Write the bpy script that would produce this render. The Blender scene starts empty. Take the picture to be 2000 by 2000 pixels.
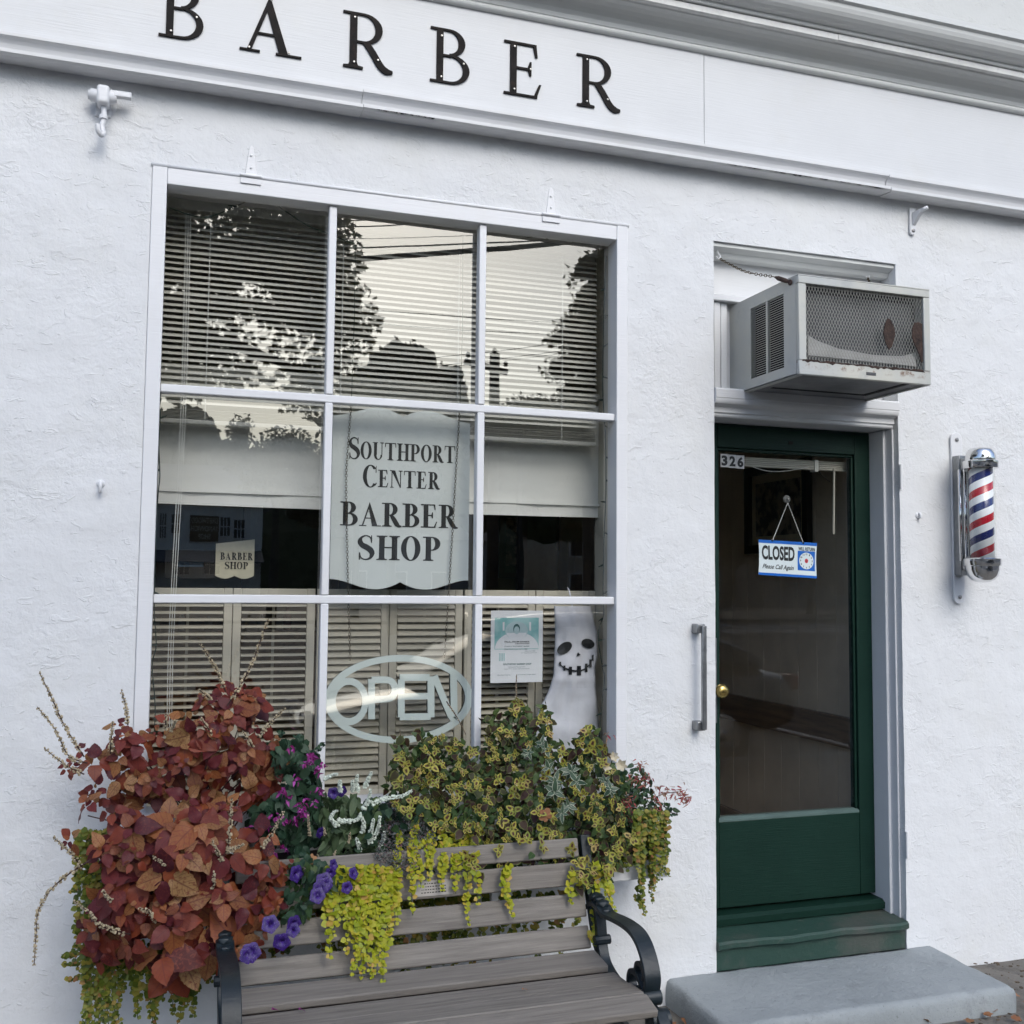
import bpy, bmesh, math, random
from mathutils import Vector, Matrix, noise
random.seed(7)
sc = bpy.context.scene
COL = sc.collection
R = math.radians
# ------------------------------------------------------------------ camera
CAM = Vector((0.0, -3.70, 1.61))
FPX = 2011.0                       # focal length in pixels of a 2000 px wide frame
yaw, pitch, roll = R(18.415), R(3.977), R(.551)
fw = Vector((math.sin(yaw)*math.cos(pitch), math.cos(yaw)*math.cos(pitch), math.sin(pitch)))
r0 = Vector((math.cos(yaw), -math.sin(yaw), 0)); u0 = r0.cross(fw)
rt = r0*math.cos(roll)+u0*math.sin(roll); up = -r0*math.sin(roll)+u0*math.cos(roll)
cd = bpy.data.cameras.new('camera'); cam = bpy.data.objects.new('camera', cd); COL.objects.link(cam)
cd.sensor_width = 36; cd.lens = 36*FPX/2000; cd.clip_end = 2000; cd.clip_start = .05
cam.matrix_world = Matrix(((rt.x, up.x, -fw.x, CAM.x), (rt.y, up.y, -fw.y, CAM.y), (rt.z, up.z, -fw.z, CAM.z), (0, 0, 0, 1)))
sc.camera = cam
# ------------------------------------------------------------------ sky and sun
SUN_EL, SUN_ROT = 38.0, 172.0
w = bpy.data.worlds.new("World"); sc.world = w; w.use_nodes = True
wn = w.node_tree; bg = wn.nodes['Background']
sky = wn.nodes.new('ShaderNodeTexSky'); sky.sky_type = 'NISHITA'; sky.sun_disc = False
sky.sun_elevation = R(SUN_EL); sky.sun_rotation = R(SUN_ROT); sky.air_density = 1; sky.dust_density = 4; sky.ozone_density = 1
wb = wn.nodes.new('ShaderNodeMix'); wb.data_type = 'RGBA'; wb.blend_type = 'MULTIPLY'; wb.inputs[0].default_value = 1
wb.inputs[7].default_value = (.865, 1, 1.17, 1)
wn.links.new(sky.outputs[0], wb.inputs[6]); wn.links.new(wb.outputs[2], bg.inputs[0]); bg.inputs[1].default_value = .1
sl = bpy.data.lights.new('sun', 'SUN'); so = bpy.data.objects.new('sun', sl); COL.objects.link(so)
sl.energy = .5; sl.angle = R(34); sl.color = (1, .93, .84)
sdir = Vector((math.sin(R(SUN_ROT))*math.cos(R(SUN_EL)), math.cos(R(SUN_ROT))*math.cos(R(SUN_EL)), math.sin(R(SUN_EL))))
so.rotation_euler = (sdir).to_track_quat('Z', 'Y').to_euler(); so.location = (6, -8, 8)
sc.view_settings.view_transform = 'Standard'; sc.view_settings.look = 'None'
sc.view_settings.exposure = .9; sc.view_settings.gamma = 1
sc.cycles.max_bounces = 6; sc.cycles.transparent_max_bounces = 14; sc.cycles.diffuse_bounces = 3; sc.cycles.glossy_bounces = 3
sc.cycles.use_adaptive_sampling = True; sc.cycles.adaptive_threshold = .03; sc.cycles.use_denoising = True; sc.cycles.caustics_reflective = False

# ------------------------------------------------------------------ measuring helpers (photo pixel -> point at a known depth)
def ray(px, py): return fw*FPX + rt*(px-1000) - up*(py-1000)
def P(px, py, Y=0.0):
    d = ray(px, py); return CAM + d*((Y-CAM.y)/d.y)
def PX(px, py, X):
    d = ray(px, py); return CAM + d*((X-CAM.x)/d.x)
GL = .06                            # depth of the window glass
def RP(px, py, Yt):                 # point across the street whose mirror image shows at that pixel of the glass
    d = ray(px, py); L = -CAM.y+2*GL-Yt
    return Vector((d.x/d.y*L, Yt, CAM.z+d.z/d.y*L))
# ------------------------------------------------------------------ object helpers
LOC = {}
def V(*a): return Vector(a)
def mesh_of(bm, name, smooth=False):
    bmesh.ops.recalc_face_normals(bm, faces=bm.faces)
    me = bpy.data.meshes.new(name); bm.to_mesh(me); bm.free()
    if smooth: me.shade_smooth()
    return me
def thing(name, label, cat, loc=(0, 0, 0), group=None):
    o = bpy.data.objects.new(name, None); COL.objects.link(o); o.location = loc; o.empty_display_size = .05
    o['label'] = label; o['category'] = cat
    if group: o['group'] = group
    LOC[o.name] = Vector(loc); return o
def tag(o, label, cat, group=None):
    o['label'] = label; o['category'] = cat
    if group: o['group'] = group
    return o
def obj(name, bm, mat, parent=None, smooth=False, bevel=0, seg=2, kind=None, me=None):
    me = me or mesh_of(bm, name, smooth)
    if mat is not None and not me.materials: me.materials.append(mat)
    o = bpy.data.objects.new(name, me); COL.objects.link(o)
    if parent is not None:
        l = LOC.get(parent.name, Vector()); o.parent = parent; LOC[o.name] = l
        me.transform(Matrix.Translation(-l))
    if bevel:
        m = o.modifiers.new('bevel', 'BEVEL'); m.width = bevel; m.segments = seg; m.limit_method = 'ANGLE'; m.angle_limit = R(40)
        me.shade_smooth()
        try: me.set_sharp_from_angle(angle=R(35))
        except Exception: pass
    if kind: o['kind'] = kind
    return o
def single(name, bm, mat, label, cat, group=None, **k): return tag(obj(name, bm, mat, **k), label, cat, group)
def inst(name, me, M, parent):      # copy of a shared mesh at world matrix M, under parent
    o = bpy.data.objects.new(name, me.copy()); COL.objects.link(o); o.parent = parent
    o.matrix_basis = Matrix.Translation(-LOC.get(parent.name, Vector())) @ M
    return o
def box(bm, x0, x1, y0, y1, z0, z1, rot=None, piv=None):
    vs = [bm.verts.new((x, y, z)) for x in (x0, x1) for y in (y0, y1) for z in (z0, z1)]
    for f in ((0, 1, 3, 2), (4, 6, 7, 5), (0, 4, 5, 1), (2, 3, 7, 6), (0, 2, 6, 4), (1, 5, 7, 3)): bm.faces.new([vs[i] for i in f])
    if rot is not None: bmesh.ops.rotate(bm, verts=vs, cent=piv or V((x0+x1)/2, (y0+y1)/2, (z0+z1)/2), matrix=rot)
    return vs
def B(*a, **k):
    bm = bmesh.new(); box(bm, *a, **k); return bm
def prism(bm, pts, d, closed=True):  # polygon (3D points) pushed along vector d
    a = [bm.verts.new(p) for p in pts]; b = [bm.verts.new(Vector(p)+d) for p in pts]; n = len(a)
    bm.faces.new(a); bm.faces.new(b[::-1])
    for i in range(n): bm.faces.new((a[i], b[i], b[(i+1) % n], a[(i+1) % n]))
    return a+b
def prof_x(prof, x0, x1):            # (y,z) outline swept along x
    bm = bmesh.new(); prism(bm, [(x0, y, z) for y, z in prof], V(x1-x0, 0, 0)); return bm
def tube(bm, pts, r, seg=8, cap=True, ell=None):
    pts = [Vector(p) for p in pts]; n = len(pts); rings = []; prev = None
    for i, p in enumerate(pts):
        t = (pts[min(i+1, n-1)]-pts[max(i-1, 0)]).normalized()
        if prev is None:
            a = V(0, 0, 1) if abs(t.z) < .9 else V(1, 0, 0); nn = (a-t*a.dot(t)).normalized()
        else:
            nn = (prev-t*prev.dot(t))
            nn = nn.normalized() if nn.length > 1e-6 else prev
        prev = nn; bn = t.cross(nn); rr = r[i] if isinstance(r, (list, tuple)) else r
        e = ell or (1, 1)
        rings.append([bm.verts.new(p+(nn*math.cos(a)*e[0]+bn*math.sin(a)*e[1])*rr) for a in [2*math.pi*k/seg for k in range(seg)]])
    for i in range(n-1):
        for k in range(seg): bm.faces.new((rings[i][k], rings[i][(k+1) % seg], rings[i+1][(k+1) % seg], rings[i+1][k]))
    if cap: bm.faces.new(rings[0][::-1]); bm.faces.new(rings[-1])
def T(pts, r, **k):
    bm = bmesh.new(); tube(bm, pts, r, **k); return bm
def strap(bm, pts, wid, th, axis=V(1, 0, 0)):  # flat bar along a path, width along axis
    pts = [Vector(p) for p in pts]; n = len(pts); rings = []
    for i, p in enumerate(pts):
        t = (pts[min(i+1, n-1)]-pts[max(i-1, 0)]).normalized(); nn = t.cross(axis).normalized()
        wv = axis*wid/2; tv = nn*(th[i] if isinstance(th, list) else th)/2
        rings.append([bm.verts.new(p+wv+tv), bm.verts.new(p+wv-tv), bm.verts.new(p-wv-tv), bm.verts.new(p-wv+tv)])
    for i in range(n-1):
        for k in range(4): bm.faces.new((rings[i][k], rings[i][(k+1) % 4], rings[i+1][(k+1) % 4], rings[i+1][k]))
    bm.faces.new(rings[0][::-1]); bm.faces.new(rings[-1])
def lathe(bm, prof, c, seg=24, axis='Z'):
    rings = []
    for r_, h in prof:
        ring = []
        for k in range(seg):
            a = 2*math.pi*k/seg; x, y = r_*math.cos(a), r_*math.sin(a)
            ring.append(bm.verts.new(Vector(c)+(V(x, y, h) if axis == 'Z' else V(x, h, y) if axis == 'Y' else V(h, x, y))))
        rings.append(ring)
    for i in range(len(rings)-1):
        for k in range(seg): bm.faces.new((rings[i][k], rings[i][(k+1) % seg], rings[i+1][(k+1) % seg], rings[i+1][k]))
    bm.faces.new(rings[0][::-1]); bm.faces.new(rings[-1])
def smooth_path(pts, n=6):
    pts = [Vector(p) for p in pts]; out = []
    for i in range(len(pts)-1):
        p0, p1, p2, p3 = pts[max(i-1, 0)], pts[i], pts[i+1], pts[min(i+2, len(pts)-1)]
        for k in range(n):
            t = k/n
            out.append(.5*((2*p1)+(p2-p0)*t+(2*p0-5*p1+4*p2-p3)*t*t+(3*p1-p0-3*p2+p3)*t**3))
    return out+[pts[-1]]
def chain(bm, pts, link=.012, wire=.0016):
    # real interlocked oval links along a path
    path = smooth_path(pts, 8); d = [0]
    for i in range(1, len(path)): d.append(d[-1]+(path[i]-path[i-1]).length)
    n = max(2, int(d[-1]/(link*.78)))
    j = 0
    for k in range(n):
        s = d[-1]*(k+.5)/n
        while j < len(d)-2 and d[j+1] < s: j += 1
        p = path[j].lerp(path[j+1], (s-d[j])/max(1e-6, d[j+1]-d[j])); t = (path[j+1]-path[j]).normalized()
        a = V(0, 1, 0) if abs(t.y) < .9 else V(1, 0, 0); n1 = (a-t*a.dot(t)).normalized(); n2 = t.cross(n1)
        sd = n1 if k % 2 else n2
        loop = [p+t*math.cos(q)*link/2+sd*math.sin(q)*link*.32 for q in [2*math.pi*m/6 for m in range(6)]]
        rings = []
        for m in range(6):
            tt = (loop[(m+1) % 6]-loop[m-1]).normalized(); o1 = (loop[m]-p).normalized(); o2 = tt.cross(o1).normalized()
            rings.append([bm.verts.new(loop[m]+(o1*math.cos(q)+o2*math.sin(q))*wire) for q in (0, 2.09, 4.19)])
        for m in range(6):
            for q in range(3): bm.faces.new((rings[m][q], rings[m][(q+1) % 3], rings[(m+1) % 6][(q+1) % 3], rings[(m+1) % 6][q]))
# ------------------------------------------------------------------ materials
class NT:
    def __init__(s, name):
        s.m = bpy.data.materials.new(name); s.m.use_nodes = True; s.t = s.m.node_tree; s.b = s.t.nodes['Principled BSDF']; s.out = s.t.nodes['Material Output']
    def n(s, typ, **k):
        nd = s.t.nodes.new(typ)
        for a, v in k.items(): setattr(nd, a, v)
        return nd
    def l(s, a, b): s.t.links.new(a, b)
    def pos(s):
        return s.n('ShaderNodeNewGeometry').outputs['Position']
    def noise(s, scale, detail=4, rough=.55, vec=None, dist=0, lac=2):
        nd = s.n('ShaderNodeTexNoise'); nd.inputs['Scale'].default_value = scale; nd.inputs['Detail'].default_value = detail
        nd.inputs['Roughness'].default_value = rough; nd.inputs['Distortion'].default_value = dist
        s.l(vec if vec is not None else s.pos(), nd.inputs['Vector']); return nd.outputs[0]
    def scalev(s, sx, sy, sz, vec=None):
        m = s.n('ShaderNodeVectorMath', operation='MULTIPLY'); m.inputs[1].default_value = (sx, sy, sz); s.l(vec if vec is not None else s.pos(), m.inputs[0]); return m.outputs[0]
    def ramp(s, f, stops):
        r_ = s.n('ShaderNodeValToRGB'); e = r_.color_ramp.elements
        while len(e) < len(stops): e.new(.5)
        for el, (p, c) in zip(e, stops):
            el.position = p; el.color = (c, c, c, 1) if not isinstance(c, (tuple, list)) else (*c[:3], 1)
        s.l(f, r_.inputs[0]); return r_.outputs[0]
    def mix(s, f, a, b, mode='MIX'):
        m = s.n('ShaderNodeMix', data_type='RGBA', blend_type=mode)
        for i, v in ((0, f), (6, a), (7, b)):
            if isinstance(v, (int, float)): m.inputs[i].default_value = v if i == 0 else (v, v, v, 1)
            elif isinstance(v, (tuple, list)): m.inputs[i].default_value = (*v[:3], 1)
            else: s.l(v, m.inputs[i])
        return m.outputs[2]
    def math(s, op, a, b=0, c=None, clamp=False):
        m = s.n('ShaderNodeMath', operation=op, use_clamp=clamp)
        for i, v in enumerate((a, b, c)):
            if v is None: continue
            if isinstance(v, (int, float)): m.inputs[i].default_value = v
            else: s.l(v, m.inputs[i])
        return m.outputs[0]
    def bump(s, h, strength=.5, dist=.01, prev=None):
        b = s.n('ShaderNodeBump'); b.inputs['Strength'].default_value = strength; b.inputs['Distance'].default_value = dist
        s.l(h, b.inputs['Height'])
        if prev is not None: s.l(prev, b.inputs['Normal'])
        return b.outputs[0]
    def set(s, col=None, rough=None, metal=None, norm=None, spec=None):
        for k, v in (('Base Color', col), ('Roughness', rough), ('Metallic', metal), ('Normal', norm), ('Specular IOR Level', spec)):
            if v is None: continue
            if isinstance(v, (int, float)): s.b.inputs[k].default_value = v
            elif isinstance(v, (tuple, list)): s.b.inputs[k].default_value = (*v[:3], 1)
            else: s.l(v, s.b.inputs[k])
        return s.m
def paint(name, col, var=.06, rough=.5, scale=6, bump=.15, bscale=60, metal=0, dirt=None, damt=.5, stretch=None):
    n = NT(name); vec = n.scalev(*stretch) if stretch else None
    f = n.noise(scale, 3, .6, vec); c2 = tuple(c*(1-2*var) for c in col); c1 = tuple(min(1, c*(1+var)) for c in col)
    c = n.mix(n.ramp(f, [(.3, 0), (.7, 1)]), c2, c1)
    if dirt:
        g = n.noise(scale*2.7, 6, .7, vec); c = n.mix(n.ramp(g, [(.52, 0), (.75, damt)]), c, dirt)
    nb = n.bump(n.noise(bscale, 3, .6, vec), bump, .004)
    return n.set(c, rough, metal, nb)
M = {}
def mk_stucco(name, base, amp=1.0):
    n = NT(name); pos = n.pos()
    patch = n.ramp(n.noise(2.3, 3, .6), [(.46, 0), (.70, 1)])
    lumps = n.noise(8, 5, .62); rough_h = n.noise(42, 4, .6, dist=.6)
    scuff = n.ramp(n.noise(19, 3, .5, n.scalev(.7, 1, 1.6), dist=1.2), [(.63, 0), (.67, 1), (.75, .2), (.85, 0)])
    pits = n.ramp(n.noise(55, 2, .4), [(.25, 0), (.32, 1)])
    h = n.math('MULTIPLY', n.math('SUBTRACT', rough_h, .5), n.math('MULTIPLY_ADD', patch, .55, .05))
    h = n.math('MULTIPLY_ADD', lumps, .75, h)
    h = n.math('MULTIPLY_ADD', scuff, .11, h)
    h = n.math('MULTIPLY_ADD', pits, .07, h)
    nb = n.bump(h, .8*amp, .014)
    # old grime: blotches and scuffs with shapes of their own
    d = n.ramp(n.noise(1.7, 6, .68), [(.5, 0), (.75, .6)])
    c = n.mix(d, base, tuple(b*k for b, k in zip(base, (.95, .94, .89))))
    sp = n.ramp(n.noise(75, 3, .5), [(.24, .8), (.29, 0)])
    c = n.mix(n.math('MULTIPLY', sp, .3), c, tuple(b*.55 for b in base))
    return n.set(c, .62, 0, nb, .35)
M['stucco'] = mk_stucco('white stucco', (.71, .72, .735))
M['stucco2'] = mk_stucco('grey white stucco', (.56, .565, .55), .8)
def mk_white(name, col, crack=.5, rough=.45):
    n = NT(name); g = n.scalev(1.2, 8, 30)
    grain = n.noise(5, 5, .6, g); f = n.noise(3, 5, .6)
    c = n.mix(n.ramp(f, [(.35, 0), (.7, 1)]), tuple(k*.95 for k in col), col)
    cr = n.ramp(n.noise(9, 5, .7, g), [(.255, 1), (.275, 0)])
    c = n.mix(n.math('MULTIPLY', cr, crack), c, (.28, .26, .23))
    st = n.ramp(n.noise(2.2, 7, .7), [(.55, 0), (.8, .35)])
    c = n.mix(st, c, (.62, .6, .54))
    nb = n.bump(grain, .22, .004); nb = n.bump(cr, .4, -.002, nb)
    return n.set(c, rough, 0, nb, .4)
M['trim'] = mk_white('white trim paint', (.70, .705, .715), .5)
M['board'] = mk_white('white sign board paint', (.69, .70, .715), .3)
M['frame'] = mk_white('white window paint', (.76, .765, .785), .12, .38)
M['greytrim'] = mk_white('weathered grey white trim', (.64, .65, .64), .6)
M['gutter'] = paint('pale metal strip', (.74, .74, .72), .06, .45, 9, .4, 40, 0, (.5, .49, .46), .5)
def mk_glass(name, ior, tint=(.985, .99, .985), gl=(1, .975, .93)):
    n = NT(name); n.t.nodes.remove(n.b)
    tr = n.n('ShaderNodeBsdfTransparent'); tr.inputs[0].default_value = (*tint, 1)
    g = n.n('ShaderNodeBsdfGlossy'); g.inputs['Roughness'].default_value = 0; g.inputs[0].default_value = (*gl, 1)
    F0 = ((ior-1)/(ior+1))**2; ge = n.n('ShaderNodeNewGeometry'); dt = n.n('ShaderNodeVectorMath', operation='DOT_PRODUCT'); n.l(ge.outputs['Incoming'], dt.inputs[0]); n.l(ge.outputs['True Normal'], dt.inputs[1])
    cz = n.math('POWER', n.math('SUBTRACT', 1, n.math('ABSOLUTE', dt.outputs['Value']), clamp=True), 5); fr = n.math('MULTIPLY_ADD', cz, 1-F0, F0)   # thin pane, same from both sides
    w_ = n.bump(n.noise(2.2, 2, .4), .025, .01); n.l(w_, g.inputs['Normal'])
    m = n.n('ShaderNodeMixShader'); n.l(fr, m.inputs[0]); n.l(tr.outputs[0], m.inputs[1]); n.l(g.outputs[0], m.inputs[2]); n.l(m.outputs[0], n.out.inputs[0])
    return n.m
M['glass'] = mk_glass('window glass', 2.5, gl=(1, .945, .835))  # warm tone of the low sky is put into the reflection colour
M['doorglass'] = mk_glass('door glass', 1.6, (.9, .9, .88))
def flat(name, col, rough=.6, metal=0, var=.08): return paint(name, col, var, rough, 8, .08, 90, metal)
M['blind'] = flat('blind slat', (.56, .55, .49), .4, 0, .03)
M['shade'] = paint('roller shade cloth', (.80, .80, .75), .04, .8, 5, .1, 200, stretch=(.3, 1, 2))
M['beige'] = mk_white('beige shutter paint', (.57, .53, .43), .15)
M['signface'] = paint('sign face', (.68, .72, .69), .02, .35, 3, .03, 40)
M['black'] = paint('black sign paint', (.012, .014, .016), .1, .45)
M['sage'] = paint('pale sage plastic', (.66, .74, .70), .03, .4, 4, .05, 40)
M['sageedge'] = paint('dark plastic edge', (.07, .085, .08), .1, .5)
M['paper'] = paint('white paper', (.84, .86, .88), .02, .7)
M['cloth'] = paint('white polyester cloth', (.68, .69, .74), .05, .8, 9, .9, 14)
M['wire'] = flat('dark green wire', (.012, .03, .022), .5)
M['brass'] = paint('brass', (.62, .45, .16), .1, .25, 12, .1, 60, 1)
M['chainm'] = paint('tarnished chain', (.14, .11, .07), .3, .45, 60, .3, 80, .8)
M['steel'] = paint('brushed steel', (.30, .31, .32), .1, .35, 30, .1, 90, .9)
M['chrome'] = paint('chrome', (.72, .72, .72), .03, .12, 20, .03, 90, 1)
M['letter'] = paint('weathered black metal letter', (.013, .011, .011), .3, .6, 14, .3, 60, 0, (.05, .03, .022), .5)
M['letter'].node_tree.nodes['Principled BSDF'].inputs['Specular IOR Level'].default_value = .12
M['screw'] = flat('screw head', (.35, .34, .33), .35, .9)
M['ironpaint'] = paint('black iron paint', (.008, .015, .020), .2, .42, 9, .25, 70, 0, (.035, .045, .05), .5)
M['inwall'] = paint('brown interior wall', (.16, .105, .06), .2, .7, 4)
M['wains'] = paint('interior panelling', (.74, .64, .50), .08, .6, 3, .2, 30)
M['rail'] = paint('wood chair rail', (.20, .135, .085), .2, .45, 6, .2, 40, stretch=(8, .6, 8))
M['darkwood'] = paint('dark picture frame', (.018, .014, .011), .2, .35)
M['floor'] = paint('interior floor', (.26, .2, .15), .2, .5)
M['ceil'] = paint('interior ceiling', (.7, .69, .66), .05, .8)
M['dark'] = flat('dark void', (.006, .006, .006), .9)
def mk_green():
    n = NT('dark green door paint'); g = n.scalev(2.2, 6, 40)
    c = n.mix(n.ramp(n.noise(2.5, 5, .6), [(.3, 0), (.7, 1)]), (.0038, .021, .0145), (.006, .027, .019))
    sc_ = n.ramp(n.noise(7, 6, .72, g), [(.67, 0), (.73, .8)]); spot = n.ramp(n.noise(1.6, 3), [(.5, 0), (.62, 1)])
    c = n.mix(n.math('MULTIPLY', sc_, spot), c, (.05, .09, .075))
    nb = n.bump(n.noise(4, 5, .6, g), .35, .003); return n.set(c, .5, 0, nb, .22)
M['green'] = mk_green()
def mk_step_green():
    n = NT('worn green step paint'); c = n.mix(n.ramp(n.noise(3, 7, .7), [(.45, 0), (.62, 1)]), (.016, .05, .038), (.06, .07, .06))
    c = n.mix(n.ramp(n.noise(14, 6, .7), [(.6, 0), (.72, .6)]), c, (.12, .12, .10))
    return n.set(c, .6, 0, n.bump(n.noise(25, 6, .65), .5, .006))
M['stepgreen'] = mk_step_green()
def mk_conc(name, a, b, sp=.1, amt=.6, bump=.5):
    n = NT(name); c = n.mix(n.ramp(n.noise(3, 7, .65), [(.3, 0), (.7, 1)]), a, b)
    d = n.ramp(n.noise(9, 7, .72), [(.56, 0), (.7, amt)]); c = n.mix(d, c, tuple(k*.55 for k in a))
    s_ = n.ramp(n.noise(90, 3, .5), [(.28, 1), (.33, 0)]); c = n.mix(n.math('MULTIPLY', s_, sp*5), c, tuple(k*.3 for k in a))
    return n.set(c, .8, 0, n.bump(n.noise(45, 8, .65), bump, .01), .3)
M['step'] = mk_conc('painted grey concrete', (.27, .295, .305), (.33, .355, .365), .08, .4, .55)
M['walk'] = mk_conc('old pavement', (.13, .12, .105), (.20, .185, .165), .14, .6, .9)
M['road'] = mk_conc('asphalt', (.048, .048, .05), (.07, .07, .072), .1, .3, .7)
M['line'] = flat('road paint', (.7, .7, .68), .7)

# ------------------------------------------------------------------ ground
def struct(name, bm, mat, **k):
    o = obj(name, bm, mat, **k); o['kind'] = 'structure'; return o
bm = bmesh.new()
for a, b in ((-300, 300),):
    vs = [bm.verts.new(p) for p in ((-400, -400, -.16), (400, -400, -.16), (400, 60, -.16), (-400, 60, -.16))]; bm.faces.new(vs)
struct('ground', bm, M['road'])
# pavement with gently uneven surface near the shop
bm = bmesh.new(); nx, ny = 140, 70; g = []
for j in range(ny+1):
    row = []
    for i in range(nx+1):
        x = -5+14*i/nx; y = -4.45+4.47*j/ny
        z = -.012+.010*noise.noise((x*1.3, y*1.3, 3))+.004*noise.noise((x*9, y*9, 5))
        row.append(bm.verts.new((x, y, z)))
    g.append(row)
for j in range(ny):
    for i in range(nx): bm.faces.new((g[j][i], g[j][i+1], g[j+1][i+1], g[j+1][i]))
struct('pavement', bm, M['walk'], smooth=True)
struct('pavement_left', B(-60, -5, -4.45, .3, -.14, -.012), M['walk']); struct('pavement_right', B(9, 60, -4.45, .3, -.14, -.012), M['walk'])
struct('kerb', B(-60, 60, -4.62, -4.452, -.16, -.004), M['step'], bevel=.02)
bm = bmesh.new()
for i in range(7):
    for s in (0,): box(bm, 19+i*1.15, 19.6+i*1.15, -33, -30, -.157, -.154)
for i in range(9): box(bm, 15+i*1.6, 15.9+i*1.6, -37, -34, -.157, -.154)
struct('crosswalk_markings', bm, M['line'])
bm = bmesh.new(); box(bm, 7.2, 7.32, -8.5, -4.7, -.157, -.154); box(bm, 7.32, 12, -4.95, -4.85, -.157, -.154); struct('parking_line', bm, M['line'])
struct('pavement_far', B(-200, 200, -62, -40, -.16, -.02), M['walk'])

# ------------------------------------------------------------------ the shop building
bld = thing('shop_building', 'white stucco barber shop building with a sign board and cornice above', 'building', (1.5, 0, 0))
WX0, WX1, WY1 = -.095, 1.71, .30      # window opening
WZ0, WZ1 = .78, 3.045
DX0, DX1, DZ0, DZ1 = 2.10, 3.008, .0, 3.035
XL, XR, ZT = -5.0, 9.0, 3.33
def lin(a, b, step):
    n = max(1, int(math.ceil((b-a)/step))); return [a+(b-a)*i/n for i in range(n)]
xs = lin(XL, -.8, .3)+lin(-.8, WX0, .02)+lin(WX0, WX1, .03)+lin(WX1, DX0, .02)+lin(DX0, DX1, .03)+lin(DX1, 4.2, .02)+lin(4.2, XR, .3)+[XR]
zs = lin(-.12, 0, .06)+lin(0, WZ0, .025)+lin(WZ0, WZ1, .025)
zs = sorted(set([round(z, 5) for z in zs+[DZ0, DZ1, WZ1]+lin(WZ1, ZT, .02)+[ZT]]))
xs = sorted(set(round(x, 5) for x in xs))
def wy(x, z):                          # hand-trowelled unevenness of the plaster face
    e = .0050*noise.noise((x*1.1, z*1.1, 0))+.0040*noise.noise((x*4, z*4, 7))+.0024*noise.noise((x*13, z*13, 9))
    e += .009*max(0, noise.noise((x*2.1+5, z*2.1, 2))-.1)*max(0, noise.noise((x*26, z*30, 4)))
    return e
bm = bmesh.new(); gv = {}
def inside(x, z): return (WX0 < x < WX1 and WZ0 < z < WZ1) or (DX0 < x < DX1 and DZ0 < z < DZ1)
for i, x in enumerate(xs):
    for j, z in enumerate(zs):
        if not inside(x, z): gv[i, j] = bm.verts.new((x, wy(x, z), z))
for i in range(len(xs)-1):
    for j in range(len(zs)-1):
        if inside((xs[i]+xs[i+1])/2, (zs[j]+zs[j+1])/2): continue
        bm.faces.new((gv[i, j], gv[i+1, j], gv[i+1, j+1], gv[i, j+1]))
def reveal(x0, x1, z0, z1, d):
    ring = []
    ii = [i for i, x in enumerate(xs) if x0-1e-4 <= x <= x1+1e-4]; jj = [j for j, z in enumerate(zs) if z0-1e-4 <= z <= z1+1e-4]
    ring = [(ii[0], j) for j in jj]+[(i, jj[-1]) for i in ii[1:]]+[(ii[-1], j) for j in jj[::-1][1:]]+[(i, jj[0]) for i in ii[::-1][1:-1]]
    bk = [bm.verts.new((xs[i], d, zs[j])) for i, j in ring]
    for k in range(len(ring)):
        a, b = ring[k], ring[(k+1) % len(ring)]
        bm.faces.new((gv[a], gv[b], bk[(k+1) % len(ring)], bk[k]))
reveal(WX0, WX1, WZ0, WZ1, WY1); reveal(DX0, DX1, DZ0, DZ1, WY1)
obj('plaster_wall', bm, M['stucco'], bld, smooth=True).data.set_sharp_from_angle(angle=R(50))
# back side of the wall, and the room behind
room = [(-1.2, 3.1), (.30, 4.3), (0.0, 3.2)]
bm = bmesh.new()
for a in ((XL, WX0-.001, -.1, 3.3), (WX1+.001, DX0-.001, -.1, 3.3), (DX1+.001, XR, -.1, 3.3), (WX0-.001, WX1+.001, -.1, WZ0-.001), (WX0-.001, WX1+.001, WZ1+.001, 3.3), (DX0-.001, DX1+.001, DZ1+.001, 3.3)):
    box(bm, a[0], a[1], .301, .33, a[2], a[3])
obj('inner_lining', bm, M['inwall'], bld)
struct('interior_floor', B(-1.2, 3.1, .331, 4.3, .1, .2), M['floor'])
struct('interior_ceiling', B(-1.2, 3.1, .331, 4.3, 3.1, 3.2), M['ceil'])
struct('interior_back_wall', B(-1.2, 3.1, 4.3, 4.4, .1, 3.2), M['inwall'])
struct('interior_left_wall', B(-1.3, -1.2, .331, 4.4, .1, 3.2), M['inwall'])
rw = struct('interior_side_wall', B(3.06, 3.2, .331, 4.4, .1, 3.2), M['wains'])
for i in range(24):
    bb = B(3.052, 3.06, .36+i*.16, .36+i*.16+.157, .22, 3.0); o = obj('panel_board', bb, M['wains'], rw)
# --- sign board, mouldings, cornice
obj('sign_board', B(XL, 2.028, -.052, .0, 3.40, 3.80), M['board'], bld)
obj('sign_board', B(2.031, XR, -.051, .0, 3.40, 3.80), M['board'], bld)
def arc(cy, cz, r_, a0, a1, n=6): return [(cy+r_*math.cos(R(a0+(a1-a0)*i/n)), cz+r_*math.sin(R(a0+(a1-a0)*i/n))) for i in range(n+1)]
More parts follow.
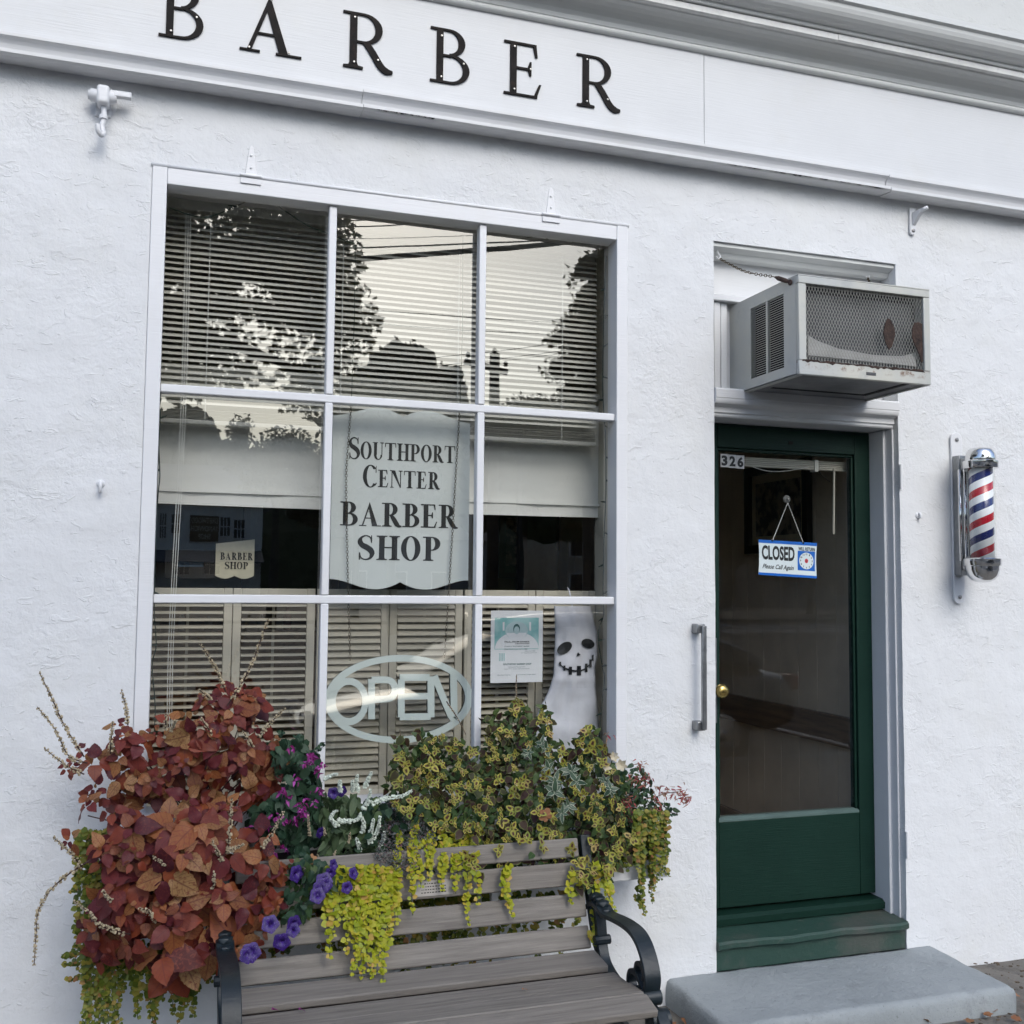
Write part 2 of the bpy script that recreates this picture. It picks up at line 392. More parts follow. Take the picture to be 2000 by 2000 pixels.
# lower moulding: soffit, drip edge, cove and top fillet, in lengths with visible joints
low = [(.0, 3.327), (-.078, 3.322), (-.086, 3.329), (-.086, 3.341), (-.050, 3.343)]+[(-.044-.028*(1-math.cos(R(a))), 3.345+.046*math.sin(R(a))) for a in (0, 20, 40, 60, 75, 90)]+[(-.074, 3.392), (-.074, 3.402), (.0, 3.402)]
for a, b, dz in ((XL, .62, 0), (.622, 2.92, .0015), (2.923, XR, -.002)):
    obj('drip_moulding', prof_x([(y, z+dz) for y, z in low], a, b), M['trim'], bld)
for xa, xb in ((P(1420, 330, -.086).x, P(1728, 370, -.086).x), (P(735, 215, -.086).x, P(850, 235, -.086).x)):
    rc = random.Random(9); n_ = 60; bm = bmesh.new(); prism(bm, [(xa+(xb-xa)*i/n_, -.0868, 3.3298) for i in range(n_+1)]+[(xb-(xb-xa)*i/n_, -.0868, 3.3292-(.0045 if i not in (0, n_) else 0)*max(0, rc.gauss(.35, .5))) for i in range(n_+1)], V(0, .0006, 0)); obj('flaked_paint', bm, M['dark'], bld)
Zb = 3.795
bead = [(0, Zb)]+[(-.055, Zb)]+arc(-.058, Zb+.014, .014, 260, 100, 6)+[(-.055, Zb+.030), (0, Zb+.030)]
obj('bead_moulding', prof_x(bead, XL, XR), M['greytrim'], bld)
cove = [(0, Zb+.031), (-.056, Zb+.031)]+[(-.060-.085*(1-math.cos(R(a))), Zb+.034+.062*math.sin(R(a))) for a in (0, 15, 30, 45, 60, 75, 90)]+[(-.15, Zb+.099), (0, Zb+.099)]
obj('cove_moulding', prof_x(cove, XL, XR), M['greytrim'], bld)
for a, b, dz in ((XL, 2.60, 0), (2.602, 5.6, .0015), (5.602, XR, 0)):
    obj('metal_edge_strip', prof_x([(0, Zb+.1+dz), (-.162, Zb+.1+dz), (-.168, Zb+.104+dz), (-.168, Zb+.128+dz), (-.163, Zb+.131+dz), (0, Zb+.131+dz)], a, b), M['gutter'], bld)
crown = [(0, Zb+.133), (-.175, Zb+.133), (-.178, Zb+.137), (-.178, Zb+.148), (-.190, Zb+.150)]+[(-.190-.055*math.sin(R(a)), Zb+.152+.062*(1-math.cos(R(a)))) for a in (15, 30, 45, 60, 75, 90)]+[(-.250, Zb+.216), (-.258, Zb+.220), (-.258, Zb+.246), (0, Zb+.262)]
obj('crown_moulding', prof_x(crown, XL, XR), M['greytrim'], bld)
obj('upper_wall', B(XL, XR, .0, .3, Zb+.20, 8.5), M['stucco2'], bld)
obj('upper_sill', B(2.15, 2.72, -.05, -.001, 4.305, 4.36), M['greytrim'], bld)
obj('roof_slab', B(XL, XR, .31, 7, 3.35, 3.5), M['dark'], bld)
for nm, a in (('end_wall', (XL, XL+.3)), ('end_wall', (XR-.3, XR))): obj(nm, B(a[0], a[1], .34, 7, -.1, 3.34), M['stucco'], bld)

# ------------------------------------------------------------------ serif lettering
def ringarc(cx, cy, ro, so_, ri, si, a0, a1, n=14, dx=0):
    v, f = [], []
    for i in range(n+1):
        a = R(a0+(a1-a0)*i/n); v += [(cx+ro*math.cos(a), cy+so_*math.sin(a)), (cx+dx+ri*math.cos(a), cy+si*math.sin(a))]
    for i in range(n): f.append((2*i, 2*i+1, 2*i+3, 2*i+2))
    return v, f
def rect(x0, x1, y0, y1): return [(x0, y0), (x1, y0), (x1, y1), (x0, y1)], [(0, 1, 2, 3)]
def poly(*p): return list(p), [tuple(range(len(p)))]
def stroke(pts, ws, n=5):
    path = smooth_path([V(x, y, 0) for x, y in pts], n); v, f = [], []; m = len(path)
    for i, p in enumerate(path):
        t = (path[min(i+1, m-1)]-path[max(0, i-1)]).normalized(); k = i/(m-1)*(len(ws)-1); a = int(min(k, len(ws)-2)); wd = ws[a]+(ws[a+1]-ws[a])*(k-a)
        v += [(p.x-t.y*wd/2, p.y+t.x*wd/2), (p.x+t.y*wd/2, p.y-t.x*wd/2)]
    for i in range(m-1): f.append((2*i, 2*i+1, 2*i+3, 2*i+2))
    return v, f
def foot(x, s, h=.04, y=0, k=1): # bracketed serif at stem
    return poly((x-.10, y), (x+s+.10, y), (x+s+.10, y+h*k), (x+s+.02, y+h*1.3*k), (x+s, y+h*2.6*k), (x, y+h*2.6*k), (x-.02, y+h*1.3*k), (x-.10, y+h*k))
def head(x, s): return foot(x, s, .04, 1, -1)
def glyph(c, s=.15, t=.05):
    if c == 'B': return .72, [rect(.11, .11+s, 0, 1), poly((0, 0), (.36, 0), (.36, t), (0, t)), poly((0, 1), (.34, 1), (.34, 1-t), (0, 1-t)), rect(.2, .36, .49, .49+t), ringarc(.33, .755, .28, .245, .28-s, .245-t, 90, -90), ringarc(.35, .27, .34, .27, .34-s, .27-t, 90, -90)]
    if c == 'R': return .80, [rect(.11, .11+s, 0, 1), poly((0, 1), (.34, 1), (.34, 1-t), (0, 1-t)), foot(.11, s), rect(.2, .36, .46, .46+t), ringarc(.33, .73, .30, .27, .30-s, .27-t, 90, -90), stroke([(.36, .49), (.47, .33), (.60, .11), (.70, .03), (.80, .025)], [.10, s*.95, s, .11, .045])]
    if c == 'P': return .72, [rect(.11, .11+s, 0, 1), poly((0, 1), (.36, 1), (.36, 1-t), (0, 1-t)), foot(.11, s), rect(.2, .38, .42, .42+t), ringarc(.36, .71, .33, .29, .33-s, .29-t, 90, -90)]
    if c == 'E': return .70, [rect(.11, .11+s, 0, 1), rect(0, .6, 0, t), rect(0, .58, 1-t, 1), rect(.2, .47, .5, .5+t), poly((.52, 1-t), (.58, 1-t), (.60, .76), (.56, .76)), poly((.54, t), (.60, t), (.67, .26), (.63, .26)), poly((.42, .52), (.46, .40), (.49, .40), (.49, .66), (.46, .66))]
    if c == 'A': return .86, [poly((.10, .03), (.16, .03), (.43, .93), (.40, 1.0)), poly((.40, 1.01), (.60+s*.6, .03), (.60-s*.5, .03), (.345, .83)), rect(.22, .58, .31, .31+t*.9), rect(0, .28, 0, t*.8), rect(.50, .86, 0, t*.8)]
    if c == 'O': return .78, [ringarc(.39, .5, .38, .515, .38-s, .515-t*.9, 0, 360, 32)]
    if c == 'C': return .74, [ringarc(.40, .5, .39, .515, .39-s, .515-t*.9, 42, 318, 28), poly((.66, .66), (.70, .66), (.70, .99), (.665, .92)), stroke([(.68, .21), (.69, .17), (.63, .09)], [.05, .06, .05])]
    if c == 'S': return .60, [stroke([(.50, .74), (.46, .91), (.29, .985), (.12, .90), (.07, .75), (.14, .61), (.30, .52), (.46, .41), (.53, .26), (.46, .08), (.28, .01), (.11, .09), (.06, .27)], [t*.8, t, t, .09, s*.9, s, s*1.1, s*1.1, s*.95, .09, t, t, t*.8]), rect(.485, .525, .70, 1.0), rect(.03, .075, 0, .30)]
    if c == 'U': return .80, [poly((.10, .28), (.10+s, .28), (.10+s, 1), (.10, 1)), rect(.62, .62+t, .28, 1), ringarc(.385, .28, .285, .295, .285-s*.75, .295-t, 180, 360, 16, .03), rect(0, .36, 1-t*.8, 1), rect(.52, .78, 1-t*.8, 1)]
    if c == 'T': return .78, [rect(.39-s/2, .39+s/2, 0, 1), rect(.02, .76, 1-t, 1), foot(.39-s/2, s), poly((.02, 1-t), (.07, 1-t), (.045, .74), (.01, .74)), poly((.71, 1-t), (.76, 1-t), (.77, .74), (.735, .74))]
    if c == 'H': return .86, [rect(.11, .11+s, 0, 1), rect(.60, .60+s, 0, 1), rect(.2, .65, .49, .49+t), foot(.11, s), foot(.60, s), head(.11, s), head(.60, s)]
    if c == 'N': return .86, [rect(.12, .12+t, 0, 1), rect(.68, .68+t, 0, 1), poly((.10, 1), (.10+s*1.2, 1), (.73, 0), (.73-.05, 0)), foot(.12, t, .03), head(.68, t), rect(0, .2, 1-t*.8, 1)]
def letter_bm(c, x0, x1, z0, z1, y, th, s=.15, t=.05, bm=None):
    own = bm is None; bm = bm or bmesh.new(); wd, ps = glyph(c, s, t); sx = (x1-x0)/wd; sz = z1-z0
    for k, (v, f) in enumerate(ps):
        vs = [bm.verts.new((x0+a*sx, y-th-k*.00012, z0+b*sz)) for a, b in v]
        if c == 'O' or len(v) == 66 and abs(v[0][0]-v[-2][0]) < 1e-6: pass
        fs = [bm.faces.new([vs[i] for i in q_]) for q_ in f]
        ex = bmesh.ops.extrude_face_region(bm, geom=fs)
        bmesh.ops.translate(bm, verts=[e for e in ex['geom'] if isinstance(e, bmesh.types.BMVert)], vec=(0, th+k*.00012, 0))
    return bm
LET = [('B', 311, 402, 'first letter B with the curved foot cut by the photo top'), ('A', 469, 590, 'letter A'), ('R', 670, 768, 'left of the two letters R'), ('B', 841, 921, 'second letter B'), ('E', 985, 1061, 'letter E'), ('R', 1127, 1212, 'right hand letter R by the board joint')]
SCR = {'B': [(.19, .85), (.19, .1), (.58, .4)], 'A': [(.42, .93), (.13, .05), (.68, .06)], 'R': [(.18, .9), (.18, .1), (.56, .2)], 'E': [(.18, .9), (.18, .1), (.47, .52)]}
for c, a, b, d in LET:
    yy = {311: 20, 469: 60, 670: 80, 841: 110, 985: 135, 1127: 160}[a]
    x0, x1 = P(a, yy, -.06).x, P(b, yy+10, -.06).x
    dd = {'first letter B with the curved foot cut by the photo top': 'black metal letter B at the left end of the shop sign', 'letter A': 'black metal letter A on the white sign board', 'left of the two letters R': 'black metal letter R between the A and second B', 'second letter B': 'black metal letter B in the middle of the sign word', 'letter E': 'black metal letter E on the white sign board', 'right hand letter R by the board joint': 'black metal letter R ending the sign word by the board joint'}[d]
    t_ = thing('sign_letter', dd, 'sign letter', ((x0+x1)/2, -.052, 3.485), 'letters of the shop sign')
    obj('letter_body', letter_bm(c, x0, x1, 3.485, 3.697, -.0525, .006, .115, .040), M['letter'], t_)
    wd = glyph(c)[0]
    for u, v_ in SCR[c]:
        bm = bmesh.new(); lathe(bm, [(.0045, 0), (.0045, -.003), (.003, -.0042)], (x0+u*(x1-x0)/wd, -.0592, 3.485+v_*.212), 8, 'Y'); obj('screw', bm, M['screw'], t_)
# ------------------------------------------------------------------ shop window
win = thing('shop_window', 'large white framed shop window with nine panes', 'window', (.8, 0, WZ0))
F0, F1 = -.006, .085
IX0, IX1, IZ0, IZ1 = -.045, 1.662, .84, 2.985
for a in ((WX0+.001, IX0, WZ0+.001, WZ1-.001), (IX1, WX1-.001, WZ0+.001, WZ1-.001)):
    obj('frame_stile', B(a[0], a[1], F0, F1, a[2], a[3]), M['frame'], win, bevel=.003)
obj('frame_head', B(IX0+.0005, IX1-.0005, F0+.002, F1, IZ1, WZ1-.001), M['frame'], win, bevel=.003)
obj('sill', B(WX0-.02, WX1+.02, -.05, F1, WZ0-.05, IZ0), M['frame'], win, bevel=.006)
RZ = [(2.2570, 2.286), (1.532, 1.562)]
mx1, mx2 = (.520, .548), (1.094, 1.122)
for z0, z1 in RZ: obj('glazing_bar', B(IX0+.0005, IX1-.0005, .010, .054, z0, z1), M['frame'], win, bevel=.004)
rows = [(IZ0, RZ[1][0]), (RZ[1][1], RZ[0][0]), (RZ[0][1], IZ1)]; cols = [(IX0, mx1[0]), (mx1[1], mx2[0]), (mx2[1], IX1)]
for z0, z1 in rows:
    for m_ in (mx1, mx2): obj('glazing_bar', B(m_[0], m_[1], .008, .052, z0+.0005, z1-.0005), M['frame'], win, bevel=.004)
    for x0, x1 in cols:
        bm = bmesh.new(); bm.faces.new([bm.verts.new(p) for p in ((x0-.004, GL, z0-.004), (x1+.004, GL, z0-.004), (x1+.004, GL, z1+.004), (x0-.004, GL, z1+.004))])
        obj('pane', bm, M['glass'], win)
bm = T([(WX0-.004, -.001, WZ1+.004), (WX1+.004, -.001, WZ1+.004)], .007, seg=10); obj('head_bead', bm, M['frame'], win, smooth=True)
for px, py in ((490, 345), (1077, 428)):
    c = P(px, py, -.012)
    bm = bmesh.new(); z = WZ1+.006
    box(bm, c.x-.036, c.x+.036, -.0095, -.0065, z-.030, z-.010)
    tube(bm, [(c.x-.038, -.008, z), (c.x+.038, -.008, z)], .0065, 8)
    prism(bm, [(c.x-.020, -.006, z+.004), (c.x+.020, -.006, z+.004), (c.x+.007, -.0045, z+.105), (c.x, -.0045, z+.112), (c.x-.007, -.0045, z+.105)], V(0, .008, 0))
    for q in (.03, .075): lathe(bm, [(.005, 0), (.005, -.003), (.003, -.004)], (c.x, -.0055, z+q), 8, 'Y')
    obj('strap_hinge', bm, M['frame'], win, bevel=.0015)
# ------------------------------------------------------------------ venetian blind, roller shade
bl = thing('venetian_blind', 'pale slatted blind half lowered behind the upper window panes', 'blind', (.8, .2, 2.98))
SY = .19; bx0, bx1 = -.05, 1.655
obj('headrail', B(bx0, bx1, SY-.02, SY+.02, 2.965, 3.0), M['blind'], bl)
bm = bmesh.new(); th = R(40); n_ = 4; top = []; 
for x in (bx0, bx1):
    for k in range(n_+1):
        s = (k/n_-.5)*.025; cv = .0022*(1-(2*k/n_-1)**2)
        top.append(bm.verts.new((x, math.cos(th)*s-math.sin(th)*cv, math.sin(th)*s+math.cos(th)*cv)))
for k in range(n_): bm.faces.new((top[k], top[k+1], top[n_+2+k], top[n_+1+k]))
slat = mesh_of(bm, 'slat', True); slat.materials.append(M['blind'])
z = 2.945; i = 0
while z > 2.235:
    o = inst('slat', slat, Matrix.Translation((0, SY, z)) @ Matrix.Rotation(random.gauss(0, .0012), 4, 'Y') @ Matrix.Rotation(random.gauss(0, .05), 4, 'X'), bl); z -= .0222; i += 1
for k in range(7):
    inst('slat', slat, Matrix.Translation((0, SY+random.uniform(-.003, .003), 2.228-k*.005)) @ Matrix.Rotation(-th+.06, 4, 'X') @ Matrix.Rotation(random.gauss(0, .001), 4, 'Y'), bl)
obj('bottom_rail', B(bx0, bx1, SY-.014, SY+.014, 2.175, 2.192), M['blind'], bl, bevel=.004)
for x in (.11, .60, 1.06, 1.50): obj('ladder_cord', T([(x, SY-.015, 2.965), (x, SY-.015, 2.19)], .0012, seg=5), M['shade'], bl)
for x, b in ((.03, .95), (.022, .97), (.038, .93)): obj('pull_cord', T(smooth_path([(x, SY-.02, 2.95), (x+.004, SY-.022, 2.2), (x-.012, SY-.02, 1.4), (x-.004, SY-.02, b)]), .0013, seg=5), M['shade'], bl)
shade = thing('roller_shade', 'plain white roller shade drawn to mid window below the blind', 'shade', (.8, .26, 2.3))
bm = bmesh.new(); N = 40; vs = []
for i in range(N+1):
    x = -.045+1.745*i/N; wob = .004*math.sin(x*9)+.003*math.sin(x*23)
    vs.append([bm.verts.new((x, .262+wob*(2.35-z)*2, z-.004*math.sin(x*1.8)*(z < 1.95))) for z in (2.36, 2.2, 2.05, 1.945, 1.889)])
for i in range(N):
    for k in range(4): bm.faces.new((vs[i][k], vs[i+1][k], vs[i+1][k+1], vs[i][k+1]))
o = obj('shade_cloth', bm, M['shade'], shade, smooth=True)
obj('hem_bar', prof_x([(.252, 1.935), (.258, 1.9345), (.258, 1.946), (.252, 1.9455)], -.045, 1.70), M['shade'], shade)
obj('roller', T([(-.05, .27, 2.39), (1.705, .27, 2.39)], .022, seg=12), M['shade'], shade, smooth=True)
# ------------------------------------------------------------------ hanging board sign
hs = thing('hanging_sign', 'pale scalloped hanging sign with black serif lettering for the barber shop', 'sign', (.835, .13, 1.6))
Ys = .135; xl, xr = .568, 1.101; xm = .835
def scall(z0, sgn):
    out = []
    for i in range(33):
        u = i/32; x = xl+(xr-xl)*u; v = abs(u-.5)*2   # 0 in the middle, 1 at the sides
        pk = .36
        h = (.028*(1-((pk-v)/pk)**2) if v < pk else .028-.037*(1-math.cos((v-pk)/(1-pk)*math.pi))/2) 
        out.append((x, z0+sgn*h))
    return out
topl = scall(2.242, 1); botl = scall(1.612, -1)
bm = bmesh.new(); prism(bm, [(x, Ys, z) for x, z in topl]+[(x, Ys, z) for x, z in botl[::-1]], V(0, .018, 0))
sb = obj('sign_panel', bm, M['signface'], hs)
def word(txt, x0, x1, z0, z1, y, parent, mat, first=1.0, sp=.07, s=.17, t=.05, th=.0012, name='letter', slope=0):
    ws = [glyph(c)[0]*(first if i == 0 else 1) for i, c in enumerate(txt)]; tot = sum(ws)+sp*(len(txt)-1); k = (x1-x0)/tot; x = x0
    for i, c in enumerate(txt):
        h = (z1-z0)*(first if i == 0 else 1); dz = slope*(x-x0)
        obj(name, letter_bm(c, x, x+ws[i]*k, z0+dz-(h-(z1-z0))*.12, z0+dz+h*(1-.0), y, th, s, t), mat, parent); x += (ws[i]+sp)*k
def prow(txt, xa, xb, ya0, ya1, xb_=None, first=1.0, **k):
    a = P(xa, ya1, Ys); b = P(xb, ya1, Ys); z1 = P(xa, ya0, Ys).z
    word(txt, a.x, b.x, a.z, z1, Ys-.0002, hs, M['black'], first, **k)
prow('SOUTHPORT', 681, 889, 861, 895, first=1.22, sp=.05, s=.20)
prow('CENTER', 708, 859, 916, 950, first=1.25, sp=.06, s=.20)
prow('BARBER', 664, 894, 979, 1026, sp=.03, s=.19)
prow('SHOP', 699, 861, 1045, 1093, sp=.09, s=.21)
# ------------------------------------------------------------------ OPEN sign on chains
op = thing('open_sign', 'pale unlit oval OPEN sign hanging on two chains in the window', 'sign', (.84, .13, 1.01))
Yo = .13; oc = P(778, 1360, Yo)
def oc2(x, y): p = P(600+x*.1967, 1160+y*.1967, Yo); return (p.x, p.z)
def flatpiece(bm, v, f, y, th):
    vs = [bm.verts.new((a, y, b)) for a, b in v]; fs = [bm.faces.new([vs[i] for i in q]) for q in f]
    ex = bmesh.ops.extrude_face_region(bm, geom=fs); bmesh.ops.translate(bm, verts=[e for e in ex['geom'] if isinstance(e, bmesh.types.BMVert)], vec=(0, th, 0))
def mapped(pc): return [oc2(*p) for p in pc[0]], pc[1]
def pstroke(pts, wd, closed=False):
    return stroke(pts, [wd]*2, 1)
pieces = []
v, f = [], []
for i in range(49):
    a = 2*math.pi*i/48; tl = -.035
    for rx, ry in ((737, 439), (664, 374)):
        x, y = rx*math.cos(a), ry*math.sin(a); v.append((907+x*math.cos(tl)-y*math.sin(tl), 1045+x*math.sin(tl)+y*math.cos(tl)))
for i in range(48): f.append((2*i, 2*i+1, 2*i+3, 2*i+2))
pieces.append((v, f))
pieces.append(ringarc(415, 1068, 195, 236, 133, 166, 0, 360, 28))
W_ = 66
pieces += [stroke([(640, 845), (640, 1245)], [W_, W_], 1), stroke([(640, 855), (800, 855), (855, 890), (872, 950), (855, 1010), (800, 1042), (640, 1050)], [W_]*2, 3),
           stroke([(935, 850), (935, 1225)], [W_, W_], 1), stroke([(920, 830), (1215, 830)], [W_, W_], 1), stroke([(935, 1020), (1215, 1015)], [W_*.95]*2, 1), stroke([(920, 1222), (1225, 1218)], [W_, W_], 1),
           stroke([(1228, 820), (1230, 1225)], [W_, W_], 1), stroke([(1262, 815), (1425, 1205), (1460, 1235)], [W_, W_], 2), stroke([(1452, 760), (1460, 1220)], [W_, W_], 1)]
bm = bmesh.new(); bm2 = bmesh.new()
for k, pc in enumerate(pieces):
    v, f = mapped(pc); flatpiece(bm, v, f, Yo-.0002*k, .008); flatpiece(bm2, [((x-.84)*1.0+.84+.001, z-.001) for x, z in v], f, Yo+.0085+.0002*k, .014)
obj('sign_face', bm, M['sage'], op); obj('sign_backing', bm2, M['sageedge'], op)
for pts in ([(686, 790), (680, 870), (676, 950), (680, 1150), (684, 1290)], [(898, 800), (893, 880), (886, 1000), (877, 1150), (868, 1285)]):
    bm = bmesh.new(); chain(bm, [(p.x, Yo-.012, p.z) for p in (P(a, b, Yo-.012) for a, b in pts)], .013, .0013); obj('chain', bm, M['chainm'], op)
    a = P(*pts[0], Yo-.012); obj('hanger', T([(a.x, Yo-.012, a.z), (a.x+.002, .10, 2.6), (a.x+.004, .12, 2.975)], .0012, seg=5), M['wire'], op)
# ------------------------------------------------------------------ cafe shutters
SHY = .285; edges = [(296, 452), (453.5, 614), (619, 759), (760.5, 903), (907, 1045), (1047, 1178)]
names = ['open louvred beige shutter panel at the far left of the window', 'open louvred beige shutter panel second from the left', 'beige shutter panel behind the left half of the OPEN sign', 'beige shutter panel behind the right half of the OPEN sign', 'beige shutter panel behind the white flyer', 'beige shutter panel behind the white ghost cloth']
ztop, zbot = 1.583, .74
for k, (a, b) in enumerate(edges):
    x0, x1 = P(a, 1250, SHY).x, P(b, 1250, SHY).x
    if k == 0: x0 = WX0+.012
    if k == 5: x1 = min(x1, WX1-.012)
    s = thing('window_shutter', names[k], 'shutter', ((x0+x1)/2, SHY, zbot), 'cafe shutters inside the window')
    st = .030; zr = 1.535
    for u, v in ((x0, x0+st), (x1-st, x1)): obj('stile', B(u, v, SHY, SHY+.022, zbot, ztop), M['beige'], s, bevel=.002)
    for u, v in ((zr, ztop-.0005), (zbot+.0005, .83)): obj('rail', B(x0+st+.0005, x1-st-.0005, SHY+.001, SHY+.021, u, v), M['beige'], s, bevel=.002)
    tilt = R((14, 12, 42, 38, 22, 36)[k]); lw = .034; prof = [(-lw/2, -.0015), (-lw/4, -.0035), (lw/4, -.0035), (lw/2, -.0015), (lw/2, .0015), (lw/4, .0035), (-lw/4, .0035), (-lw/2, .0015)]
    bm = prof_x([(y*math.cos(tilt)-z*math.sin(tilt), y*math.sin(tilt)+z*math.cos(tilt)) for y, z in prof], x0+st+.002, x1-st-.002); lm = mesh_of(bm, 'louvre'); lm.materials.append(M['beige'])
    z = zr-.016
    while z > .845:
        inst('louvre', lm, Matrix.Translation((0, SHY+.011, z)) @ Matrix.Rotation(random.gauss(0, .02), 4, 'X') @ Matrix.Translation((0, 0, 0)), s); z -= .0265
    xm_ = (x0+x1)/2; obj('tilt_rod', B(xm_-.005, xm_+.005, SHY+.032, SHY+.040, .86, 1.52), M['beige'], s)
# inner reveals and sill board
ledge = struct('window_ledge', B(WX0+.003, WX1-.003, .087, .34, .70, .735), M['beige'])
for x0, x1 in ((WX0+.002, WX0+.010), (WX1-.010, WX1-.002)): struct('window_jamb', B(x0, x1, .087, .30, .736, 3.04), M['beige'])
# ------------------------------------------------------------------ flat text helper (built-in sans font)
def text_me(txt, size, bold=0, shear=0, sx=1, align='LEFT', sp=1):
    c = bpy.data.curves.new('txt', 'FONT'); c.body = txt; c.size = size; c.offset = bold; c.shear = shear; c.align_x = align; c.resolution_u = 3; c.space_character = sp
    o = bpy.data.objects.new('txt', c); COL.objects.link(o); bpy.context.view_layer.update()
    me = bpy.data.meshes.new_from_object(o.evaluated_get(bpy.context.evaluated_depsgraph_get())); bpy.data.objects.remove(o); bpy.data.curves.remove(c)
    me.transform(Matrix.Diagonal((sx, 1, 1, 1))); me.materials.clear(); return me
def fit_text(name, txt, x0, x1, z0, z1, y, mat, parent, bold=0, shear=0, mirror=False, tilt=0):
    me = text_me(txt, 1, bold, shear); xs_ = [v.co.x for v in me.vertices]; ys_ = [v.co.y for v in me.vertices]
    a, b, c, d = min(xs_), max(xs_), min(ys_), max(ys_); kx = (x1-x0)/(b-a); kz = (z1-z0)/(d-c)
    for v in me.vertices:
        u = (v.co.x-a)*kx; w_ = (v.co.y-c)*kz
        v.co = Vector(((x1-u) if mirror else x0+u, y, z0+w_+tilt*u))
    me.materials.append(mat); return obj(name, None, None, parent, me=me)
# ------------------------------------------------------------------ flyer
fx0, fx1, fz0, fz1 = P(958.5, 1250, .20).x, P(1060, 1250, .20).x, P(1010, 1333, .20).z, P(1010, 1192.5, .20).z
fl = thing('paper_flyer', 'white and teal paper flyer taped inside the lower right panes', 'flyer', ((fx0+fx1)/2, .2, fz0))
fw_, fh = fx1-fx0, fz1-fz0
def fq(u0, u1, v0, v1, mat, name, y):
    bm = bmesh.new(); bm.faces.new([bm.verts.new((fx0+fw_*a, y, fz0+fh*b)) for a, b in ((u0, v0), (u1, v0), (u1, v1), (u0, v1))]); return obj(name, bm, mat, fl)
obj('sheet', B(fx0, fx1, .2, .2008, fz0, fz1), M['paper'], fl)
def mk_teal():
    n = NT('teal print'); f = n.noise(14, 3, .5); c = n.mix(n.ramp(f, [(.4, 0), (.6, 1)]), (.22, .50, .50), (.42, .66, .66)); return n.set(c, .6)
M['teal'] = mk_teal(); M['tealdark'] = flat('dark teal print', (.06, .16, .16), .6); M['tealpale'] = flat('pale teal print', (.55, .72, .74), .6)
fq(.07, .92, .46, .90, M['teal'], 'picture', .1996)
def ell(cu, cv, ru, rv, mat, name, y, a0=0, a1=360):
    bm = bmesh.new(); bm.faces.new([bm.verts.new((fx0+fw_*(cu+ru*math.cos(R(a0+(a1-a0)*i/20))), y, fz0+fh*(cv+rv*math.sin(R(a0+(a1-a0)*i/20))))) for i in range(21 if a1-a0 < 360 else 20)]); return obj(name, bm, mat, fl)
ell(.50, .47, .42, .23, M['paper'], 'white_curve', .1993, 0, 180)
ell(.49, .72, .22, .13, M['tealpale'], 'portrait_disc', .1990); ell(.49, .69, .19, .10, M['paper'], 'collar', .1987, 180, 360); ell(.49, .745, .065, .07, M['tealdark'], 'hair', .1984); ell(.49, .725, .052, .055, M['tealpale'], 'head', .1981)
for u in (.24, .75): fq(u-.018, u+.018, .72, .84, M['paper'], 'pole_print', .1989)
for t_, a, b, v0, v1 in (('PAUL, FROM BARBER', .26, .74, .552, .576), ('A MASTER BARBER', .46, .74, .532, .546), ('IS NOW A "SOUTHPORT" BARBER', .26, .74, .495, .51), ('STOP IN OR CALL FOR A TIME', .26, .70, .457, .471), ('CALL FOR TIME', .65, .85, .43, .439), ('For Appointments Call', .58, .88, .405, .414), ('SOUTHPORT BARBER SHOP', .235, .78, .245, .268), ('haircuts shaves and more', .34, .66, .212, .222), ('open for your convenience', .25, .74, .185, .195), ('324 POST ROAD', .13, .38, .102, .112), ('SOUTHPORT, CONN. 06890', .51, .86, .102, .112)):
    fit_text('print_line', t_, fx0+fw_*a, fx0+fw_*b, fz0+fh*v0, fz0+fh*v1, .1978, M['tealdark'] if v0 < .5 else M['black'], fl, .01)
for u in (.16, .19, .22, .25): fq(u, u+.015, .30, .41, M['teal'], 'logo_stroke', .1988)
# ------------------------------------------------------------------ white ghost cloth
gh = thing('ghost_cloth', 'white cloth ghost decoration with a stitched black grin', 'decoration', (1.5, .17, .9))
L_ = [(1082, 1184), (1083, 1205), (1084, 1230), (1083, 1280), (1081, 1318), (1073, 1345), (1064, 1365), (1052, 1385), (1040, 1430), (1048, 1500), (1052, 1540)]
R_ = [(1154, 1184), (1160, 1210), (1166, 1232), (1168, 1280), (1163, 1300), (1163, 1318), (1164, 1345), (1166, 1365), (1168, 1385), (1171, 1430), (1172, 1500), (1172, 1540)]
def ipol(tab, y):
    for (xa, ya), (xb, yb) in zip(tab, tab[1:]):
        if ya <= y <= yb: return xa+(xb-xa)*(y-ya)/(yb-ya)
    return tab[-1][0]
GY = .165
def gsurf(u, v, back=0):
    y = 1184+(1538-1184)*v; xl_, xr_ = ipol(L_, y), ipol(R_, y); x = xl_+(xr_-xl_)*u
    bul = .018*math.sin(math.pi*u)**.6
    wr = .006*math.sin(u*7+v*9)+.004*math.sin(u*3-v*22)+.008*noise.noise((u*3, v*7, 1))+.007*noise.noise((u*7, v*14, 2))-.006*math.exp(-((v-.40)*60)**2)-.005*math.exp(-((u-.45-.1*v)*18)**2)*(v > .4)
    return P(x, y, GY-(bul if not back else -bul)+wr)
bm = bmesh.new(); NU, NV = 20, 50
for bk in (0, 1):
    g = [[bm.verts.new(gsurf(i/NU, j/NV, bk)) for i in range(NU+1)] for j in range(NV+1)]
    for j in range(NV):
        for i in range(NU): bm.faces.new((g[j][i], g[j][i+1], g[j+1][i+1], g[j+1][i]))
bmesh.ops.remove_doubles(bm, verts=bm.verts, dist=.0004)
obj('cloth_body', bm, M['cloth'], gh, smooth=True)
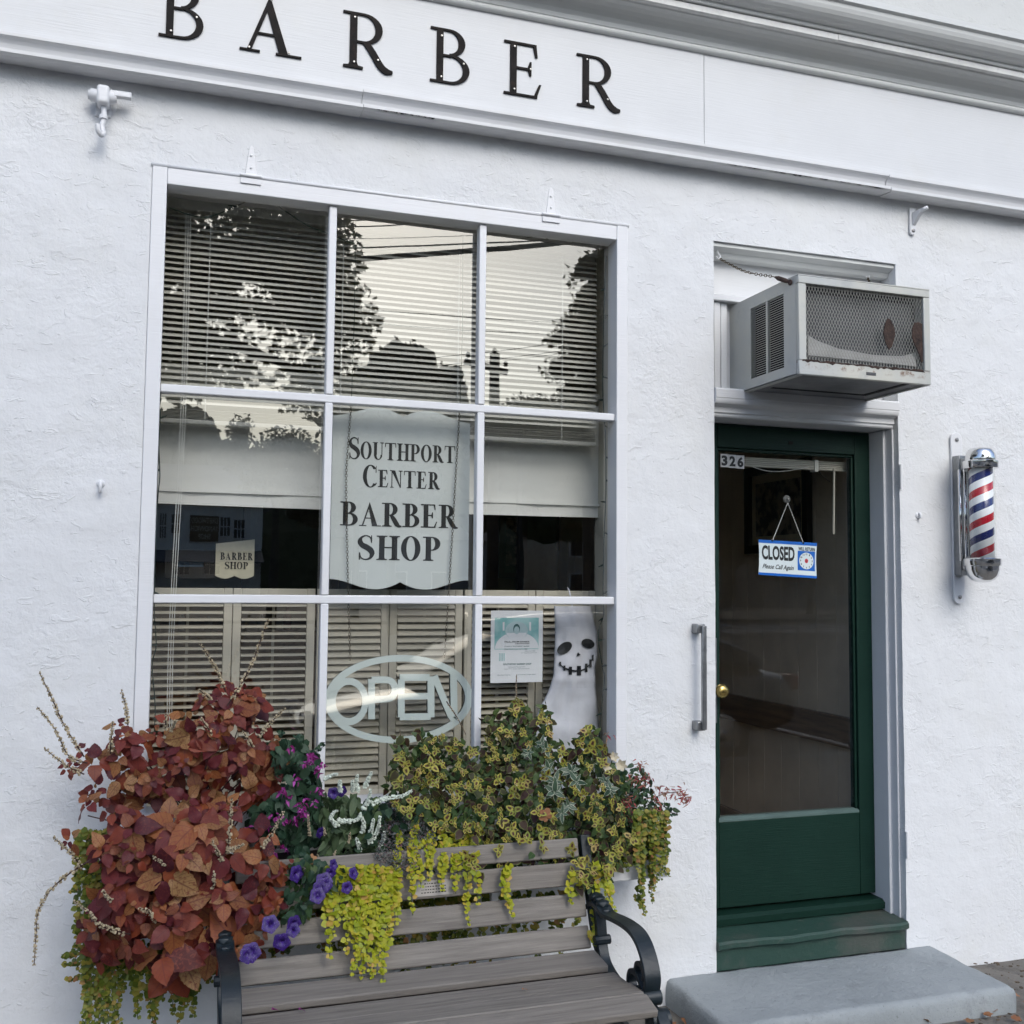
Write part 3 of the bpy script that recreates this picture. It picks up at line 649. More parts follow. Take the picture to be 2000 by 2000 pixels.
def gpt(px, py):
    y = py; xl_, xr_ = ipol(L_, y), ipol(R_, y); p = gsurf((px-xl_)/(xr_-xl_), (py-1184)/(1538-1184)); d = (CAM-p).normalized(); return p+d*.006
def gcr(x, y): return (920+x*.18637, 1140+y*.18634)
def patch(pts, name):
    bm = bmesh.new(); c = bm.verts.new(sum((gpt(*p) for p in pts), V(0, 0, 0))/len(pts)); vs = [bm.verts.new(gpt(*p)) for p in pts]
    for i in range(len(vs)): bm.faces.new((c, vs[i], vs[(i+1) % len(vs)]))
    obj(name, bm, M['black'], gh)
def oval(cx, cy, a, b, ang, n=18): return [gcr(cx+a*math.cos(t)*math.cos(ang)-b*math.sin(t)*math.sin(ang), cy+a*math.cos(t)*math.sin(ang)+b*math.sin(t)*math.cos(ang)) for t in [2*math.pi*i/n for i in range(n)]]
patch(oval(980, 675, 88, 55, R(-35)), 'eye'); patch(oval(1226, 627, 70, 49, R(16)), 'eye'); patch([gcr(1120, 718), gcr(1150, 745), gcr(1104, 766)], 'nose')
mp = [(920, 835), (970, 880), (1030, 905), (1090, 915), (1150, 912), (1200, 893), (1240, 850), (1270, 795), (1284, 745)]
for a, b in zip(mp, mp[1:]): patch([gcr(a[0], a[1]-9), gcr(b[0], b[1]-9), gcr(b[0], b[1]+9), gcr(a[0], a[1]+9)], 'mouth_stitch')
for x, y, w2, h2 in ((935, 840, 10, 22), (978, 885, 11, 28), (1042, 912, 17, 42), (1132, 912, 21, 50), (1208, 882, 13, 45), (1252, 835, 13, 42), (1276, 778, 9, 30)): patch([gcr(x-w2, y-h2), gcr(x+w2, y-h2), gcr(x+w2, y+h2), gcr(x-w2, y+h2)], 'mouth_stitch')
obj('hang_tie', T(smooth_path([P(1118, 1186, GY), P(1115, 1168, GY), P(1111, 1152, .19), P(1108, 1148, .26)]), .003, seg=5), M['cloth'], gh)
# ------------------------------------------------------------------ string lights round the window
def lights(name, pts, Y, label, step=.085):
    t_ = thing(name, label, 'string lights', P(*pts[0], Y), 'string lights round the window')
    path = smooth_path([P(a, b, Y)+V(0, random.uniform(-.004, .004), 0) for a, b in pts], 5)
    obj('cable', T(path, .0021, seg=5), M['wire'], t_)
    d = 0
    for a, b in zip(path, path[1:]):
        d += (b-a).length
        if d > step:
            d = 0; o = V(random.choice((-1, 1))*random.uniform(.6, 1), -.2, random.uniform(-.5, .5)).normalized()
            obj('bulb', T([b, b+o*.012, b+o*.016, b+o*.026], [.0035, .0038, .0026, .0012], seg=6), M['wire'], t_)
lights('string_lights', [(314, 760), (312, 830), (310, 870), (312, 930), (308, 975), (303, 1100), (301, 1190), (305, 1260), (297, 1300), (303, 1380), (300, 1450)], .10, 'dark green string lights hanging down the left side of the window')
lights('string_lights', [(1184, 500), (1180, 620), (1178, 760), (1183, 850), (1184, 960), (1179, 1060), (1178, 1160), (1179, 1200), (1168, 1240), (1176, 1300), (1181, 1325), (1175, 1380), (1170, 1450), (1168, 1500)], .10, 'dark green string lights hanging down the right side of the window')
lights('string_lights', [(330, 405), (400, 425), (470, 398), (500, 385), (530, 395), (600, 440), (632, 452), (700, 480), (735, 488), (770, 487), (900, 478), (1000, 470), (1060, 462), (1130, 475), (1184, 480)], .085, 'dark green string lights draped along the top of the window', .11)
# ------------------------------------------------------------------ things inside the dark room
def framed(name, label, c, wd, ht, axis, mats, grp='framed pictures inside the shop'):
    t_ = thing(name, label, 'picture', c, grp); c = Vector(c); b_ = .045
    def bx(u0, u1, v0, v1, d0, d1):
        if axis == 'Y': return B(c.x+u0, c.x+u1, c.y+d0, c.y+d1, c.z+v0, c.z+v1)
        return B(c.x+d0, c.x+d1, c.y+u0, c.y+u1, c.z+v0, c.z+v1)
    for a in ((-wd/2, wd/2, ht/2-b_, ht/2), (-wd/2, wd/2, -ht/2, -ht/2+b_), (-wd/2, -wd/2+b_, -ht/2+b_, ht/2-b_), (wd/2-b_, wd/2, -ht/2+b_, ht/2-b_)): obj('frame_side', bx(*a, -.04, -.008), M['darkwood'], t_)
    obj('mat_board', bx(-wd/2+b_, wd/2-b_, -ht/2+b_, ht/2-b_, -.016, -.010), mats[0], t_); obj('print', bx(-wd/2+b_+.07*wd, wd/2-b_-.07*wd, -ht/2+b_+.1*ht, ht/2-b_-.1*ht, -.020, -.0165), mats[1], t_)
def mk_print(name, a, b, s):
    n = NT(name); c = n.mix(n.ramp(n.noise(s, 4, .6), [(.42, 0), (.55, 1)]), a, b); return n.set(c, .4)
M['pr1'] = mk_print('street print', (.05, .05, .05), (.3, .26, .2), 16); M['pr2'] = mk_print('dark green print', (.01, .02, .016), (.03, .045, .035), 5); M['matb'] = flat('cream mat board', (.6, .52, .36), .7)
c1 = V(3.05, .985, 2.02); framed('framed_picture', 'dark framed street print on the panelled wall behind the door glass', c1, .59, .47, 'X', (M['matb'], M['pr1']))
def onback(px, py, Y=4.29): p = P(px, py, Y); return (p.x, p.y, p.z)
framed('framed_picture', 'dim green board on the back wall behind the right middle pane', onback(1058, 1060), .45, .85, 'Y', (M['pr2'], M['pr2']))
framed('framed_picture', 'narrow dim frame left of the green board on the back wall', onback(1000, 1058), .24, .60, 'Y', (M['pr2'], M['pr1']))
framed('framed_picture', 'small dim frame right of the green board under the shade', onback(1117, 1030), .30, .40, 'Y', (M['pr2'], M['pr1']))
framed('framed_picture', 'large black framed board behind the left middle pane', onback(568, 1065, 3.2), .62, .75, 'Y', (M['pr2'], M['pr2']))
framed('framed_picture', 'blue tinted framed mirror behind the left middle pane', onback(372, 1102, .55), .19, .11, 'Y', (flat('blue mirror board', (.16, .24, .34), .2), flat('dark blue glass', (.04, .06, .10), .15)))
ws = thing('small_sign', 'small cream sign with black lettering inside the shop', 'sign', P(458, 1100, .5))
p0, p1 = P(420, 1128, .5), P(497, 1078, .5)
bm = bmesh.new(); nn = 16; prism(bm, [(p0.x, .5, p1.z+.03), (p1.x, .5, p1.z+.05)]+[(p1.x+(p0.x-p1.x)*i/nn, 0.5, p0.z+.008-.012*abs(math.sin(math.pi*2*i/nn))) for i in range(nn+1)], V(0, .02, 0)); obj('sign_panel', bm, flat('cream sign', (.72, .68, .52), .5), ws)
a, b = P(430, 1093, .5), P(494, 1080, .5); word('BARBER', a.x, b.x, a.z, b.z, .4995, ws, M['black'], th=.002, s=.2)
a, b = P(439, 1111, .5), P(485, 1098, .5); word('SHOP', a.x, b.x, a.z, b.z, .4995, ws, M['black'], th=.002, s=.2)
cb = struct('back_counter', B(-1.0, 1.2, 2.9, 3.4, .2, 1.30), M['rail'])
for i in range(9):
    x = -.55+i*.16; hgt = random.uniform(.08, .2); bm = bmesh.new(); r_ = random.uniform(.022, .035)
    lathe(bm, [(r_, 0), (r_, hgt*.65), (r_*.4, hgt*.8), (r_*.4, hgt)], (x, 3.0, 1.301), 10)
    single('bottle', bm, flat('bottle %d' % i, random.choice([(.05, .09, .12), (.2, .19, .16), (.12, .03, .02), (.3, .3, .28)]), .2), 'small dim bottle on the counter inside, %s from the left' % ('first', 'second', 'third', 'fourth', 'fifth', 'sixth', 'seventh', 'eighth', 'ninth')[i], 'bottle', 'bottles on the shop counter', smooth=True)
# ------------------------------------------------------------------ door frame, transom, door
DY = .17
df = thing('door_frame', 'white painted door frame with transom panel and moulded lintel', 'door frame', (2.55, .1, .09))
obj('jamb', B(DX1-.001, DX1+.012, .0, .168, .265, 2.305), M['frame'], df) if False else None
for x0, x1, y0, y1 in ((DX0-.02+.021, DX0+.010, .06, DY+.05), (DX1-.022, DX1-.001, .075, DY+.05)): obj('jamb', B(x0, x1, y0, y1, .092, 2.304), M['frame'], df, bevel=.004)
obj('jamb_stop', B(DX1-.010, DX1-.0012, .030, .0745, .092, 2.304), M['frame'], df, bevel=.003)
# moulded lintel between door and transom
lp = [(.20, 2.306), (.035, 2.306), (.030, 2.312), (.030, 2.322), (.022, 2.324), (.022, 2.346), (.012, 2.352)]+[(-.002-.010*math.sin(R(a)), 2.355+.022*(1-math.cos(R(a)))) for a in (20, 45, 70, 90)]+[(-.014, 2.380), (-.014, 2.412), (-.006, 2.420), (.20, 2.424)]
obj('lintel', prof_x(lp, DX0+.002, DX1-.004), M['trim'], df)
obj('transom_panel', B(DX0+.002, DX1-.002, .10, .14, 2.425, DZ1-.002), M['trim'], df)
for i in range(3): obj('transom_batten', B(DX0+.004+i*.036, DX0+.004+i*.036+.030, .060+i*.008, .099, 2.4255, 2.80), M['trim'], df, bevel=.003)
obj('transom_rail', B(DX0+.004, 2.9, .05, .0995, 2.802, 2.83), M['trim'], df, bevel=.003)
obj('transom_head', prof_x([(.10, 2.985), (.055, 2.985), (.050, 2.992), (.045, 3.005), (.022, 3.014), (.012, 3.018), (.012, 3.033), (.10, 3.033)], DX0+.002, DX1-.002), M['greytrim'], df)
obj('transom_back', B(DX0+.002, DX1-.002, .20, .29, 2.31, DZ1-.002), M['dark'], df)
for z in (2.09, .52): 
    bm = bmesh.new(); box(bm, DX1+.0005, DX1+.009, -.004, .012, z-.05, z+.05); tube(bm, [(DX1+.002, -.008, z-.055), (DX1+.002, -.008, z+.055)], .006, 8); obj('hinge', bm, M['frame'], df)
door = thing('shop_door', 'dark green wooden door with one tall glass pane', 'door', (2.55, DY, .265))
dx0, dx1, dz0, dz1 = DX0+.012, DX1-.023, .275, 2.302
pz0, pz1 = P(1540, 1590, DY).z, P(1540, 886, DY).z; pxa, pxb = P(1408, 1200, DY).x, P(1669, 1200, DY).x
D0, D1 = DY, DY+.045
obj('hinge_stile', B(pxb+.012, dx1, D0, D1, dz0, dz1), M['green'], door, bevel=.003)
obj('lock_stile', B(dx0, pxa-.012, D0, D1, dz0, dz1), M['green'], door, bevel=.003)
obj('bottom_rail', B(pxa-.0115, pxb+.0115, D0+.0006, D1, dz0, pz0-.014), M['green'], door, bevel=.002)
obj('top_rail', B(pxa-.0115, pxb+.0115, D0+.0006, D1, pz1+.012, dz1), M['green'], door, bevel=.002)
for a in ((pxa-.0118, pxb+.0118, pz1, pz1+.0118), (pxa-.0118, pxa, pz0, pz1), (pxb, pxb+.0118, pz0, pz1)): obj('glazing_bead', B(a[0], a[1], D0+.012, D1, a[2], a[3]), M['green'], door, bevel=.003)
obj('glazing_bead', prof_x([(D0+.001, pz0-.0138), (D0+.001, pz0-.006), (D0+.020, pz0+.003), (D1, pz0+.003), (D1, pz0-.0138)], pxa-.0118, pxb+.0118), paint('sheen grey green bead', (.10, .15, .14), .1, .3), door)
bm = bmesh.new(); bm.faces.new([bm.verts.new(p) for p in ((pxa-.004, D0+.02, pz0), (pxb+.004, D0+.02, pz0), (pxb+.004, D0+.02, pz1+.004), (pxa-.004, D0+.02, pz1+.004))]); obj('pane', bm, M['doorglass'], door)
kb = P(1401, 1349, DY-.03); bm = bmesh.new(); lathe(bm, [(.012, 0), (.012, -.022), (.026, -.032), (.031, -.045), (.026, -.058), (.012, -.064)], (kb.x+.012, DY-.004, kb.z), 16, 'Y'); obj('knob', bm, M['brass'], door, smooth=True)
za, zb = P(1400, 1412, DY).z, P(1400, 1246, DY).z; obj('lock_plate', B(dx0+.045, dx0+.09, DY-.004, DY-.0002, za, zb), M['steel'], door, bevel=.001)
obj('chain_scar', B(P(1540, 860, DY).x, P(1548, 860, DY).x, DY-.002, DY-.0002, P(1540, 868, DY).z, P(1540, 862, DY).z), M['dark'], door)
th = thing('door_step', 'worn dark green wooden sill step under the door', 'step', (2.55, 0, .09))
z1, z2 = .205, .262
obj('riser', B(DX0+.002, DX1-.004, .004, .05, .088, .172), M['stepgreen'], th, bevel=.004)
nose = [(.17, .176), (-.012, .173), (-.020, .180), (-.020, .197), (-.012, .205), (.17, .222)]
bm = bmesh.new(); n_ = 14; rings = []
for i in range(n_+1):
    x = DX0+.002+(DX1+.012-DX0-.002)*i/n_; wv = .004*math.sin(i*.9)+.002*math.sin(i*2.3)
    if x > DX1-.003: x = min(x, DX1-.003)
    rings.append([bm.verts.new((x, y+wv*(y < 0), z+wv*.4)) for y, z in nose])
for i in range(n_):
    for k in range(len(nose)): bm.faces.new((rings[i][k], rings[i][(k+1) % 6], rings[i+1][(k+1) % 6], rings[i+1][k]))
bm.faces.new(rings[0]); bm.faces.new(rings[-1][::-1]); obj('tread', bm, M['stepgreen'], th)
obj('threshold', prof_x([(.30, .224), (.11, .224), (.108, .250), (.125, .262), (.30, .264)], DX0+.003, DX1-.023), M['green'], th)
# ------------------------------------------------------------------ concrete doorstep
bm = bmesh.new(); x0, x1, y0, y1, zt = 1.885, 3.135, -.445, .003, .088; nx, ny = 110, 40; top = {}
rngs = random.Random(3)
for j in range(ny+1):
    for i in range(nx+1):
        u, v = i/nx, j/ny; x = x0+(x1-x0)*u; y = y0+(y1-y0)*v
        e = min(u*(x1-x0), (1-u)*(x1-x0), v*(y1-y0)); dz = -.009*max(0, 1-e/.010)**2-.010*max(0, noise.noise((x*7, y*7, 3))-.25)*max(0, 1-e/.05)
        x += .006*noise.noise((x*5, y*5, 1))*(u in (0, 1)); y += .006*noise.noise((x*6, y*5, 2))*(v == 0)
        top[i, j] = bm.verts.new((x, y, zt-.006*(1-v)+dz+.0035*noise.noise((x*6, y*6, 5))+.0015*noise.noise((x*21, y*21, 6))))
for j in range(ny):
    for i in range(nx): bm.faces.new((top[i, j], top[i+1, j], top[i+1, j+1], top[i, j+1]))
ring = [(i, 0) for i in range(nx+1)]+[(nx, j) for j in range(1, ny+1)]+[(i, ny) for i in range(nx-1, -1, -1)]+[(0, j) for j in range(ny-1, 0, -1)]
prev = [top[k] for k in ring]; cx, cy = (x0+x1)/2, (y0+y1)/2
for lev, (zz, ex) in enumerate(((.055, .006), (.02, .007), (-.05, .004))):
    cur = []
    for k in ring:
        c = top[k].co; dx = ex*(1 if k[0] == nx else -1 if k[0] == 0 else 0); dy = -ex if k[1] == 0 else 0
        cur.append(bm.verts.new((c.x+dx+.004*noise.noise((c.x*8, c.y*8, zz*30)), c.y+dy+.004*noise.noise((c.x*8, zz*30, 4))*(k[1] < ny), zz+.004*noise.noise((c.x*9, c.y*9, 8)))))
    for k in range(len(ring)): bm.faces.new((prev[k], cur[k], cur[(k+1) % len(ring)], prev[(k+1) % len(ring)]))
    prev = cur
single('concrete_doorstep', bm, M['step'], 'low grey painted concrete slab step in front of the door', 'step', smooth=True)
# ------------------------------------------------------------------ door furniture
M['numplate'] = flat('silver number sticker', (.55, .55, .55), .4)
for k, ch in enumerate('326'):
    xa = 1412+k*15.6; a = P(xa, 911+k*1.5, DY-.001); b = P(xa+15, 886+k*1.5, DY-.001)
    t_ = thing('number_sticker', '%s house number sticker, digit %s, on the door glass' % (('first', 'middle', 'last')[k], ch), 'number', (a.x, DY+.0185, a.z), 'house number stickers'); yy = D0+.0185
    obj('sticker', B(a.x, b.x, yy, yy+.001, a.z, b.z), M['numplate'], t_)
    fit_text('digit', ch, a.x+.004, b.x-.004, a.z+.006, b.z-.006, yy-.0006, M['black'], t_, .05)
cs = thing('closed_sign', 'blue and white CLOSED sign with clock hanging on the door glass', 'sign', P(1540, 1120, DY+.03))
yc = D0+.0135
M['blue'] = paint('sign blue', (.006, .12, .50), .04, .35); M['signwhite'] = paint('sign white', (.66, .74, .76), .02, .4); M['red'] = flat('sign red', (.6, .05, .07), .4)
def cpx(x, y): return P(1460+x*.10349, 960+y*.10352, yc)
tl, tr_, brr, bll = cpx(205, 905), cpx(1310, 972), cpx(1308, 1640), cpx(205, 1568)
def cq(u, v):
    a = tl.lerp(tr_, u); b = bll.lerp(brr, u); p = a.lerp(b, v); bow = .004*math.sin(math.pi*v)
    p.x += bow*(1 if u < .5 else -1)*abs(u-.5)*2; return p
def cpatch(u0, u1, v0, v1, y, mat, name, th=0):
    bm = bmesh.new(); nn = 8; rr = [[bm.verts.new((q.x, y, q.z)) for q in (cq(u0+(u1-u0)*i/3, v0+(v1-v0)*j/nn) for i in range(4))] for j in range(nn+1)]
    for j in range(nn):
        for i in range(3): bm.faces.new((rr[j][i], rr[j][i+1], rr[j+1][i+1], rr[j+1][i]))
    return obj(name, bm, mat, cs)
cpatch(0, 1, 0, 1, yc, M['signwhite'], 'board'); cpatch(0, 1, 0, .088, yc-.0006, M['blue'], 'top_band'); cpatch(0, 1, .93, 1, yc-.0006, M['blue'], 'bottom_band'); cpatch(.67, .975, .25, .80, yc-.0006, M['blue'], 'clock_field')
def ctext(nm, txt, u0, u1, v0, v1, mat, bold=.0, shear=0, y=None):
    me = text_me(txt, 1, bold, shear); xs_ = [v.co.x for v in me.vertices]; ys_ = [v.co.y for v in me.vertices]; a, b, c, d = min(xs_), max(xs_), min(ys_), max(ys_)
    for v in me.vertices:
        q = cq(u0+(u1-u0)*(v.co.x-a)/(b-a), v1-(v1-v0)*(v.co.y-c)/(d-c)); v.co = Vector((q.x, y or yc-.001, q.z))
    me.materials.append(mat); obj(nm, None, None, cs, me=me)
ctext('lettering', 'CLOSED', .045, .615, .15, .56, M['black'], .035); ctext('lettering', 'Please Call Again', .06, .60, .68, .85, M['black'], .012, .35); ctext('lettering', 'WILL RETURN', .68, .97, .14, .24, M['black'], .03)
bm = bmesh.new(); cc = [cq(.823+.128*math.cos(a), .525+.235*math.sin(a)) for a in [2*math.pi*i/28 for i in range(28)]]; bm.faces.new([bm.verts.new((q.x, yc-.0012, q.z)) for q in cc]); obj('clock_face', bm, M['signwhite'], cs)
for h in range(1, 13):
    a = math.pi*2*h/12-math.pi/2; q = cq(.823+.103*math.cos(a), .525+.19*math.sin(a)); fit_text('clock_numeral', str(h), q.x-.0026*(1+(h > 9)*.6), q.x+.0026*(1+(h > 9)*.6), q.z-.0038, q.z+.0038, yc-.0018, M['black'], cs, .03)
bm = bmesh.new(); cc = [cq(.823+.03*math.cos(a), .525+.065*math.sin(a)) for a in [2*math.pi*i/14 for i in range(14)]]; bm.faces.new([bm.verts.new((q.x, yc-.0019, q.z)) for q in cc]); obj('clock_hand_hub', bm, M['red'], cs)
bm = bmesh.new(); cc = [cq(.823+.008*math.cos(a), .53+.02*math.sin(a)) for a in [2*math.pi*i/10 for i in range(10)]]; bm.faces.new([bm.verts.new((q.x, yc-.0024, q.z)) for q in cc]); obj('clock_pin', bm, M['black'], cs)
cup = P(1537.5, 975, yc)
for x, y in ((465, 925), (1045, 970)):
    e = cpx(x, y); obj('string', T([cup+V(0, -.004, -.016), e+V(0, -.003, 0)], .0013, seg=5), M['shade'], cs); bm = bmesh.new(); lathe(bm, [(.004, 0), (.004, -.004)], (e.x, yc-.0005, e.z), 10, 'Y'); obj('eyelet', bm, M['chrome'], cs)
bm = bmesh.new(); lathe(bm, [(.018, 0.004), (.018, 0), (.013, -.004), (.007, -.006), (.007, -.012), (.004, -.014)], (cup.x, yc+.002, cup.z), 20, 'Y'); obj('suction_cup', bm, paint('clear rubber', (.22, .22, .20), .1, .2), cs, smooth=True)
# rolled-up blind inside the door
db = thing('door_blind', 'raised pale blind with a hanging wand behind the door glass', 'blind', P(1560, 905, .24))
a, b = P(1420, 900, .25), P(1660, 912, .25)
for i in range(5): obj('slat_stack', B(a.x, b.x, .235, .262, a.z+.012-i*.0085, a.z+.0195-i*.0085), M['blind'], db, bevel=.002)
w0, w1 = P(1629, 915, .23), P(1628, 1043, .23); obj('wand', T([w0, w1], .005, seg=6), M['blind'], db)
obj('cord', T(smooth_path([P(1470, 912, .23), P(1500, 920, .23), P(1535, 920, .23), P(1580, 912, .23)]), .0018, seg=5), M['shade'], db); obj('cord', T(smooth_path([P(1596, 912, .23), P(1600, 922, .23), P(1612, 934, .23), P(1621, 941, .23)]), .0018, seg=5), M['dark'], db)
for y in (.0,): obj('ladder_tape', B(P(1591, 905, .23).x, P(1598, 905, .23).x, .228, .266, a.z-.03, a.z+.022), M['shade'], db)
rl = obj('chair_rail', B(3.015, 3.0515, .34, 4.25, .86, 1.0), M['rail'], rw); obj('skirting', B(3.03, 3.0515, .34, 4.25, .2, .36), M['rail'], rw)
# ------------------------------------------------------------------ grab handle beside the door
gb = thing('grab_handle', 'square steel pull handle fixed to the wall left of the door', 'handle', P(1372, 1330, 0))
x = P(1373, 1300, -.05).x; za, zb = P(1370, 1425, -.05).z, P(1373, 1222, -.05).z
obj('bar', B(x-.007, x+.011, -.062, -.046, za, zb), M['steel'], gb, bevel=.002)
for z in (za+.012, zb-.012): obj('mount', B(x-.022, x+.013, -.0455, .006, z-.018, z+.018), M['steel'], gb, bevel=.003)
# ------------------------------------------------------------------ air conditioner
ac = thing('air_conditioner', 'old rusty pale grey air conditioner above the door', 'air conditioner', (2.53, 0, 2.42))
AX0, AX1, AZ0, AZ1, AY = 2.232, 2.838, 2.408, 2.793, -.405
def mk_acm():
    n = NT('aged cream metal'); c = n.mix(n.ramp(n.noise(3, 6, .6), [(.35, 0), (.65, 1)]), (.44, .46, .46), (.54, .53, .47))
    d = n.ramp(n.noise(7, 7, .7), [(.55, 0), (.72, .5)]); c = n.mix(d, c, (.30, .32, .34))
    # rust creeping up from the bottom lip and spreading in patches of its own
    sp = n.n('ShaderNodeSeparateXYZ'); n.l(n.pos(), sp.inputs[0])
    band = n.ramp(n.math('ABSOLUTE', n.math('SUBTRACT', sp.outputs[2], 2.447)), [(.002, .9), (.020, 0)])
    r_ = n.ramp(n.noise(24, 6, .7), [(.54, 0), (.66, 1)]); fr = n.ramp(sp.outputs[1], [(-.39, 1), (-.38, 0)])
    yy = n.math('LESS_THAN', sp.outputs[1], -.385)
    c = n.mix(n.math('MULTIPLY', n.math('MULTIPLY', band, r_), yy), c, (.17, .085, .05))
    return n.set(c, .48, .1, n.bump(n.noise(20, 4, .6), .15, .003))
M['acm'] = mk_acm(); M['rust'] = paint('rusted metal', (.050, .030, .024), .35, .9, 30, .9, 90, 0, (.12, .07, .05), .6); M['fin'] = paint('dark condenser fins', (.012, .013, .015), .3, .55, 10, .3, 30, .3); M['acgrey'] = paint('dusty grey sheet', (.07, .073, .078), .15, .6, 6)
# shell: top, bottom, side and front frame
obj('top_panel', B(AX0, AX1, AY, .10, AZ1-.004, AZ1), M['acm'], ac); obj('bottom_panel', B(AX0+.03, AX1-.002, AY+.002, .10, AZ0+.006, AZ0+.010), paint('underside metal', (.20, .205, .21), .2, .6, 6), ac)
fx0_, fx1_, fz0_, fz1_ = AX0+.034, AX1-.030, AZ0+.054, AZ1-.034
for nm, a in (('front_rail', (AX0, AX1, fz1_, AZ1-.0045)), ('front_rail', (AX0, AX1, AZ0, fz0_)), ('front_stile', (AX0, fx0_, fz0_+.0005, fz1_-.0005)), ('front_stile', (fx1_, AX1, fz0_+.0005, fz1_-.0005))): obj(nm, B(a[0], a[1], AY, AY+.018, a[2], a[3]), M['acm'], ac, bevel=.003)
ly0, ly1, lz0, lz1 = -.305, -.065, AZ0+.045, AZ1-.05
for a in ((AY+.0185, ly0, AZ0, AZ1-.0045), (ly1, .10, AZ0, AZ1-.0045), (ly0+.0005, ly1-.0005, lz1, AZ1-.0045), (ly0+.0005, ly1-.0005, AZ0, lz0), ((ly0+ly1)/2-.006, (ly0+ly1)/2+.006, lz0+.0005, lz1-.0005)): obj('side_panel', B(AX0, AX0+.012, a[0], a[1], a[2], a[3]), M['acm'], ac)
obj('side_panel', B(AX1-.012, AX1, AY+.0185, .10, AZ0, AZ1-.0045), M['acm'], ac)
obj('side_cavity', B(AX0+.03, AX0+.034, ly0-.01, ly1+.01, lz0-.01, lz1+.01), M['dark'], ac)
for c0, c1 in ((ly0+.001, (ly0+ly1)/2-.0065), ((ly0+ly1)/2+.0065, ly1-.001)):
    bm = bmesh.new(); n_ = 31
    for i in range(n_):
        z = lz0+.003+(lz1-lz0-.006)*(i+.5)/n_
        prism(bm, [(AX0+.001, c0, z-.0005), (AX0+.010, c0, z+.0035), (AX0+.010, c0, z+.0045), (AX0+.001, c0, z+.0015)], V(0, c1-c0, 0))
    obj('louvre_set', bm, M['acm'], ac, kind='stuff')
# diamond mesh
bm = bmesh.new(); dw, dh = .0135, .027; yy = AY+.010; W0, H0 = fx1_-fx0_, fz1_-fz0_
def clipseg(ax, az, bx_, bz):
    t0, t1 = 0, 1
    for p, d, lo, hi in ((ax, bx_-ax, fx0_-.003, fx1_+.003), (az, bz-az, fz0_-.003, fz1_+.003)):
        if abs(d) < 1e-9: continue
        u, v = (lo-p)/d, (hi-p)/d
        if u > v: u, v = v, u
        t0, t1 = max(t0, u), min(t1, v)
    return (t0, t1) if t0 < t1 else None
sl_ = dh/dw; n_ = int((W0+H0/sl_)/dw)+2
for s in (1, -1):
    for i in range(-2, n_):
        if s > 0: a = (fx0_-H0/sl_+i*dw, fz0_); b = (a[0]+H0/sl_, fz1_)
        else: a = (fx0_+i*dw, fz0_); b = (a[0]-H0/sl_, fz1_)
        if s < 0: a = (fx0_+i*dw, fz0_); b = (fx0_+i*dw-H0/sl_, fz1_)
        c = clipseg(*a, *b)
        if not c: continue
        A = V(a[0]+(b[0]-a[0])*c[0], yy-.0008*s, a[1]+(b[1]-a[1])*c[0]); Bv = V(a[0]+(b[0]-a[0])*c[1], yy-.0008*s, a[1]+(b[1]-a[1])*c[1])
        d = (Bv-A).normalized(); nn = V(d.z, 0, -d.x)*.0007
        prism(bm, [A-nn, A+nn, Bv+nn, Bv-nn], V(0, .0016, 0))
obj('mesh_grille', bm, paint('grille metal', (.33, .33, .305), .1, .5), ac, kind='stuff')
obj('coil_back', B(fx0_-.01, fx1_+.01, AY+.065, AY+.07, fz0_-.01, fz1_+.01), M['fin'], ac)
obj('fan_shroud', prof_x([(AY+.040, fz0_+.015), (AY+.060, fz0_+.015), (AY+.060, fz1_-.02), (AY+.058, fz1_-.02), (AY+.055, fz0_+.10)], fx0_+.03, fx1_-.01), M['acgrey'], ac)
def rustp(name, pts, y):
    bm = bmesh.new(); prism(bm, [(fx0_+u*W0, y, fz0_+v*H0) for u, v in pts], V(0, .003, 0)); obj(name, bm, M['rust'], ac)
rustp('rust_patch', [(.70, .25), (.672, .34), (.655, .47), (.672, .6), (.695, .67), (.72, .65), (.745, .57), (.757, .48), (.745, .38), (.725, .29)], AY+.0066); rustp('rust_patch', [(.925, .36), (.905, .45), (.91, .58), (.93, .65), (.965, .66), (.995, .64), (.995, .14), (.985, .11), (.965, .22)], AY+.0066)
bm = bmesh.new(); prism(bm, [(fx0_+u*W0, AY+.03, fz0_+v*H0) for u, v in [(.05, .10), (.05, .36), (.12, .30), (.3, .22), (.6, .18), (.85, .20), (.97, .27), (.97, .08)]], V(0, .004, 0)); obj('drip_pan', bm, paint('pale dusty pan', (.42, .42, .41), .12, .6), ac)
bm = bmesh.new(); rg = random.Random(5); pts = [(fx0_-.02, AY-.0006, fz0_-.004)]+[(fx0_-.02+(W0+.01)*i/40, AY-.0006, fz0_+rg.uniform(-.001, .006)) for i in range(41)]+[(fx1_, AY-.0006, fz0_-.006)]+[(fx1_-(W0+.01)*i/40, AY-.0006, fz0_-.002-abs(rg.gauss(0, .0035))) for i in range(41)]
prism(bm, pts, V(0, .0004, 0)); obj('rusted_lip', bm, M['rust'], ac)
obj('underside_slot', B(AX0+.07, AX1-.08, -.12, -.10, AZ0+.004, AZ0+.0055), M['dark'], ac); obj('underside_slot', B(AX1-.10, AX1-.075, AY+.03, -.1, AZ0+.004, AZ0+.0055), M['dark'], ac); obj('base_flange', B(AX0+.0, AX0+.029, AY+.0185, .1, AZ0+.001, AZ0+.006), M['acm'], ac)
obj('badge', B(AX0+.30, AX0+.345, AY-.0015, AY-.0001, AZ0+.018, AZ0+.030), M['acgrey'], ac, bevel=.001)
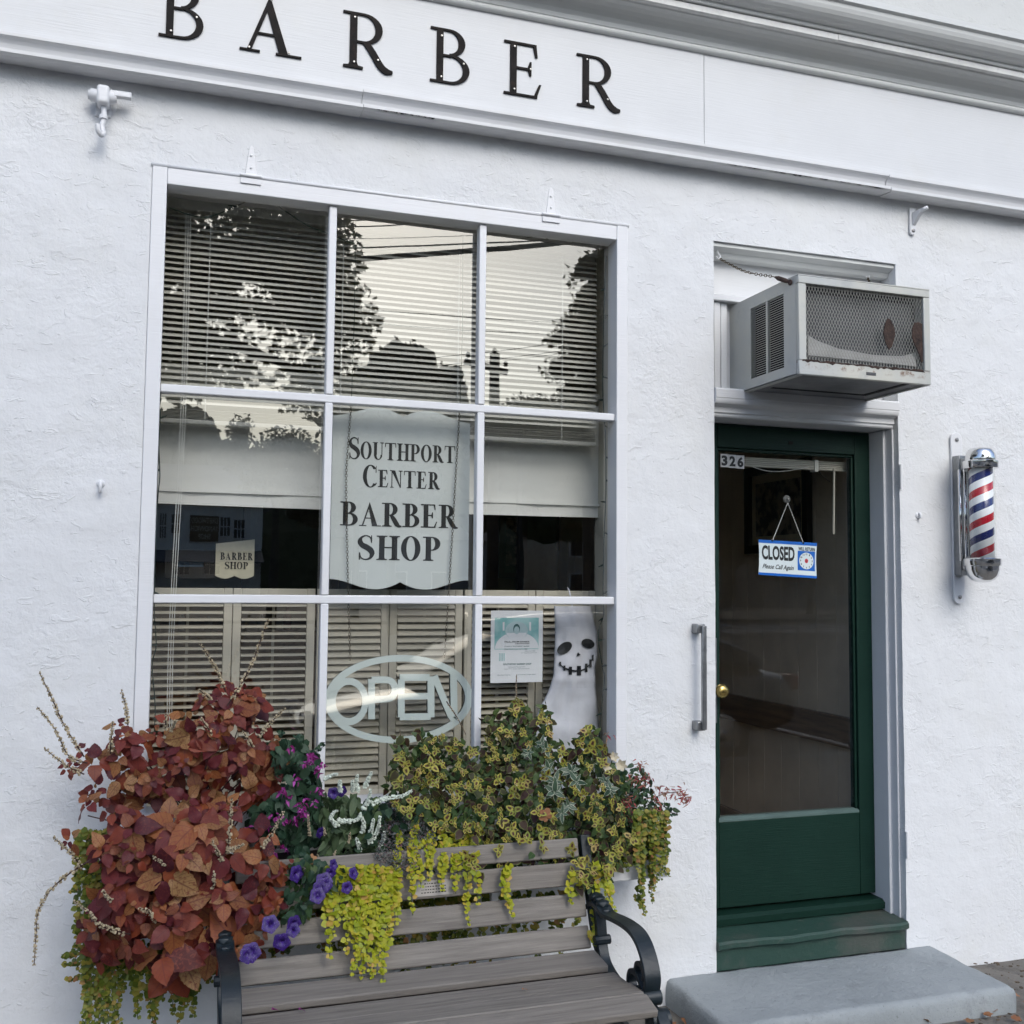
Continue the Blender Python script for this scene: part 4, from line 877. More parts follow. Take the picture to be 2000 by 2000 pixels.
# support chains
def supchain(a, b, label, turn):
    t_ = thing('support_chain', label, 'chain', a, 'chains holding the air conditioner')
    bm = bmesh.new(); mid = a.lerp(b, .5)+V(0, 0, -.022); end = a.lerp(b, .78) if turn else b
    chain(bm, smooth_path([a, a.lerp(end, .5)+V(0, 0, -.018), end], 4), .017, .0020); obj('links', bm, M['chainm'], t_)
    obj('hook', T(smooth_path([a+V(0, .01, .045), a+V(0, 0, .02), a+V(.006, -.006, .004), a+V(-.004, -.008, -.006), a+V(-.01, -.002, .004)]), .0028, seg=6), M['trim'], t_)
    if turn:
        bm = bmesh.new(); d = (b-end); tube(bm, [end+d*.05, end+d*.25, end+d*.7, end+d*.95], [.003, .009, .009, .003], 8); obj('turnbuckle', bm, M['rust'], t_)
        bm = bmesh.new(); lathe(bm, [(.011, .0), (.011, .004), (.006, .008)], (b.x-.006, b.y, b.z), 10, 'X'); obj('eye_bolt', bm, M['rust'], t_)
supchain(P(1403, 504, .03), V(AX0-.003, AY+.045, AZ1-.022), 'dark rusty chain with turnbuckle at the left of the air conditioner', True)
supchain(P(1694, 541, .06), V(AX1-.07, -.20, AZ1+.003), 'short rusty chain at the right behind the air conditioner', False)
# ------------------------------------------------------------------ barber pole
bp = thing('barber_pole', 'chrome barber pole with red white and blue stripes on the wall', 'barber pole', P(1880, 1010, 0))
pc = P(1917, 1000, -.15); cx, cy = pc.x, -.15; za, zb = P(1917, 1092, -.15).z, P(1917, 912, -.15).z
def mk_stripe():
    n = NT('barber stripes'); sp = n.n('ShaderNodeSeparateXYZ'); tc = n.n('ShaderNodeTexCoord'); n.l(tc.outputs['Object'], sp.inputs[0])
    ang = n.math('ARCTAN2', sp.outputs[1], sp.outputs[0]); k = n.math('ADD', n.math('MULTIPLY', sp.outputs[2], 7.6), n.math('MULTIPLY', ang, -1/(2*math.pi)))
    f = n.math('FRACT', k)
    r_ = n.n('ShaderNodeValToRGB'); r_.color_ramp.interpolation = 'CONSTANT'; e = r_.color_ramp.elements
    for _ in range(2): e.new(.5)
    for el, (p, c) in zip(e, ((0, (.010, .020, .13)), (.25, (.86, .87, .88)), (.5, (.46, .015, .03)), (.75, (.86, .87, .88)))): el.position = p; el.color = (*c, 1)
    n.l(f, r_.inputs[0]); m = n.set(r_.outputs[0], .25); n.b.inputs['Coat Weight'].default_value = .6; return m
bm = bmesh.new(); lathe(bm, [(.049, za-.02-(za+zb)/2), (.049, zb+.02-(za+zb)/2)], (0, 0, 0), 32)
me = mesh_of(bm, 'striped_drum', True); me.materials.append(mk_stripe()); o = inst('striped_drum', me, Matrix.Translation((cx, cy, (za+zb)/2)) @ Matrix.Rotation(R(200), 4, 'Z'), bp); me.set_sharp_from_angle(angle=R(60))
bm = bmesh.new(); ring = [[bm.verts.new((cx+.057*math.cos(2*math.pi*k/32), cy+.057*math.sin(2*math.pi*k/32), z)) for k in range(32)] for z in (za-.01, zb+.01)]
for k in range(32): bm.faces.new((ring[0][k], ring[0][(k+1) % 32], ring[1][(k+1) % 32], ring[1][k]))
obj('glass_tube', bm, mk_glass('tube glass', 1.45, (.97, .98, .98)), bp, smooth=True)
def lat(nm, prof, z0, mat=M['chrome']):
    bm = bmesh.new(); lathe(bm, prof, (cx, cy, z0), 36); o = obj(nm, bm, mat, bp, smooth=True); o.data.set_sharp_from_angle(angle=R(40))
lat('top_ring', [(.071, -.004), (.073, 0), (.073, .026), (.069, .030)], zb-.004); lat('top_cap', [(.062, .030), (.063, .036), (.060, .056), (.053, .074), (.042, .083), (.02, .087), (.0, .088)], zb-.004)
lat('bottom_ring', [(.072, 0), (.076, -.004), (.076, -.030), (.073, -.034)], za+.004); lat('bottom_cap', [(.069, -.034), (.068, -.05), (.061, -.074), (.048, -.092), (.028, -.102), (.0, -.105)], za+.004)
bz0, bz1 = P(1872, 1180, -.01).z, P(1868, 845, -.01).z; bxm = P(1870, 1000, -.01).x
bm = bmesh.new(); n_ = 10; pts = [(bxm+.030*math.cos(a), -.004, bz1-.03+.03*math.sin(a)) for a in [math.pi*i/n_ for i in range(n_+1)]]+[(bxm-.030*math.cos(a), -.004, bz0+.03-.03*math.sin(a)) for a in [math.pi*i/n_ for i in range(n_+1)]]
prism(bm, pts, V(0, -.010, 0)); obj('wall_plate', bm, M['frame'], bp, bevel=.002)
obj('back_channel', B(bxm-.026, bxm+.020, -.055, -.0145, za-.07, zb+.06), M['steel'], bp, bevel=.002)
for i, (xx, yy2) in enumerate(((bxm-.016, -.075), (bxm+.004, -.082), (bxm+.020, -.090), (bxm-.03, -.06))): obj('chrome_rib', T([(xx, yy2, za-.006), (xx, yy2, zb-.004)], .0085, seg=10), M['chrome'], bp, smooth=True)
for z in (zb+.014, za-.016): obj('bracket', B(bxm-.022, bxm+.03, -.10, -.0555, z-.03, z+.03), M['steel'], bp, bevel=.003)
for z in (bz1-.032, bz0+.032):
    bm = bmesh.new(); lathe(bm, [(.009, 0), (.009, -.004), (.005, -.007)], (bxm, -.0142, z), 8, 'Y'); obj('bolt', bm, M['screw'], bp)
# ------------------------------------------------------------------ old awning hardware
aw = thing('awning_pulley', 'white painted iron awning pulley with a hook below the sign board', 'bracket', P(205, 190, 0))
c = P(203, 190, -.05); w1 = P(205, 180, 0)
obj('arm_plate', B(c.x-.030, c.x+.022, -.010, .012, c.z-.05, c.z+.055), M['frame'], aw, bevel=.004)
obj('pulley_housing', B(c.x-.022, c.x+.018, -.075, -.0105, c.z-.030, c.z+.035), M['frame'], aw, bevel=.010, seg=3)
obj('side_bar', B(c.x+.0185, c.x+.088, -.062, -.038, c.z+.006, c.z+.026), M['frame'], aw, bevel=.003)
bm = bmesh.new(); lathe(bm, [(.016, -.05), (.016, -.045), (.022, -.042), (.022, .030), (.016, .034), (.016, .04)], (c.x, -.045, c.z+.004), 14, 'X'); obj('pulley_wheel', bm, M['frame'], aw, smooth=True)
obj('hook_rod', T(smooth_path([(c.x, -.045, c.z-.028), (c.x+.002, -.045, c.z-.07), (c.x-.003, -.045, c.z-.10), (c.x+.002, -.05, c.z-.125), (c.x-.004, -.066, c.z-.138), (c.x-.012, -.075, c.z-.128), (c.x-.013, -.076, c.z-.108)]), .009, seg=8), M['frame'], aw, smooth=True)
bm = bmesh.new(); lathe(bm, [(.014, -.006), (.014, .006)], (c.x, -.045, c.z-.068), 8); obj('collar', bm, M['frame'], aw)
ah = thing('awning_bracket', 'white painted iron awning bracket above the door right corner', 'bracket', P(1787, 430, 0))
c = P(1783, 430, -.01); bm = bmesh.new(); prism(bm, [(c.x-.016, -.001, c.z-.055), (c.x-.008, -.001, c.z-.066), (c.x+.008, -.001, c.z-.066), (c.x+.016, -.001, c.z-.055), (c.x+.016, -.001, c.z+.055), (c.x-.016, -.001, c.z+.055)], V(0, -.010, 0)); obj('wall_plate', bm, M['frame'], ah, bevel=.002)
bm = bmesh.new(); prism(bm, [(c.x-.004, -.011, c.z-.025), (c.x-.004, -.011, c.z+.035), (c.x-.004, -.06, c.z+.035), (c.x-.004, -.06, c.z+.020)], V(.018, 0, 0)); obj('arm', bm, M['frame'], ah, bevel=.002)
obj('pin', T([(c.x+.005, -.058, c.z+.028), (c.x+.016, -.085, c.z+.034)], .009, seg=8), M['frame'], ah, smooth=True)
bm = bmesh.new(); lathe(bm, [(.008, 0), (.008, -.004), (.004, -.006)], (c.x, -.011, c.z-.048), 8, 'Y'); obj('bolt', bm, M['screw'], ah)
for px, py, lab in ((197, 945, 'small white painted hook on the wall left of the window'), (1793, 1007, 'small chipped white hook stub on the wall right of the door')):
    c = P(px, py, 0); t_ = thing('wall_hook', lab, 'hook', c, 'wall hooks')
    bm = bmesh.new(); lathe(bm, [(.014, .006), (.014, -.004), (.008, -.007)], c, 10, 'Y'); obj('rosette', bm, M['frame'], t_, smooth=True)
    obj('hook', T(smooth_path([c+V(0, -.004, .006), c+V(0, -.024, .004), c+V(0, -.030, -.012), c+V(0, -.024, -.028), c+V(0, -.012, -.026)] if px < 1000 else [c+V(0, -.003, .01), c+V(.002, -.014, .004), c+V(.001, -.016, -.012)]), .006, seg=8), M['frame'], t_, smooth=True)
# ------------------------------------------------------------------ bench
bn = thing('park_bench', 'weathered grey wooden slat bench with black cast iron arms', 'bench', (.78, -.7, 0))
def mk_wood():
    n = NT('weathered grey wood'); g = n.scalev(.7, 14, 14); oi = n.n('ShaderNodeObjectInfo')
    sh = n.n('ShaderNodeVectorMath', operation='ADD'); cmb = n.n('ShaderNodeCombineXYZ'); n.l(n.math('MULTIPLY', oi.outputs['Random'], 50), cmb.inputs[0]); n.l(g, sh.inputs[0]); n.l(cmb.outputs[0], sh.inputs[1])
    f = n.noise(5, 7, .65, sh.outputs[0]); c = n.mix(n.ramp(f, [(.3, 0), (.7, 1)]), (.135, .120, .106), (.27, .246, .217))
    cr = n.ramp(n.noise(9, 6, .75, sh.outputs[0]), [(.30, 1), (.36, 0)]); c = n.mix(n.math('MULTIPLY', cr, .6), c, (.08, .07, .065))
    st = n.ramp(n.noise(2.5, 5, .6), [(.5, 0), (.75, .35)]); c = n.mix(st, c, (.18, .158, .138)); c = n.mix(n.math('MULTIPLY', oi.outputs['Random'], .25), c, (.20, .175, .15))
    return n.set(c, .75, 0, n.bump(f, .5, .004), .25)
M['wood'] = mk_wood()
BX0, BX1 = .225, 1.355
def slatp(y, z, ang, wd, th, x0=BX0, x1=BX1):  # slat centre, angle of its width from horizontal (towards the wall)
    a = R(ang); prof = []
    for u, v in ((-wd/2, -th/2), (wd/2, -th/2), (wd/2, th/2), (-wd/2, th/2)): prof.append((y+u*math.cos(a)-v*math.sin(a), z+u*math.sin(a)+v*math.cos(a)))
    return obj('slat', prof_x(prof, x0, x1), M['wood'], bn, bevel=.005, seg=2)
for y, z, a, wd in ((-.372, .714, 76, .062), (-.394, .633, 74, .075), (-.440, .543, 72, .075), (-.478, .4505, 65, .070)): slatp(y, z, a, wd, .022)
for y, z, a, wd in ((-.580, .408, 6, .112), (-.738, .401, -3, .112), (-.850, .412, -3, .095), (-.945, .408, 12, .082)): slatp(y, z, a, wd, .024)
pa, pb = P(808, 1770, -.42), P(885, 1745, -.42)
bm = bmesh.new(); yy = -.4085; box(bm, pa.x, pb.x, yy-.0022, yy, .608, .655, Matrix.Rotation(R(-16), 3, 'X')); pl = obj('plaque', bm, paint('dull metal plaque', (.29, .27, .25), .08, .4, 9, .1, 60, .3), bn)
def fq_bench(x0, x1, z0, z1):
    bm = bmesh.new(); vs = [bm.verts.new((x, yy-.003, z)) for x, z in ((x0, z0), (x1, z0), (x1, z1), (x0, z1))]; bm.faces.new(vs); bmesh.ops.rotate(bm, verts=bm.verts, cent=V(0, yy, .6315), matrix=Matrix.Rotation(R(-16), 3, 'X')); obj('plaque_engraving', bm, M['letter'], pl)
wd = pb.x-pa.x
rk = random.Random(2)
for v in (.645, .636, .627, .618):
    u = .18+.1*rk.random()
    while u < .8: q_ = rk.uniform(.02, .06); fq_bench(pa.x+wd*u, pa.x+wd*(u+q_), v-.0014, v+.0014); u += q_+.025
A_ = [(-.43, .530), (-.47, .555), (-.52, .556), (-.56, .545), (-.639, .554), (-.71, .560), (-.776, .558), (-.82, .543), (-.849, .520), (-.872, .490), (-.885, .458), (-.880, .430), (-.867, .412)]
I_ = [(-.49, .545), (-.505, .48), (-.514, .431), (-.535, .395), (-.57, .372), (-.641, .355), (-.72, .358), (-.777, .365), (-.86, .368), (-.93, .366)]
def arm(X):
    g = lambda s: [V(X, y, z) for y, z in smooth_path([V(a, b, 0) for a, b in s], 5) and [(q.x, q.y) for q in smooth_path([V(a, b, 0) for a, b in s], 5)]]
    bm = bmesh.new(); strap(bm, g(A_), .052, .014); strap(bm, g(I_), .034, .024)
    tube(bm, [V(X-.03, -.872, .400), V(X+.03, -.872, .400)], .024, 12); tube(bm, [V(X-.028, -.515, .45), V(X+.028, -.515, .45)], .016, 10); tube(bm, [V(X-.03, -.925, .355), V(X+.03, -.925, .355)], .032, 12)
    # scroll inside the arm
    sp = [(-.845, .405), (-.80, .44), (-.755, .435), (-.742, .40), (-.765, .378), (-.79, .388), (-.79, .405)]; strap(bm, g(sp), .030, .016)
    sp = [(-.79, .44), (-.80, .472), (-.828, .478), (-.85, .46), (-.844, .438)]; strap(bm, g(sp), .030, .014)
    # acanthus boss where the arm leaves the back
    for q in ((-.465, .572, .022), (-.492, .572, .019), (-.52, .566, .021), (-.55, .552, .015), (-.44, .56, .021)): bmesh.ops.create_icosphere(bm, subdivisions=1, radius=q[2], matrix=Matrix.Translation((X, q[0], q[1])) @ Matrix.Diagonal((1.25, 1, .8, 1)))
    o = obj('arm', bm, M['ironpaint'], bn, bevel=.003)
    bm = bmesh.new(); back = [(-.352, .75), (-.36, .72), (-.385, .64), (-.43, .55), (-.475, .45), (-.53, .385), (-.56, .30), (-.50, .14), (-.42, .0)]
    strap(bm, g(back), .034, .030); strap(bm, g([(-.93, .375), (-.97, .33), (-.945, .26), (-.90, .16), (-.93, .05), (-.98, .0)]), .036, .030); strap(bm, g([(-.53, .20), (-.7, .25), (-.91, .20)]), .022, .020)
    obj('end_frame', bm, M['ironpaint'], bn, bevel=.003)
arm(BX0-.034); arm(BX1+.030)
M['seatgap'] = flat('brown gap fill', (.075, .05, .042), .7)
obj('gap_fill', B(BX0, BX1, -.70, -.535, .352, .372), M['seatgap'], bn)  # broad brown sheet added below the seat to colour the gap between slats
# ------------------------------------------------------------------ window box
pb_ = thing('window_box', 'long white window box under the shop window overflowing with plants', 'planter', (.8, -.16, .555))
QX0, QX1, QY0, QY1, QZ0, QZ1 = -.22, 1.765, -.265, -.056, .555, .705
for nm, a in (('front_panel', (QX0, QX1, QY0, QY0+.018, QZ0, QZ1)), ('back_panel', (QX0, QX1, QY1-.018, QY1, QZ0, QZ1)), ('end_panel', (QX0, QX0+.018, QY0+.0185, QY1-.0185, QZ0, QZ1)), ('end_panel', (QX1-.018, QX1, QY0+.0185, QY1-.0185, QZ0, QZ1)), ('floor_panel', (QX0+.019, QX1-.019, QY0+.0185, QY1-.0185, QZ0, QZ0+.015))): obj(nm, B(*a), M['frame'], pb_, bevel=.003)
obj('soil', B(QX0+.0185, QX1-.0185, QY0+.0185, QY1-.0185, QZ0+.016, QZ1-.012), paint('potting soil', (.02, .015, .011), .3, .95, 30, .9, 60), pb_)
for x in (.0, .55, 1.1): obj('bracket', B(x-.012, x+.012, -.25, -.002, QZ0-.05, QZ0-.001), M['frame'], pb_)
# ------------------------------------------------------------------ foliage tools
def leaf_bm(bm, n=6, wid=.78, serr=0, fold=.25, droop=.25, tip=1.0, stalk=.0, base=.7, cols=2):
    uvl = bm.loops.layers.uv.verify(); rows = []
    for i in range(n+1):
        t = i/n; wdt = wid/2*(math.sin(math.pi*min(1, t**base)))**.85*(1 if t < .999 else 0)
        if tip != 1 and t > .55: wdt *= (1-(t-.55)/.45*(1-1/tip)) if t < 1 else 0
        if serr and 0 < i < n: wdt *= 1+(serr if i % 2 else -serr)
        row = []
        for k in range(-cols, cols+1):
            u = k/cols; x = u*max(wdt, .004); z = fold*abs(x)*(1-.6*t)-droop*t*t+(.05*math.sin(t*9)*abs(u))-.10*u*u*wdt
            row.append((bm.verts.new((x, t, z)), (u*.5+.5, t)))
        rows.append(row)
    for i in range(n):
        for k in range(2*cols):
            q = (rows[i][k], rows[i][k+1], rows[i+1][k+1], rows[i+1][k]); f = bm.faces.new([a[0] for a in q]); f.smooth = True
            for lp, a in zip(f.loops, q): lp[uvl].uv = a[1]
def leaf_me(name, mat, var=3, **k):
    out = []
    for i in range(var):
        kk = dict(k); kk['fold'] = k.get('fold', .25)*random.uniform(.5, 1.5); kk['droop'] = k.get('droop', .25)*random.uniform(.2, 1.8); kk['wid'] = k.get('wid', .78)*random.uniform(.88, 1.1)
        bm = bmesh.new(); leaf_bm(bm, **kk); me = bpy.data.meshes.new(name); bm.to_mesh(me); bm.free(); me.materials.append(mat); out.append(me)
    return out
def LM(pos, d, nrm, s, sw=1.0):
    d = Vector(d).normalized(); nrm = Vector(nrm); nrm = nrm-d*nrm.dot(d)
    nrm = nrm.normalized() if nrm.length > 1e-5 else d.orthogonal().normalized(); x = d.cross(nrm)
    return Matrix(((x.x*s*sw, d.x*s, nrm.x*s, pos.x), (x.y*s*sw, d.y*s, nrm.y*s, pos.y), (x.z*s*sw, d.z*s, nrm.z*s, pos.z), (0, 0, 0, 1)))
def joined(name, items, parent, kind='stuff'):   # items: (mesh, matrix) -> one mesh
    if not items: return
    l = LOC.get(parent.name, Vector()) if parent else Vector(); vs, fs, uvs, mi, mats = [], [], [], [], []
    cache = {}
    for me, Mx in items:
        if me.name not in cache:
            uv = me.uv_layers.active
            cache[me.name] = ([v.co.copy() for v in me.vertices], [tuple(p.vertices) for p in me.polygons], [tuple(d.uv) for d in uv.data] if uv else None)
        cv, cf, cu = cache[me.name]; o = len(vs); vs += [Mx @ c - l for c in cv]; fs += [tuple(i+o for i in f) for f in cf]
        uvs += cu if cu else [(.5, .5)]*sum(len(f) for f in cf)
        m = me.materials[0]
        if m not in mats: mats.append(m)
        mi += [mats.index(m)]*len(cf)
    me = bpy.data.meshes.new(name); me.from_pydata(vs, [], fs); uv = me.uv_layers.new(name='UVMap'); uv.data.foreach_set('uv', [c for u in uvs for c in u])
    for m in mats: me.materials.append(m)
    me.polygons.foreach_set('material_index', mi); me.shade_smooth(); me.update()
    o = bpy.data.objects.new(name, me); COL.objects.link(o)
    if parent: o.parent = parent
    if kind: o['kind'] = kind
    return o
def grow(root, items, limit, name='leaf', rest='foliage'):
    # nearest and largest pieces become parts of their own, the rest one part
    items = sorted(items, key=lambda a: -a[1].to_scale()[1]+(a[1].translation.y)*.05)
    for me, Mx in items[:limit]: inst(name, me, Mx, root)
    joined(rest, items[limit:], root)
def leafmat(name, ramp_, rimc=None, rim=(.62, .8), vein=None, rough=.5, trans=.15, edge=None, spots=None):
    n = NT(name); oi = n.n('ShaderNodeObjectInfo'); ge = n.n('ShaderNodeNewGeometry'); r_ = n.math('FRACT', n.math('ADD', n.math('MULTIPLY', oi.outputs['Random'], 7.13), ge.outputs['Random Per Island']))
    c = n.ramp(r_, ramp_); uv = n.n('ShaderNodeUVMap'); sp = n.n('ShaderNodeSeparateXYZ'); n.l(uv.outputs[0], sp.inputs[0])
    au = n.math('ABSOLUTE', n.math('MULTIPLY_ADD', sp.outputs[0], 2, -1)); av = n.math('ABSOLUTE', n.math('MULTIPLY_ADD', sp.outputs[1], 2, -1))
    tc = n.n('ShaderNodeTexCoord')
    if vein:
        vv = n.math('FRACT', n.math('MULTIPLY', n.math('SUBTRACT', sp.outputs[1], n.math('MULTIPLY', au, .28)), 6)); vm = n.ramp(n.math('ABSOLUTE', n.math('SUBTRACT', vv, .5)), [(.0, 1), (.13, 0)])
        mid = n.ramp(au, [(.0, 1), (.10, 0)]); vm2 = n.math('MAXIMUM', n.math('MULTIPLY', vm, .6), mid); c = n.mix(n.math('MULTIPLY', vm2, .8), c, vein)
    if spots: c = n.mix(n.ramp(n.noise(9, 4, .6, tc.outputs['Object']), [(.5, 0), (.66, .85)]), c, spots)
    if rimc:
        e = n.math('MAXIMUM', au, n.math('MULTIPLY', av, .96)); wob = n.math('MULTIPLY_ADD', n.noise(30, 2, .5), .18, -.09); f = n.ramp(n.math('ADD', e, wob), [(rim[0], 0), (rim[1], 1)])
        rc = n.ramp(n.math('FRACT', n.math('MULTIPLY', r_, 5.3)), rimc) if isinstance(rimc, list) else rimc
        c = n.mix(f, c, rc)
    c = n.mix(n.ramp(n.noise(40, 3, .5), [(.35, 0), (.7, .22)]), c, n.mix(1.0, c, (.55, .5, .45), 'MULTIPLY'))
    n.set(c, rough, 0, n.bump(n.noise(260, 3, .5), .12, .002), .3)
    if trans:
        tl_ = n.n('ShaderNodeBsdfTranslucent'); n.l(c, tl_.inputs[0]); m = n.n('ShaderNodeMixShader'); m.inputs[0].default_value = trans; n.l(n.b.outputs[0], m.inputs[1]); n.l(tl_.outputs[0], m.inputs[2]); n.l(m.outputs[0], n.out.inputs[0])
    return n.m
def inpoly(x, y, pg):
    c = False; j = len(pg)-1
    for i in range(len(pg)):
        if (pg[i][1] > y) != (pg[j][1] > y) and x < (pg[j][0]-pg[i][0])*(y-pg[i][1])/(pg[j][1]-pg[i][1])+pg[i][0]: c = not c
        j = i
    return c
def scatter(pg, n, dmin, tries=30, rng=random):
    x0, x1 = min(p[0] for p in pg), max(p[0] for p in pg); y0, y1 = min(p[1] for p in pg), max(p[1] for p in pg); out = []; grid = {}; cell = max(dmin, 1)
    for _ in range(n*tries):
        if len(out) >= n: break
        x, y = rng.uniform(x0, x1), rng.uniform(y0, y1)
        if not inpoly(x, y, pg): continue
        k = (int(x/cell), int(y/cell)); ok = True
        for i in (-1, 0, 1):
            for j in (-1, 0, 1):
                for q in grid.get((k[0]+i, k[1]+j), ()):
                    if (q[0]-x)**2+(q[1]-y)**2 < dmin*dmin: ok = False
        if ok: out.append((x, y)); grid.setdefault(k, []).append((x, y))
    return out
def bounds(pg): return min(p[0] for p in pg), max(p[0] for p in pg), min(p[1] for p in pg), max(p[1] for p in pg)
def rv(s=1): return V(random.gauss(0, s), random.gauss(0, s), random.gauss(0, s))
c1 = lambda x, y: (40+.31056*x, 1180+.31056*y)
c2 = lambda x, y: (40+.31056*x, 1580+.31056*y)
c4 = lambda x, y: (740+.207*x, 1340+.207*y)
c5 = lambda x, y: (980+.2587*x, 1340+.2587*y)
c3 = lambda x, y: (480+.2587*x, 1400+.2587*y)
M['stem'] = flat('dark plant stem', (.045, .018, .015), .6); M['gstem'] = flat('green plant stem', (.06, .085, .03), .6); M['seed'] = paint('tan seed spike', (.46, .38, .25), .25, .8, 60)
def spike(root, pts, Y0, Y1, bead=.0044, gap=.0125, mat=None, name='flower_spike', start=.10, dens=5, spread=1.7):
    n = len(pts); path = smooth_path([P(*p, Y0+(Y1-Y0)*i/max(1, n-1)) for i, p in enumerate(pts)], 7)
    bm = bmesh.new(); tube(bm, path, [.0024*(1-.6*i/len(path)) for i in range(len(path))], 5)
    st = obj(name, bm, M['stem'], root); bm = bmesh.new(); L = [0]
    for a, b in zip(path, path[1:]): L.append(L[-1]+(b-a).length)
    s = L[-1]*start
    while s < L[-1]:
        j = max(i for i in range(len(L)-1) if L[i] <= s); p = path[j].lerp(path[j+1], (s-L[j])/max(1e-6, L[j+1]-L[j])); t = (path[j+1]-path[j]).normalized(); k = 1-.45*(s/L[-1])
        for q in range(dens):
            o = rv(); o = (o-t*o.dot(t)).normalized(); r_ = bead*k*random.uniform(.6, 1.3)
            bmesh.ops.create_icosphere(bm, subdivisions=1, radius=r_, matrix=Matrix.Translation(p+o*bead*spread*k*random.uniform(.5, 1)+t*random.gauss(0, gap*.2)) @ Matrix.Rotation(random.uniform(0, 6), 4, 'X') @ Matrix.Diagonal((1, .7, 1.3, 1)))
        s += gap*random.uniform(.75, 1.25)*(.55+.45*k)
    obj('seed_heads', bm, mat or M['seed'], st, kind='stuff')
# ------------------------------------------------------------------ rust red coleus, upper and lower plant
M['redleaf'] = leafmat('rust orange coleus leaf', [(.0, (.055, .009, .012)), (.25, (.13, .022, .018)), (.5, (.22, .044, .021)), (.75, (.28, .082, .028)), (1.0, (.34, .165, .062))], vein=(.15, .03, .025), spots=(.24, .05, .03), rough=.5, trans=.2)
M['redleafu'] = leafmat('dark red coleus leaf', [(.0, (.055, .010, .016)), (.3, (.12, .018, .024)), (.5, (.18, .035, .024)), (.75, (.23, .085, .034)), (1.0, (.34, .20, .085))], vein=(.09, .016, .02), spots=(.15, .03, .025), rough=.5, trans=.2)
LK = dict(n=13, wid=.78, serr=.05, fold=.30, droop=.30, base=.70)
red = leaf_me('leaf', M['redleaf'], 6, **LK)+leaf_me('leaf', M['redleafu'], 5, **LK); redu = leaf_me('leaf', M['redleafu'], 7, **LK)+leaf_me('leaf', M['redleaf'], 2, **LK)
def leafmass(pg, n, dmin, Yc, bul, size, tipdown=.8, nz=.35, jit=.5, big=None):
    x0, x1, y0, y1 = bounds(pg); cx, cy = (x0+x1)/2, (y0+y1)/2; out = []
    for x, y in scatter(pg, n, dmin):
        u, v = (x-cx)/(x1-x0)*2, (y-cy)/(y1-y0)*2; r2 = min(1, u*u*.8+v*v*.8); Y = Yc-bul*math.sqrt(1-r2)+random.uniform(-.01, .05)
        p = P(x, y, Y); nrm = V(u*.7, -1, nz-v*.35)+rv(jit); d = V(u*.5, -.25, -tipdown)+rv(.45); s = random.uniform(*size)
        out.append((p-d.normalized()*s*.5, d, nrm, s))
    return out
up_pg = [c1(*p) for p in ((350, 1070), (360, 1180), (470, 1180), (520, 1240), (640, 1280), (740, 1290), (830, 1230), (930, 1180), (1050, 1260), (1220, 1240), (1300, 1270), (1440, 1270), (1550, 1220), (1590, 1120), (1580, 1010), (1680, 930), (1570, 870), (1480, 810), (1440, 760), (1480, 610), (1380, 520), (1250, 570), (1170, 640), (1180, 710), (1000, 710), (880, 790), (760, 810), (700, 780), (620, 800), (600, 830), (640, 900), (570, 960), (460, 950), (400, 980), (360, 1040))]
lo_pg = [c2(*p) for p in ((380, 190), (380, 60), (450, 0), (620, 0), (700, 70), (860, 80), (1000, 140), (1090, 20), (1300, 20), (1330, 130), (1490, 190), (1500, 270), (1680, 330), (1680, 390), (1590, 430), (1650, 490), (1640, 650), (1580, 700), (1570, 850), (1500, 850), (1440, 870), (1380, 910), (1260, 850), (1240, 940), (1150, 940), (1040, 1060), (960, 1080), (930, 1010), (960, 930), (860, 920), (740, 850), (610, 840), (560, 910), (510, 890), (460, 780), (510, 640), (490, 540), (590, 480), (550, 330), (570, 260), (520, 270), (410, 240))]
def whorls(pg, n, dmin, Yc, bul, size):
    x0, x1, y0, y1 = bounds(pg); cx, cy = (x0+x1)/2, (y0+y1)/2; out = []
    for x, y in scatter(pg, n, dmin, 60):
        if noise.noise((x*.022, y*.022, 4.0)) < -.24: continue      # loose gaps between the stems
        u, v = (x-cx)/(x1-x0)*2, (y-cy)/(y1-y0)*2; r2 = min(1, u*u*.8+v*v*.8); p = P(x, y, Yc-bul*math.sqrt(1-r2)+random.uniform(-.035, .045))
        ax = (V(u*.6, -1, .45-v*.45)+rv(.28)).normalized(); o1 = ax.orthogonal().normalized(); o2 = ax.cross(o1); a0 = random.uniform(0, 6.28); big = random.uniform(*size)*random.choice((.55, .8, 1, 1, 1.2)); m = random.choice((4, 6, 6, 7))
        for q in range(m):
            lev = q//2; a = a0+(q % 2)*math.pi+lev*math.pi/2+random.gauss(0, .22); rd = o1*math.cos(a)+o2*math.sin(a); s = big*(1, .82, .5, .34)[min(lev, 3)]*random.uniform(.85, 1.12)
            d = rd+ax*(.05+.35*lev)+V(0, 0, -.32); st = .012*(1 if lev < 2 else .3); out.append((p+rd*st+ax*(.006*lev), d, ax+V(0, 0, .25)-rd*.15+rv(.14), s))
    return out
